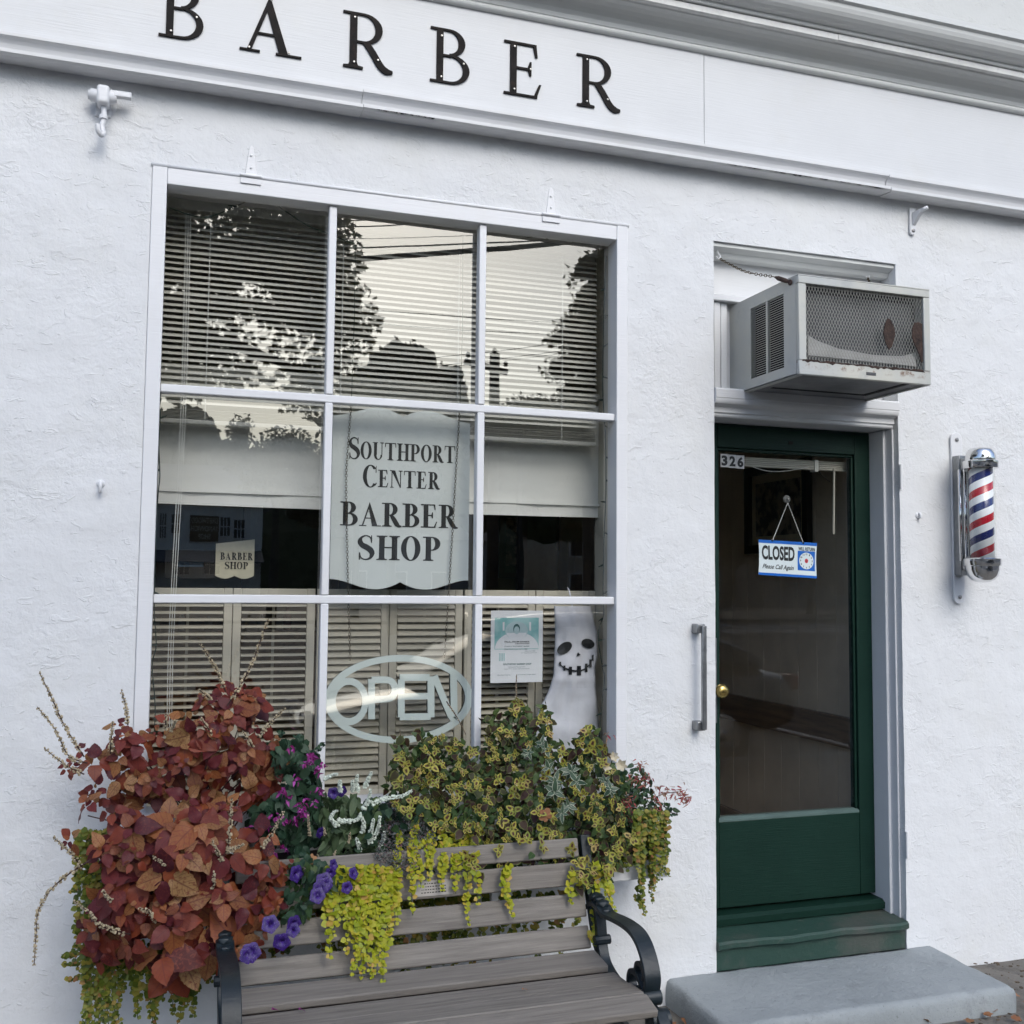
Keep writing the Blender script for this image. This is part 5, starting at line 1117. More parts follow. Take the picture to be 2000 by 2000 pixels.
def redplant(label, pg, n, dmin, Yc, bul, size, base, spikes, fill, mats):
    t_ = thing('coleus_plant', label, 'plant', base, 'rust red coleus plants'); out_ = []
    it = [(random.choice(mats), LM(p, d, nr, s)) for p, d, nr, s in whorls(pg, n, dmin, Yc, bul, size)]
    cx, cy = sum(p[0] for p in pg)/len(pg), sum(p[1] for p in pg)/len(pg)
    for k in range(0, len(pg), 2):
        x, y = pg[k]; x += (x-cx)*random.uniform(.0, .09); y += (y-cy)*random.uniform(-.03, .07)
        for p, d, nr, s in whorls([(x-9, y-9), (x+9, y-9), (x+9, y+9), (x-9, y+9)], 1, 5, Yc+.01, .02, (size[0]*.6, size[0]*1.0)): it.append((random.choice(mats), LM(p, d, nr, s)))
    grow(t_, it, 290)
    joined('inner_foliage', [(random.choice(mats), LM(p+V(0, .05, 0), d, nr, s)) for p, d, nr, s in whorls(pg, fill, dmin*.7, Yc+.06, bul*.6, size)], t_)
    for x, y in scatter(pg, 16, 20):
        q = P(x, y, Yc); b = Vector(base)+V(random.uniform(-.1, .1), random.uniform(-.03, .03), 0); obj('stem', T(smooth_path([b, b.lerp(q, .5)+V(0, -.02, .05), q]), [.0045, .004, .003, .003, .003, .003, .0028, .0026, .0025, .0024, .0022, .002, .002][:13], seg=5), M['stem'], t_)
    for s in spikes: spike(t_, s, Yc-.10, Yc-bul-.06)
    return t_
S1 = [[c1(*p) for p in s] for s in (((400, 960), (280, 770), (200, 600), (120, 430)), ((420, 1000), (300, 950), (220, 790), (105, 645)), ((400, 1070), (280, 1010), (150, 905)), ((675, 760), (660, 640), (635, 545)), ((565, 940), (572, 830), (580, 735)), ((1290, 550), (1220, 390), (1130, 250)), ((1300, 640), (1430, 430), (1510, 230), (1560, 90)), ((1200, 600), (1125, 540)), ((912, 790), (915, 690)), ((945, 790), (980, 725)), ((1250, 910), (1190, 800), (1130, 710)), ((1490, 840), (1570, 750), (1665, 650)), ((1460, 900), (1400, 800)))]
redplant('rust red coleus rising in front of the window at the left', up_pg, 62, 21, -.16, .10, (.048, .078), (.12, -.16, .69), S1, 20, redu)
S2 = [[c1(*p) for p in s] for s in (((1300, 1560), (1320, 1400), (1330, 1215)), ((1290, 1660), (1250, 1580), (1205, 1490)), ((1290, 1560), (1400, 1515)), ((1040, 1740), (950, 1660), (835, 1592)), ((1165, 1900), (1210, 1790), (1215, 1690)), ((1510, 1550), (1590, 1430), (1650, 1310)), ((390, 1660), (310, 1560), (205, 1465)))]+[[c2(*p) for p in s] for s in (((440, 320), (290, 420), (180, 520), (110, 650), (98, 800), (85, 985)), ((850, 720), (810, 650), (745, 622)), ((690, 790), (520, 740), (440, 660), (340, 580)), ((590, 600), (520, 520)))]
redplant('large rust red coleus spilling over the left end of the window box', lo_pg, 66, 25, -.37, .12, (.062, .098), (.10, -.24, .66), S2, 48, red)
# ------------------------------------------------------------------ yellow edged coleus
M['yelleaf'] = leafmat('yellow edged coleus leaf', [(.0, (.045, .012, .014)), (.4, (.07, .016, .018)), (.7, (.09, .03, .014)), (1, (.06, .05, .012))], rimc=[(0, (.24, .25, .035)), (.45, (.40, .35, .07)), (.75, (.18, .22, .04)), (1, (.45, .32, .12))], rim=(.28, .52), rough=.55)
M['darkleaf'] = leafmat('dark coleus leaf', [(.0, (.035, .012, .016)), (.5, (.05, .028, .018)), (1, (.04, .05, .016))], rimc=[(0, (.10, .13, .03)), (1, (.17, .18, .05))], rim=(.70, .9), rough=.6)
M['grnleaf'] = leafmat('mid green leaf', [(.0, (.025, .055, .018)), (.5, (.045, .085, .026)), (1, (.075, .11, .03))], vein=(.08, .13, .05), rough=.5)
yel = leaf_me('leaf', M['yelleaf'], 4, n=5, wid=.72, fold=.2, droop=.15, base=.72); drk = leaf_me('leaf', M['darkleaf'], 4, n=6, wid=.80, serr=.05, fold=.2, droop=.3, base=.65); grn = leaf_me('leaf', M['grnleaf'], 4, n=6, wid=.55, fold=.25, droop=.3)
ypg = [(757, 1540), (762, 1490), (772, 1440), (790, 1435), (800, 1470), (813, 1450), (822, 1417), (850, 1440), (880, 1437), (905, 1452), (925, 1457), (940, 1455), (955, 1420), (950, 1402), (965, 1392), (985, 1402), (1003, 1372), (1020, 1362), (1032, 1382), (1040, 1422), (1052, 1400), (1065, 1367), (1075, 1400), (1078, 1445), (1110, 1460), (1130, 1432), (1150, 1412), (1163, 1417), (1165, 1450), (1185, 1455), (1192, 1490), (1208, 1525), (1220, 1560), (1228, 1600), (1245, 1625), (1235, 1665), (1205, 1690), (1180, 1715), (1150, 1742), (1130, 1745), (1100, 1715), (1080, 1690), (1030, 1678), (1005, 1685), (990, 1715), (945, 1722), (925, 1700), (900, 1660), (880, 1640), (850, 1620), (830, 1592), (800, 1600), (770, 1572)]
def yY(x, y):   # surface of the mound: bulging out over the bench at its foot
    v = (y-1380)/350; return -.10-.35*max(0, v)**1.1-.03*math.sin(x*.05)
def yplant(label, xa, xb, n1, n2):
    pg = ypg; b = P((xa+xb)/2, 1610, -.17); t_ = thing('coleus_plant', label, 'plant', b, 'yellow edged coleus plants'); it = []
    for x, y in scatter(pg, int(n1*3.3), 14):
        if not xa <= x < xb: continue
        p = P(x, y, yY(x, y)-random.uniform(0, .05)); ax = (V(random.gauss(0, .5), -.8, .45+random.gauss(0, .35))).normalized(); a0 = random.uniform(0, 6.28); o1 = ax.orthogonal().normalized(); o2 = ax.cross(o1); m = random.choice((4, 5, 6, 7)); sz = random.uniform(.8, 1.2)
        for q in range(m):
            a = a0+q*2.4+random.gauss(0, .2); rd = o1*math.cos(a)+o2*math.sin(a); s = random.uniform(.015, .026)*sz*(1.15 if q < 4 else .7); out = .45 if q < 4 else 1.0
            it.append((random.choice(yel), LM(p+rd*.002+ax*(.004 if q > 3 else 0), rd+ax*out*.6, ax-rd*.4, s)))
    for x, y in scatter(pg, int(n2*3.4), 13):
        if not xa <= x < xb: continue
        p = P(x, y, yY(x, y)+random.uniform(-.01, .05)); d = V(random.gauss(0, .6), -.35, -.6+random.gauss(0, .4)); it.append((random.choice(drk if random.random() < .62 else grn), LM(p, d, V(random.gauss(0, .3), -1, .5), random.uniform(.024, .045))))
    grow(t_, it, 240)
    fill = []
    for x, y in scatter(pg, 2600, 4.2):
        if xa <= x < xb: fill.append((random.choice(drk+grn*2), LM(P(x, y, yY(x, y)+random.uniform(.03, .09)), V(random.gauss(0, .7), -.3, random.gauss(-.3, .6)), rv(.4)+V(0, -1, .3), random.uniform(.02, .038))))
    joined('inner_foliage', fill, t_)
    for x, y in scatter(pg, 24, 20):
        if xa <= x < xb: q = P(x, y, yY(x, y)+.02); bb = V(q.x+random.uniform(-.05, .05), -.16, .69); obj('stem', T(smooth_path([bb, bb.lerp(q, .6)+V(0, -.01, .02), q], 4), .0022, seg=5), M['gstem'], t_)
    return t_
yp = [yplant('yellow edged coleus beside the white salvia, left of its kind', 750, 875, 46, 40), yplant('yellow edged coleus in front of the middle glazing bar', 875, 985, 46, 40), yplant('tall yellow edged coleus below the white flyer', 985, 1092, 46, 40), yplant('dark yellow edged coleus below the ghost cloth', 1092, 1245, 46, 44)]
for t_, s in ((yp[0], ((783, 1445), (781, 1425))), (yp[0], ((770, 1505), (762, 1485))), (yp[2], ((1009, 1372), (1008, 1340), (1009, 1318))), (yp[3], ((1183, 1462), (1186, 1435))), (yp[0], ((872, 1370), (895, 1405), (910, 1435)))): spike(t_, list(s), -.12, -.13, .0022, .006, dens=3, spread=1.6)
# ------------------------------------------------------------------ creeping jenny
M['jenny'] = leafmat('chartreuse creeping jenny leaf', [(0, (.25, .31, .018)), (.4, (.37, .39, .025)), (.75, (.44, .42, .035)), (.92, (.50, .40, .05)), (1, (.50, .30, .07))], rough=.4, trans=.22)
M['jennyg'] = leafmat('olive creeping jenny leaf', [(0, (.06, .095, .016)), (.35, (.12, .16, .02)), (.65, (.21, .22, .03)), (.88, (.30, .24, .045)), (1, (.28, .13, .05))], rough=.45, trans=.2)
def jen(mat): return leaf_me('leaf', mat, 3, n=4, wid=.98, fold=.12, droop=.12, base=.78)
jy, jg = jen(M['jenny']), jen(M['jennyg'])
def overY(py):                       # lies on the sloping back of the bench
    tab = [(1560, -.20), (1640, -.33), (1690, -.405), (1740, -.435), (1800, -.475), (1860, -.515), (1910, -.56), (1960, -.62)]
    if py <= tab[0][0]: return tab[0][1]
    for (a, u), (b, v) in zip(tab, tab[1:]):
        if py <= b: return u+(v-u)*(py-a)/(b-a)
    return tab[-1][1]
def jenny(label, strands, mats, size=.021, gap=.013, Yt=-.27, Yb=-.34, limit=220, extra=None, grp='creeping jenny plants', over=False):
    b = P(*strands[0][0], Yt); t_ = thing('creeping_jenny', label, 'plant', b, grp); it = []
    for s in strands:
        yo = random.uniform(-.02, .02); n = len(s); path = smooth_path([P(a, c, (overY(c)-abs(yo) if over else Yt+(Yb-Yt)*i/max(1, n-1)+yo)) for i, (a, c) in enumerate(s)], 8)
        obj('stem', T(path, .0013, seg=4), M['gstem'], t_); L = 0; nx_ = 0; tot = sum((q-p).length for p, q in zip(path, path[1:])); ph = random.uniform(0, 3.14)
        for p, q in zip(path, path[1:]):
            L += (q-p).length
            while nx_ <= L:
                k = nx_/max(tot, .01); tdir = (q-p).normalized(); ph += 1.4+random.gauss(0, .3)
                for sg in (0, math.pi):
                    a = ph+sg; side = V(math.cos(a), -abs(math.sin(a))*.6-.25, .12)+rv(.18); s_ = size*random.uniform(.75, 1.2)*(1-.45*max(0, k-.6)/.4)
                    it.append((random.choice(mats), LM(p.lerp(q, .5)+rv(.0015), side+tdir*.35, V(random.gauss(0, .35), -1, .55), s_)))
                nx_ += gap*random.uniform(.8, 1.25)
    grow(t_, it, limit); return t_
def fan(x0, x1, yt, bottoms, wob=6):
    n = len(bottoms); out = []
    for i, yb in enumerate(bottoms):
        xt = x0+(x1-x0)*(i+.5)/n+random.uniform(-4, 4); k = max(2, int((yb-yt)/45)+1); out.append([(xt+random.uniform(-wob, wob)*(j > 0), yt+(yb-yt)*j/k+random.uniform(-3, 3)) for j in range(k+1)])
    return out
jenny('bright chartreuse creeping jenny hanging over the bench back', fan(640, 778, 1695, [1872, 1830, 1800, 1868, 1905, 1870, 1908, 1900, 1912, 1900, 1918, 1840, 1800])+fan(660, 775, 1690, [1780, 1800, 1790, 1810, 1760, 1800, 1780]), jy, .022, .0125, -.30, -.45, 260, over=True)
jenny('golden creeping jenny trailing over the bench name plaque', fan(800, 935, 1640, [1790, 1735, 1720, 1705, 1740, 1700, 1745, 1720, 1805, 1770])+fan(830, 930, 1625, [1680, 1690, 1700, 1680, 1690])+[[(778, 1620), (776, 1670), (770, 1720), (772, 1745)], [(812, 1600), (806, 1650), (800, 1700), (806, 1720)]], jy, .020, .0125, -.29, -.44, 240, over=True)
jenny('single trailing creeping jenny strand over the middle bench slats', [[(985, 1700), (988, 1735), (992, 1760), (1003, 1795)], [(995, 1690), (982, 1725), (990, 1755)]], jy, .022, .013, -.32, -.45, 60, over=True)
jenny('creeping jenny strands dangling by the right bench arm', [[(1160, 1680), (1165, 1720), (1160, 1760), (1158, 1800), (1155, 1835), (1170, 1855)], [(1185, 1690), (1188, 1730), (1192, 1760), (1203, 1780)], [(1115, 1700), (1112, 1735), (1116, 1765)], [(1128, 1700), (1130, 1730), (1128, 1745)], [(1175, 1700), (1180, 1730), (1190, 1755)]], jy, .021, .013, -.31, -.43, 150, over=True)
jenny('olive creeping jenny cascade over the right end of the window box', fan(1236, 1302, 1595, [1700, 1760, 1790, 1740, 1765, 1740, 1720, 1700])+fan(1238, 1306, 1585, [1660, 1680, 1690, 1700, 1710, 1690, 1670, 1690, 1660])+fan(1190, 1245, 1640, [1690, 1700, 1680, 1700, 1690])+[[(1250, 1720), (1245, 1755), (1262, 1785)], [(1290, 1680), (1300, 1705), (1310, 1712)]], jg, .018, .0115, -.285, -.30, 240)
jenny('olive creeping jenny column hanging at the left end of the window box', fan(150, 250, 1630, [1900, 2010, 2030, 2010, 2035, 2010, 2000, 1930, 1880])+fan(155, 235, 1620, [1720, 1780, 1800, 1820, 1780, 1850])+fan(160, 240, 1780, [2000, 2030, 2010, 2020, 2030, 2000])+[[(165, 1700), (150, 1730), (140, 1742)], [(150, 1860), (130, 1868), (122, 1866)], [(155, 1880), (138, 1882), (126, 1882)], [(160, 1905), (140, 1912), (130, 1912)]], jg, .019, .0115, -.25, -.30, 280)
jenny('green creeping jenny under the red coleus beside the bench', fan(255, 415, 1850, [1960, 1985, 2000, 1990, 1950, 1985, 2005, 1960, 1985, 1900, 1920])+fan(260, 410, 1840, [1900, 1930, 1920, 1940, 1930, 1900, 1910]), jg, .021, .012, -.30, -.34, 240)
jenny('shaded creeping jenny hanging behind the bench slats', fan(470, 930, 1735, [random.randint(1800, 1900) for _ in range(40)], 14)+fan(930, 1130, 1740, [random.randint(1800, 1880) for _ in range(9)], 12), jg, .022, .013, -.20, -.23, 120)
# ------------------------------------------------------------------ dark green filler shrubs along the box
def leafy(label, pg, n, dmin, Yc, bul, size, mes, base, limit=200, name='leafy_plant', tip=.5, grp=None, cat='plant', fill=0):
    t_ = thing(name, label, cat, base, grp); grow(t_, [(random.choice(mes), LM(p, d, nr, s)) for p, d, nr, s in leafmass(pg, n, dmin, Yc, bul, size, tip, .5, .45)], limit)
    if fill: joined('inner_foliage', [(random.choice(mes), LM(p+V(0, .06, 0), d, nr, s)) for p, d, nr, s in leafmass(pg, fill, dmin*.6, Yc+.05, bul*.5, size, tip, .5, .6)], t_)
    return t_
M['dgreen'] = leafmat('dark green salvia leaf', [(0, (.018, .048, .028)), (.5, (.030, .068, .038)), (1, (.05, .09, .05))], vein=(.05, .10, .06), rough=.5)
M['lance'] = leafmat('grey green lance leaf', [(0, (.05, .085, .04)), (.5, (.075, .12, .055)), (1, (.11, .155, .08))], vein=(.12, .17, .09), rough=.5)
dg = leaf_me('leaf', M['dgreen'], 4, n=6, wid=.62, serr=.04, fold=.3, droop=.3); ln = leaf_me('leaf', M['lance'], 4, n=6, wid=.34, fold=.3, droop=.35, base=.85)
sal = leafy('dark leaved salvia with magenta flowers beside the red coleus', [c3(*p) for p in ((190, 260), (330, 200), (440, 180), (480, 260), (560, 340), (560, 480), (600, 560), (560, 720), (560, 900), (480, 1060), (400, 1180), (330, 1080), (320, 940), (220, 1000), (60, 900), (20, 700), (180, 660), (320, 520), (220, 420))], 170, 9, -.16, .12, (.03, .058), dg, P(560, 1620, -.17), 170, 'salvia_plant', fill=260)
M['mag'] = leafmat('magenta petal', [(0, (.20, .015, .12)), (.5, (.32, .03, .24)), (1, (.48, .10, .42))], rough=.5, trans=.25)
def floret(root, px, py, Y, n, mes, size, spread, name='flower', down=.6):
    it = []
    for _ in range(n): p = P(px+random.gauss(0, spread), py+random.gauss(0, spread), Y+random.gauss(0, .008)); it.append((random.choice(mes), LM(p, V(random.gauss(0, .6), -.4, -down)+rv(.3), rv(1)+V(0, -1, 0), size*random.uniform(.7, 1.2))))
    o = joined(name, it, root, None); return o
pet = leaf_me('petal', M['mag'], 3, n=4, wid=.5, fold=.9, droop=.4)
for x, y, n in ((500, 300, 16), (470, 340, 14), (540, 400, 9), (580, 350, 5), (385, 465, 9), (285, 560, 9), (315, 600, 5), (420, 680, 18), (440, 720, 14), (380, 770, 10), (165, 760, 7), (215, 750, 8), (290, 770, 8), (15, 820, 5), (560, 550, 10), (460, 630, 5), (300, 990, 6), (215, 1020, 6), (345, 230, 6), (510, 640, 4), (180, 800, 4)): floret(sal, *c3(x, y), -.29, n, pet, .018, 4)
M['dgtip'] = M['dgreen']
for x, y in ((270, 130), (420, 190), (560, 240)): floret(sal, *c3(x, y), -.2, 12, dg, .016, 5, 'shoot', -.3)
ws_ = leafy('white flowered salvia with lance leaves in the middle of the box', [c3(*p) for p in ((520, 600), (640, 640), (760, 600), (900, 680), (1000, 780), (1010, 900), (960, 1020), (900, 1160), (800, 1150), (720, 1180), (640, 1040), (560, 960), (600, 800), (520, 700))], 120, 9, -.18, .12, (.040, .075), ln, P(680, 1620, -.18), 130, 'salvia_plant', .6, fill=160)
M['wsp'] = paint('white green salvia florets', (.66, .72, .62), .12, .8, 80)
for s in (((845, 560), (835, 500), (843, 440)), ((890, 700), (930, 620), (940, 545)), ((900, 530), (925, 470), (950, 420)), ((950, 660), (1050, 615), (1180, 600), (1255, 555)), ((690, 780), (760, 790), (840, 775), (870, 730)), ((885, 870), (890, 800), (860, 740)), ((930, 960), (990, 870), (1015, 755)), ((925, 920), (950, 850), (965, 770)), ((1010, 970), (1040, 920), (1045, 870)), ((860, 1015), (850, 960), (835, 920)), ((715, 560), (710, 480)), ((600, 470), (640, 445), (685, 435)), ((810, 560), (805, 480)), ((700, 830), (640, 760), (700, 700))): spike(ws_, [c3(*p) for p in s], -.30, -.33, .0042, .0055, M['wsp'], dens=7, spread=1.8, start=.03)
for s in (((480, 900), (470, 740)), ((600, 890), (590, 830)), ((550, 1150), (560, 1090), (540, 1040)), ((780, 950), (785, 870)), ((720, 1370), (660, 1310)), ((650, 1080), (680, 1010))): spike(ws_, [c3(*p) for p in s], -.32, -.34, .0032, .006, M['seed'], dens=4, spread=1.4, start=.05)
# petunias
ptl = leafy('purple speckled petunia trailing between the red coleus and the bench', [c3(*p) for p in ((330, 1100), (480, 1080), (620, 1100), (800, 1180), (820, 1300), (700, 1320), (620, 1340), (500, 1400), (500, 1500), (400, 1560), (380, 1700), (310, 1800), (250, 1700), (220, 1500), (290, 1350))], 150, 8, -.40, .08, (.022, .042), dg+grn, P(590, 1690, -.25), 150, 'petunia_plant', fill=200)
def mk_pet():
    n = NT('purple speckled petal'); tc = n.n('ShaderNodeTexCoord'); v = n.n('ShaderNodeTexVoronoi'); v.inputs['Scale'].default_value = 7; n.l(tc.outputs['Object'], v.inputs['Vector'])
    c = n.mix(n.ramp(n.noise(3, 3, .5, tc.outputs['Object']), [(.35, 0), (.65, 1)]), (.016, .003, .085), (.045, .009, .18)); sp = n.ramp(v.outputs['Distance'], [(.10, 1), (.20, 0)]); c = n.mix(n.math('MULTIPLY', sp, .7), c, (.55, .48, .75)); return n.set(c, .5)
M['petunia'] = mk_pet(); pms = []
for q in range(3):
    bm = bmesh.new(); rings = []
    for r_, z in ((.06, -.55), (.16, -.30), (.38, -.08), (.72, .0), (1.0, -.06)):
        rings.append([bm.verts.new((r_*math.cos(a)*(1+(.10*math.cos(5*a) if r_ > .5 else 0)), r_*math.sin(a)*(1+(.10*math.cos(5*a) if r_ > .5 else 0)), z+(.09*math.sin(10*a+q)*r_ if r_ > .3 else 0)+random.gauss(0, .02)*r_)) for a in [2*math.pi*k/20 for k in range(20)]])
    for i in range(4):
        for k in range(20): bm.faces.new((rings[i][k], rings[i][(k+1) % 20], rings[i+1][(k+1) % 20], rings[i+1][k])).smooth = True
    bm.faces.new(rings[0]); me = bpy.data.meshes.new('flower'); bm.to_mesh(me); bm.free(); me.materials.append(M['petunia']); pms.append(me)
for x, y, s in ((385, 1185, 1.1), (590, 1240, 1.1), (560, 1300, 1.0), (540, 1350, 1.0), (600, 1270, 1), (640, 1180, .7), (665, 1120, .8), (815, 1180, .8), (765, 1290, .8), (185, 1565, 1.1), (365, 1560, 1), (355, 1610, .9), (270, 1700, 1.1), (40, 1780, 1.2), (10, 1800, 1), (565, 875, .8), (660, 575, .8), (725, 565, .8)):
    p = P(*c3(x, y), overY(c3(x, y)[1])-.05 if y > 1000 else -.29); ax = V(random.gauss(.1, .35), -1, random.gauss(.25, .3)).normalized(); inst('flower', random.choice(pms), LM(p, ax.orthogonal(), ax, .023*s), ptl)
# grey sedum carpet
M['sedum'] = leafmat('grey sedum leaf', [(0, (.08, .10, .09)), (.5, (.14, .16, .15)), (.85, (.17, .15, .15)), (1, (.28, .10, .13))], rough=.6, trans=0)
nd = leaf_me('leaf', M['sedum'], 3, n=3, wid=.34, fold=.2, droop=.2, cols=1)
sd = thing('sedum_plant', 'grey green sedum cushion between white salvia and yellow coleus', 'plant', P(800, 1620, -.2)); it = []
for x, y in scatter([c3(*p) for p in ((1000, 690), (1120, 600), (1250, 620), (1330, 760), (1440, 820), (1430, 960), (1330, 1000), (1280, 1150), (1150, 1160), (1000, 1090), (960, 1040), (1010, 920))], 700, 2.6):
    p = P(x, y, overY(y)-.02+random.uniform(-.01, .03))
    for q in range(4): it.append((random.choice(nd), LM(p, V(random.gauss(0, .7), -.6, random.gauss(.2, .6)), rv(1), random.uniform(.007, .013))))
joined('foliage', it, sd)
leafy('low dark filler foliage behind the grey sedum', [(735, 1560), (800, 1570), (870, 1600), (930, 1640), (930, 1700), (860, 1700), (760, 1700), (690, 1690), (690, 1600)], 160, 6, -.30, .02, (.025, .045), dg+grn, P(800, 1640, -.18), 60, 'filler_plant', .4, fill=240)
leafy('low dark filler foliage at the right of the box', [(1130, 1560), (1240, 1580), (1285, 1600), (1290, 1650), (1240, 1690), (1180, 1720), (1130, 1700)], 170, 6, -.27, .03, (.025, .042), dg+grn+drk, P(1210, 1640, -.18), 60, 'filler_plant', .4, fill=240)
# variegated plant, cream flowers, red sprays
M['varieg'] = leafmat('white edged leaf', [(0, (.035, .07, .045)), (1, (.06, .10, .06))], rimc=(.44, .47, .37), rim=(.76, .88), rough=.4, trans=.1)
vg = leaf_me('leaf', M['varieg'], 4, n=7, wid=.46, fold=.3, droop=.3, base=.75)
vp = thing('variegated_plant', 'plant with white edged pointed green leaves among the yellow coleus', 'plant', P(1080, 1600, -.2))
for cx_, cy_, n, s0 in ((395, 800, 8, .06), (400, 720, 6, .055), (520, 640, 8, .058), (560, 720, 6, .055), (350, 620, 6, .045), (500, 900, 7, .045), (330, 470, 5, .042), (200, 500, 7, .040), (780, 720, 7, .045), (820, 780, 6, .04), (450, 960, 6, .04), (300, 430, 5, .04)):
    p = P(*c5(cx_, cy_), yY(1080, c5(cx_, cy_)[1])-.05); a0 = random.uniform(0, 6)
    for q in range(n): a = a0+q*2.4; rd = V(math.cos(a), -.35+random.gauss(0, .15), math.sin(a)*.8+.1); inst('leaf', random.choice(vg), LM(p, rd, V(0, -1, .6)+rv(.2), s0*random.uniform(.5, .85)), vp)
M['cream'] = leafmat('cream petal', [(0, (.62, .54, .38)), (.5, (.70, .62, .46)), (1, (.72, .68, .58))], rough=.5, trans=.25); cp = leaf_me('petal', M['cream'], 3, n=6, wid=.55, fold=.3, droop=-.25)
al = thing('cream_lily', 'cluster of cream lily flowers at the right of the window box', 'flower', P(1195, 1520, -.17))
for x, y, s in ((780, 615, 1.0), (845, 535, .9), (900, 600, 1.15)):
    p = P(*c5(x, y), -.235); ax = V(random.gauss(0, .3)-.2, -1, .25).normalized(); o1 = ax.orthogonal(); o2 = ax.cross(o1)
    for q in range(6): a = q*math.pi/3; rd = o1*math.cos(a)+o2*math.sin(a); inst('petal', random.choice(cp), LM(p, rd+ax*.6, ax-rd*.5, .026*s), al)
    obj('stem', T(smooth_path([p+V(0, .01, -.01), p+V(0, .04, -.07), P(1190, 1600, -.17)]), .002, seg=5), M['gstem'], al)
M['redfl'] = leafmat('faded red floret', [(0, (.30, .03, .05)), (.35, (.42, .09, .09)), (.65, (.36, .18, .12)), (1, (.40, .26, .17))], rough=.6, trans=.2); rf = leaf_me('petal', M['redfl'], 3, n=4, wid=.3, fold=.8, droop=.7)
rp_ = leafy('spray of faded red flowers at the right end of the window box', [c5(*p) for p in ((860, 720), (980, 640), (1060, 600), (1110, 700), (1150, 800), (1200, 900), (1290, 900), (1340, 960), (1220, 1010), (1100, 1000), (1000, 1060), (880, 960), (840, 850))], 150, 5, -.17, .08, (.016, .034), dg+grn, P(1240, 1600, -.17), 120, 'flowering_plant', .2, fill=160)
for x, y, n, sp_ in ((1040, 590, 14, 5), (1095, 680, 16, 5), (1080, 740, 12, 5), (1180, 780, 18, 6), (1240, 800, 16, 5), (1310, 800, 22, 6), (1360, 820, 24, 6), (1395, 840, 20, 4), (960, 860, 18, 6), (950, 920, 10, 4), (835, 890, 12, 5), (1160, 920, 14, 6), (1150, 860, 10, 5), (1020, 680, 10, 6), (990, 700, 12, 7), (960, 1000, 8, 5), (1000, 1090, 12, 8), (800, 370, 8, 4)): floret(rp_, *c5(x, y), -.26, n, rf, .016, sp_, 'flower_cluster')
for s in (((1100, 900), (1200, 820), (1330, 800)), ((1060, 850), (1085, 740), (1040, 600)), ((1120, 950), (1250, 950), (1330, 970))): obj('stem', T(smooth_path([P(*c5(*p), -.25) for p in s]), .0015, seg=4), M['stem'], rp_)
# ------------------------------------------------------------------ fallen leaves and petals
M['oak'] = leafmat('fallen tan leaf', [(0, (.30, .13, .06)), (.5, (.36, .19, .09)), (1, (.24, .10, .05))], vein=(.22, .09, .04), rough=.7, trans=.1)
def lobed(n=5):
    bm = bmesh.new(); uvl = bm.loops.layers.uv.verify(); c = bm.verts.new((0, .45, .02)); pts = []
    for i in range(40):
        a = 2*math.pi*i/40; r_ = (.34+.16*abs(math.cos(a*n/2)))*(1+.25*math.sin(a)); pts.append(bm.verts.new((r_*math.cos(a), .45+r_*math.sin(a), .06*math.sin(a*3)+random.gauss(0, .02))))
    for i in range(40): bm.faces.new((c, pts[i], pts[(i+1) % 40])).smooth = True
    me = bpy.data.meshes.new('leaf'); bm.to_mesh(me); bm.free(); me.materials.append(M['oak']); return me
oak = [lobed(5), lobed(7), leaf_me('leaf', M['oak'], 1, n=7, wid=.6, serr=.08, fold=.4, droop=.3)[0]]
def fallen(lab, p, s, nrm, me, d=None, grp='fallen leaves', nm='fallen_leaf'):
    o = bpy.data.objects.new(nm, me); COL.objects.link(o); o.matrix_world = LM(p, d or rv(), nrm, s); tag(o, lab, 'leaf' if nm == 'fallen_leaf' else 'petal', grp)
fallen('dry tan oak leaf caught among the yellow coleus', P(1062, 1608, -.36), .05, V(.1, -1, .4), oak[0], V(.2, 0, 1)); fallen('curled dry leaf caught above the purple petunias', P(597, 1682, -.38), .035, V(0, -1, .6), oak[1], V(1, 0, .2))
def gz(px, py, Z): d = ray(px, py); return CAM+d*((Z-CAM.z)/d.z)
rg = random.Random(11); ADJ = ('smallest', 'curled', 'pale', 'broad', 'narrow', 'torn', 'flat', 'little', 'crumpled', 'upturned', 'dull', 'folded', 'tiny')
LF = [(1995, 1990, 'yellow'), (1930, 1978, ''), (1960, 1942, ''), (1985, 1942, ''), (1925, 1985, ''), (1950, 1975, ''), (1890, 1990, ''), (1800, 1993, ''), (1780, 1998, ''), (1998, 1960, ''), (1285, 1975, ''), (1330, 1990, ''), (1310, 1998, '')]
for k, (x, y, _) in enumerate(LF):
    where = 'on the pavement right of the doorstep' if x > 1880 else 'on the pavement along the doorstep front' if x > 1700 else 'on the pavement between bench and doorstep'
    fallen('%s dry brown leaf lying ' % ADJ[k]+where, gz(x, y, .004)+V(0, 0, .004), rg.uniform(.025, .05), V(rg.gauss(0, .25), rg.gauss(0, .25), 1), oak[k % 3], V(rg.gauss(0, 1), rg.gauss(0, 1), 0), 'dry leaves '+where)
for k, (x, y) in enumerate(((530, 1973), (583, 1972), (1020, 1933))): fallen(('magenta petal fallen on the bench seat left of another', 'dark magenta petal fallen near the bench seat middle', 'small dry brown scrap on the bench seat')[k], gz(x, y, .424), .022, V(0, 0, 1), (pet[0], pet[1], oak[2])[k], V(1, .4, .1), 'petals on the bench seat', 'fallen_petal')
bm = bmesh.new(); rg = random.Random(4)
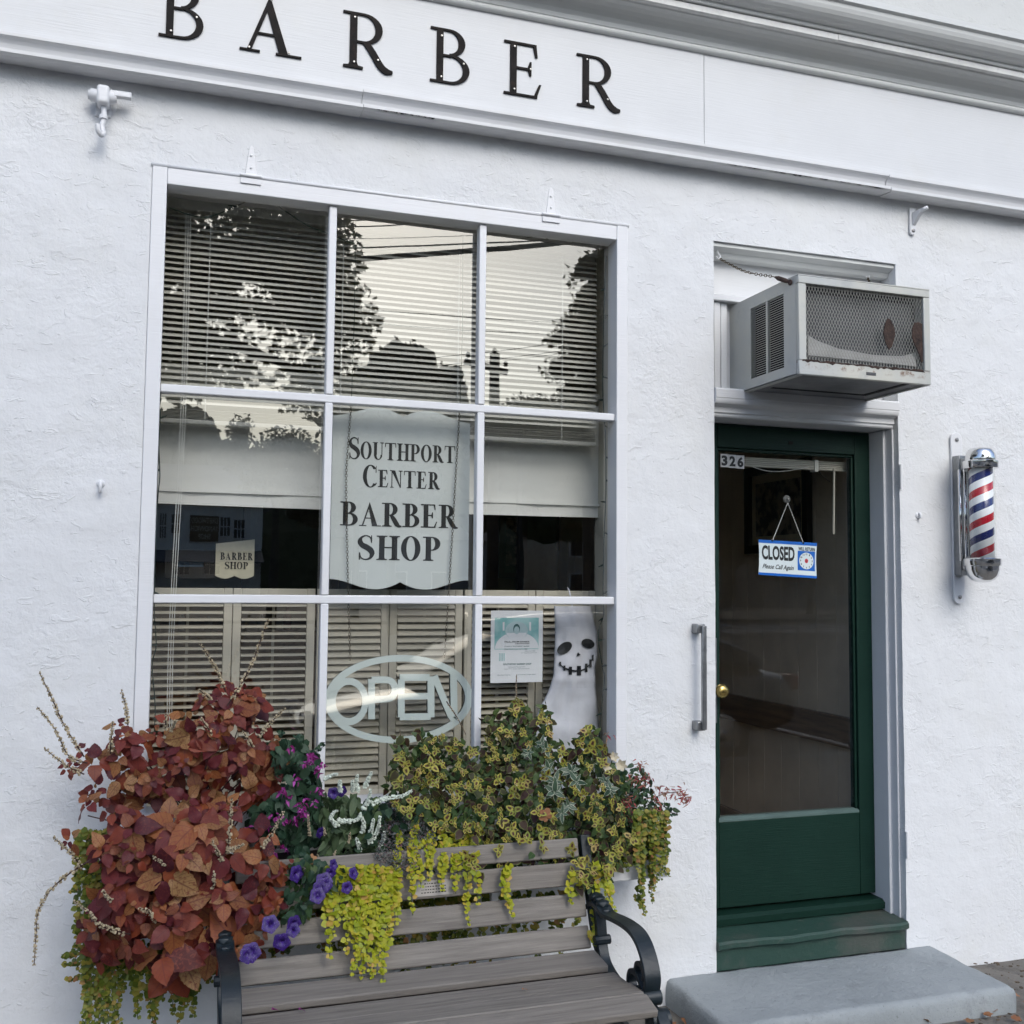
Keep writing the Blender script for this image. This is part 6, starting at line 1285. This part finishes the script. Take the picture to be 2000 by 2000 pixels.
for k in range(520):
    x = rg.uniform(1.2, 4.2); y = -abs(rg.gauss(0, .28))-.01
    if 1.86 < x < 3.16 and y > -.47: y -= .47
    s = rg.uniform(.002, .009); a = rg.uniform(0, 6); z = .0
    bmesh.ops.create_icosphere(bm, subdivisions=0 if False else 1, radius=s, matrix=Matrix.Translation((x, y, z)) @ Matrix.Rotation(a, 4, 'Z') @ Matrix.Diagonal((1.4, 1, .4, 1)))
o = obj('grit', bm, paint('leaf crumbs and grit', (.10, .07, .045), .4, .9, 40), kind='stuff'); o['label'] = 'crumbled leaves and grit along the foot of the wall'
# ------------------------------------------------------------------ across the street (seen mirrored in the glass)
M['bark'] = paint('tree bark', (.07, .055, .042), .3, .9, 6, .9, 20)
M['tleaf'] = leafmat('street tree leaf', [(0, (.07, .075, .03)), (.5, (.10, .105, .04)), (1, (.14, .12, .05))], rough=.55, trans=.4)
M['farleaf'] = leafmat('far tree leaf', [(0, (.06, .065, .03)), (.5, (.09, .09, .04)), (1, (.12, .105, .05))], rough=.6, trans=.3)
def maple():
    bm = bmesh.new(); c = bm.verts.new((0, .35, 0)); pts = []
    for a, r_ in ((-90, .1), (-50, .42), (-30, .25), (5, .58), (22, .33), (45, .55), (62, .38), (90, .68), (118, .38), (135, .55), (158, .33), (175, .58), (210, .25), (230, .42)): pts.append(bm.verts.new((r_*math.cos(R(a)), .35+r_*math.sin(R(a)), random.gauss(0, .06))))
    for i in range(len(pts)): bm.faces.new((c, pts[i], pts[(i+1) % len(pts)]))
    me = bpy.data.meshes.new('leaf'); bm.to_mesh(me); bm.free(); me.materials.append(M['tleaf']); return me
mpl = [maple() for _ in range(3)]
def quadleaf():
    bm = bmesh.new(); v = [bm.verts.new(p) for p in ((0, 0, 0), (.35, .4, .08), (.1, 1, -.1), (-.3, .55, .05))]; bm.faces.new(v); me = bpy.data.meshes.new('leaf'); bm.to_mesh(me); bm.free(); me.materials.append(M['farleaf']); return me
ql = [quadleaf()]
def tree(label, base, top, clumps, mes, n, size, name='street_tree', r0=.2, holes=(), core=0):
    t_ = thing(name, label, 'tree', base, 'trees across the street'); base = Vector(base); top = Vector(top)
    path = smooth_path([base, base.lerp(top, .5)+V(random.uniform(-.2, .2), 0, 0), top], 5); obj('trunk', T(path, [r0*(1-.6*i/(len(path)-1)) for i in range(len(path))], seg=10), M['bark'], t_, smooth=True)
    it = []; tot = sum(c[3]*c[5] for c in clumps)
    bm = bmesh.new()
    for cx, cy, cz, rx, ry, rz in clumps:
        tube(bm, smooth_path([top.lerp(base, .25), top.lerp(V(cx, cy, cz), .5)+V(0, 0, .1), V(cx, cy, cz)], 3), [r0*.4, r0*.35, r0*.3, r0*.25, r0*.2, r0*.15, r0*.1], 6)
        for k in range(int(n*rx*rz/tot)):
            d = rv().normalized(); rr = random.random()**.45; p = V(cx+d.x*rx*rr, cy+d.y*ry*rr, cz+d.z*rz*rr)
            if noise.noise(p*(1.1 if rx < 3 else .5)) < -.28: continue
            if any((p.x-h[0])**2+(p.z-h[1])**2 < h[2]**2 and random.random() < h[3] for h in holes): continue
            it.append((random.choice(mes), LM(p, rv()+V(0, 0, -.4), rv()+V(0, .3, .6), size*random.uniform(.6, 1.3))))
    obj('branches', bm, M['bark'], t_, smooth=True); joined('crown', it, t_)
    if core:
        bm = bmesh.new()
        for cx, cy, cz, rx, ry, rz in clumps:
            q = bmesh.ops.create_icosphere(bm, subdivisions=4, radius=1)
            for v in q['verts']:
                k = core*(1+.35*noise.noise(v.co*2.3+V(cx, cz, 1))+.22*noise.noise(v.co*6+V(cz, cx, 2))); v.co = V(cx+v.co.x*rx*k, cy+v.co.y*ry*k, cz+v.co.z*rz*k)
        obj('inner_crown', bm, M['farleaf'], t_)
    return t_
# big maple by the kerb to the left, its crown over the street
tree('large leafy maple leaning over the street opposite the window', (-3.6, -5.0, -.12), (-1.5, -6.6, 4.2), [(.35, -7.5, 5.2, 1.25, .9, 1.15), (1.05, -7.6, 4.9, .95, .8, 1.0), (.5, -7.4, 4.15, .8, .7, .5), (1.5, -7.5, 4.5, .66, .6, .70), (1.5, -7.6, 3.85, .6, .5, .45), (.9, -7.5, 4.0, .6, .5, .35), (1.35, -7.6, 5.4, .6, .6, .5), (-.55, -7.5, 5.2, .9, .9, 1.1), (.2, -7.8, 6.3, 1.1, .9, .7), (-.2, -7.4, 4.0, .8, .7, .6)], mpl, 17000, .10, r0=.26, holes=((.78, 4.72, .26, .8), (.55, 4.05, .2, .6), (1.0, 3.72, .3, .8)))
def clump(px, py, Y, rpx, rpy, dy=1.5):
    c = RP(px, py, Y); r_ = RP(px+rpx, py, Y).x-c.x; h = abs(RP(px, py-rpy, Y).z-c.z); return (c.x, Y, c.z, r_, dy, h)
def ptree(label, Y, cl, n, size, core=.8, mes=ql, **k):
    cs_ = [clump(a, b, Y, c, d) for a, b, c, d in cl]; x = sum(q[0] for q in cs_)/len(cs_); tree(label, (x, Y, -.1), (x, Y, cs_[0][2]-.5*cs_[0][5]), cs_, mes, n, size, core=core, **k)
ptree('round crowned dark tree far across the street', -30, [(790, 740, 70, 75), (720, 770, 60, 55), (865, 770, 42, 60), (700, 830, 80, 60), (800, 850, 120, 70)], 5200, .22, .86)
ptree('tall feathery tree across the street to the right', -20, [(1160, 520, 38, 34), (1168, 575, 45, 40), (1150, 640, 55, 45), (1180, 690, 70, 55), (1105, 655, 30, 14), (1110, 715, 42, 28), (1150, 770, 62, 50), (1240, 640, 70, 110), (1130, 830, 90, 60)], 8500, .15, .62)
ptree('low hazy tree behind the utility pole', -40, [(1040, 800, 60, 30), (990, 815, 50, 28), (1080, 830, 80, 40), (960, 850, 90, 50)], 4200, .24, .6)
ptree('dense dark tree filling the view behind the right panes', -46, [(930, 930, 130, 110), (1080, 940, 130, 120), (1210, 930, 120, 130), (820, 950, 110, 90)], 4200, .34, .92)
ptree('leafy tree mirrored below the maple in the left panes', -34, [(560, 880, 60, 50), (500, 900, 60, 40), (610, 930, 60, 70), (470, 850, 26, 40), (540, 940, 70, 40)], 6200, .17, .55)
ptree('dark tree mirrored behind the hanging sign', -40, [(720, 930, 90, 75), (660, 960, 70, 60), (790, 960, 80, 80), (620, 985, 70, 45)], 4200, .26, .9)
ptree('tall dark tree behind the white clapboard house', -84, [(360, 880, 80, 90), (300, 900, 60, 90), (430, 920, 60, 60), (240, 880, 80, 100)], 3000, .5, .92)
ptree('broad dark tree left of the crosswalk in the door reflection', -44, [(1340, 960, 90, 120), (1440, 980, 90, 120), (1300, 1040, 90, 90)], 3400, .36, .9)
ptree('broad dark tree right of the crosswalk in the door reflection', -48, [(1530, 970, 100, 130), (1640, 980, 100, 130), (1580, 1060, 120, 90)], 3400, .36, .9)
ptree('broad dark tree at the far right end of the street', -52, [(1780, 960, 110, 150), (1900, 980, 110, 150)], 2600, .4, .9)
# utility pole and wires
up_ = thing('utility_pole', 'wooden utility pole with one cross arm across the street', 'pole', (RP(966, 720, -22).x, -22, -.1))
pxx = RP(966, 720, -22).x; pt = RP(966, 690, -22).z
obj('shaft', T([(pxx, -22, -.1), (pxx, -22, pt)], [.17, .14], seg=12), M['bark'], up_, smooth=True); obj('cross_arm', B(pxx-.8, pxx+.42, -22.2, -22.06, pt-.42, pt-.28, Matrix.Rotation(R(10), 3, 'Y')), M['bark'], up_)
for dx in (-.7, .0, .36):
    bm = bmesh.new(); lathe(bm, [(.03, 0), (.07, .03), (.045, .07), (.07, .10), (.03, .15)], (pxx+dx, -22.13 if dx else -22, pt-.25-dx*.17+(.25 if dx == 0 else 0)), 8); obj('insulator', bm, M['dark'], up_)
def wire(a, b, Ya, Yb, r_, lab, sag=.12):
    p, q = RP(*a, Ya), RP(*b, Yb); d = q-p; p, q = p-d*1.2, q+d*1.2; path = [p.lerp(q, i/14)+V(0, 0, -sag*math.sin(math.pi*i/14)) for i in range(15)]
    single('overhead_wire', T(path, r_, seg=5), M['dark'], lab, 'wire', 'overhead wires across the street')
for k, (a, b, y, r_) in enumerate((((640, 423), (740, 417), -14, .012), ((640, 434), (800, 428), -14, .012), ((660, 458), (930, 452), -16, .006), ((690, 475), (1010, 463), -14, .015), ((735, 493), (1040, 470), -12, .045), ((750, 600), (1150, 626), -18, .009), ((735, 624), (1060, 645), -18, .007), ((860, 690), (1050, 670), -24, .010), ((880, 705), (1060, 684), -24, .009), ((900, 708), (1070, 688), -26, .008), ((945, 776), (1140, 783), -20, .012))):
    wire(a, b, y, y, r_, 'dark overhead wire number %d from the top in the window reflection' % (k+1) if False else ('uppermost dark wire mirrored in the middle pane', 'second dark wire mirrored at the top of the middle pane', 'hair thin wire mirrored in the middle pane', 'dark wire just above the thick cable', 'thick sloping cable mirrored near the top of the panes', 'upper of two sloping wires left of the tall tree', 'lower of two sloping wires left of the tall tree', 'wire rising to the top of the utility pole', 'wire running to the pole cross arm', 'lower wire running behind the pole cross arm', 'wire low down crossing the utility pole')[k], .1)
# white clapboard house with the sandwich shop sign
HY = -70; hs_ = thing('white_house', 'white clapboard house across the street with a brown shop sign', 'building', (RP(400, 1030, HY).x, HY, 0))
M['clap'] = paint('off white clapboard', (.80, .76, .70), .05, .6, 1); M['roofs'] = paint('grey shingles', (.11, .11, .12), .2, .85, 2); M['signbrown'] = paint('brown sign board', (.14, .095, .05), .1, .6); M['hglass'] = paint('dark house glass', (.03, .035, .04), .1, .1)
hx0, hx1 = RP(225, 1030, HY).x-6, RP(512, 1030, HY).x; zt = RP(400, 985, HY).z
for i in range(int(zt/.28)+1): obj('clapboard', prof_x([(HY, i*.28), (HY+.04, i*.28), (HY+.012, (i+1)*.28-.004), (HY, (i+1)*.28-.004)], hx0, hx1), M['clap'], hs_)
obj('house_core', B(hx0+.1, hx1-.1, HY-9, HY-.01, -.1, zt), M['clap'], hs_)
bm = bmesh.new(); prism(bm, [(hx0-.4, HY+.5, zt), (hx0-.4, HY-4.5, zt+3.2), (hx0-.4, HY-9.5, zt)], V(hx1-hx0+1.2, 0, 0)); obj('roof', bm, M['roofs'], hs_)
a, b = RP(370, 1056, HY), RP(428, 1008, HY); obj('sign_board', B(a.x, b.x, HY+.06, HY+.14, a.z, b.z), M['signbrown'], hs_)
M['signcream'] = flat('cream lettering', (.55, .48, .36), .6)
for t_, v0, v1 in (('DRIFTWOOD', .70, .92), ('SANDWICH', .40, .60), ('SHOP', .10, .30)):
    m = (b.x-a.x)*.04 if t_ != 'SHOP' else (b.x-a.x)*.28; o = fit_text('sign_lettering', t_, a.x+m, b.x-m, a.z+(b.z-a.z)*v0, a.z+(b.z-a.z)*v1, HY+.15, M['signcream'], hs_, .02, mirror=True)
for x0, x1, y0, y1 in ((312, 326, 1003, 1050), (335, 352, 1005, 1040), (430, 450, 1010, 1046), (457, 478, 1015, 1050), (340, 370, 1085, 1120), (400, 430, 1085, 1120)):
    p, q = RP(x0, y1, HY), RP(x1, y0, HY); wn_ = obj('window', B(p.x-.1, q.x+.1, HY+.03, HY+.10, p.z-.1, q.z+.1), M['clap'], hs_); obj('glass', B(p.x, q.x, HY+.101, HY+.11, p.z, q.z), M['hglass'], wn_)
    for u in (.33, .66): xx = p.x+(q.x-p.x)*u; obj('bar', B(xx-.03, xx+.03, HY+.111, HY+.13, p.z, q.z), M['clap'], wn_)
    zz = (p.z+q.z)/2; obj('bar', B(p.x, q.x, HY+.111, HY+.13, zz-.04, zz+.04), M['clap'], wn_)
obj('porch_roof', prof_x([(HY+2.5, 2.9), (HY+.1, 3.7), (HY+.1, 3.55), (HY+2.5, 2.8)], hx0, hx1), M['roofs'], hs_)
# neighbouring houses closing the street
def house(x0, x1, y, h, rh, label, col):
    t_ = thing('far_house', label, 'building', ((x0+x1)/2, y, 0), 'houses across the street'); m = paint(label, col, .06, .7, 1)
    obj('wall', B(x0, x1, y-8, y, -.1, h), m, t_); bm = bmesh.new(); prism(bm, [(x0-.3, y+.4, h), (x0-.3, y-4, h+rh), (x0-.3, y-8.4, h)], V(x1-x0+.6, 0, 0)); obj('roof', bm, M['roofs'], t_)
    n = max(2, int((x1-x0)/2.4))
    for k in range(n):
        for zz in (1.0, 3.6):
            if zz+1.4 > h: continue
            xx = x0+(x1-x0)*(k+.5)/n; f_ = obj('window', B(xx-.55, xx+.55, y+.001, y+.06, zz-.1, zz+1.4), M['clap'], t_); obj('glass', B(xx-.45, xx+.45, y+.061, y+.07, zz, zz+1.3), M['hglass'], f_)
house(11, 22, -66, 4.6, 2.2, 'low grey house right of the white clapboard house', (.34, .33, .31)); house(26, 40, -64, 5.2, 2.4, 'tan house behind the crosswalk', (.40, .34, .26)); house(44, 60, -62, 5.0, 2.4, 'pale house at the right end of the street', (.5, .5, .48)); house(-40, -20, -64, 5.4, 2.4, 'brick red house at the left end of the street', (.25, .11, .08))
# parked car at the kerb
car = thing('parked_car', 'dark grey hatchback parked at the kerb facing left', 'car', (3.7, -5.7, -.16))
M['carpaint'] = paint('dark grey car paint', (.035, .037, .042), .05, .2, 3, .02, 30); M['carpaint'].node_tree.nodes['Principled BSDF'].inputs['Coat Weight'].default_value = 1
M['carglass'] = paint('car glass', (.02, .022, .024), .02, .03, 3, .0, 30); M['tyre'] = flat('tyre rubber', (.02, .02, .02), .8); M['lamp'] = flat('lamp lens', (.5, .48, .45), .1); M['rlamp'] = flat('red lamp lens', (.3, .01, .01), .1)
CY0, CY1 = -6.55, -4.85; g0 = -.16
def carloft(sec, name, mat, lev):
    # sec: list of (x, zlow, zhigh, half width low, half width high)
    bm = bmesh.new(); cyc = (CY0+CY1)/2; rings = []
    for x, zl, zh, wl, wh in sec:
        ring = []
        for sgn, order in ((-1, (0, 1, 2, 3)), (1, (3, 2, 1, 0))):
            for k in order:
                t = k/3; z = zl+(zh-zl)*t; wd = wl+(wh-wl)*t**1.6; ring.append(bm.verts.new((x, cyc+sgn*wd, g0+z)))
        rings.append(ring)
    for i in range(len(rings)-1):
        for k in range(8): bm.faces.new((rings[i][k], rings[i][(k+1) % 8], rings[i+1][(k+1) % 8], rings[i+1][k]))
    bm.faces.new(rings[0][::-1]); bm.faces.new(rings[-1]); o = obj(name, bm, mat, car, smooth=True); m = o.modifiers.new('sub', 'SUBSURF'); m.levels = lev; m.render_levels = lev; return o
carloft([(1.05, .35, .55, .55, .50), (1.15, .25, .68, .78, .70), (1.7, .22, .80, .84, .78), (2.2, .22, .90, .85, .80), (3.5, .2, .96, .86, .82), (5.2, .22, .98, .86, .80), (5.95, .28, .95, .82, .74), (6.15, .36, .85, .70, .62)], 'body', M['carpaint'], 2)
carloft([(2.05, .86, .90, .70, .68), (2.35, .88, 1.14, .72, .66), (2.85, .9, 1.42, .74, .58), (3.6, .9, 1.50, .75, .58), (4.8, .92, 1.46, .75, .57), (5.5, .92, 1.22, .72, .58), (5.9, .90, .98, .66, .62)], 'cabin_glass', M['carglass'], 2)
carloft([(2.75, 1.40, 1.43, .58, .55), (3.1, 1.46, 1.50, .59, .56), (3.9, 1.47, 1.53, .59, .56), (4.8, 1.43, 1.49, .58, .55), (5.15, 1.36, 1.40, .57, .54)], 'roof', M['carpaint'], 2)
for x in (2.9, 3.95, 4.95):
    for s in (-1, 1): bm = bmesh.new(); yc_ = (CY0+CY1)/2; tube(bm, [(x, yc_+s*.775, g0+.92), (x+.06*(x > 3), yc_+s*.60, g0+1.46)], .035, 6); obj('pillar', bm, M['carpaint'], car)
for x in (1.85, 5.15):
    for y in (CY0+.12, CY1-.12):
        wh = obj('wheel', T([(x, y-.1, g0+.32), (x, y+.1, g0+.32)], .32, seg=24), M['tyre'], car, smooth=True); s = 1 if y > -5.7 else -1; bm = bmesh.new(); lathe(bm, [(.20, 0), (.21, .01), (.06, .02), (.03, .03)] if s > 0 else [(.20, 0), (.21, -.01), (.06, -.02), (.03, -.03)], (x, y+s*.1, g0+.32), 16, 'Y'); obj('rim', bm, M['chrome'], wh)
for s in (-1, 1):
    obj('headlight', B(1.10, 1.22, (CY0+CY1)/2+s*.6-.14, (CY0+CY1)/2+s*.6+.14, g0+.55, g0+.66), M['lamp'], car, bevel=.03); obj('tail_light', B(6.02, 6.14, (CY0+CY1)/2+s*.58-.12, (CY0+CY1)/2+s*.58+.12, g0+.72, g0+.88), M['rlamp'], car, bevel=.03); obj('mirror', B(2.55, 2.67, (CY0+CY1)/2+s*.92-.08, (CY0+CY1)/2+s*.92+.08, g0+.93, g0+1.05), M['carpaint'], car, bevel=.03)

# wooded rise closing the far end of the view
bm = bmesh.new(); rows = []
for i in range(181):
    x = -270+3*i; h = 9.5+2.2*noise.noise((x*.03, 1, 0))+1.6*noise.noise((x*.15, 2, 0))+1.2*noise.noise((x*.6, 3, 0)); rows.append([bm.verts.new((x, -96, -.2)), bm.verts.new((x, -97, h*.6)), bm.verts.new((x, -100, h)), bm.verts.new((x, -140, h*.9)), bm.verts.new((x, -150, -.2))])
for i in range(180):
    for k in range(4): bm.faces.new((rows[i][k], rows[i+1][k], rows[i+1][k+1], rows[i][k+1]))
struct('wooded_hill', bm, M['farleaf'])
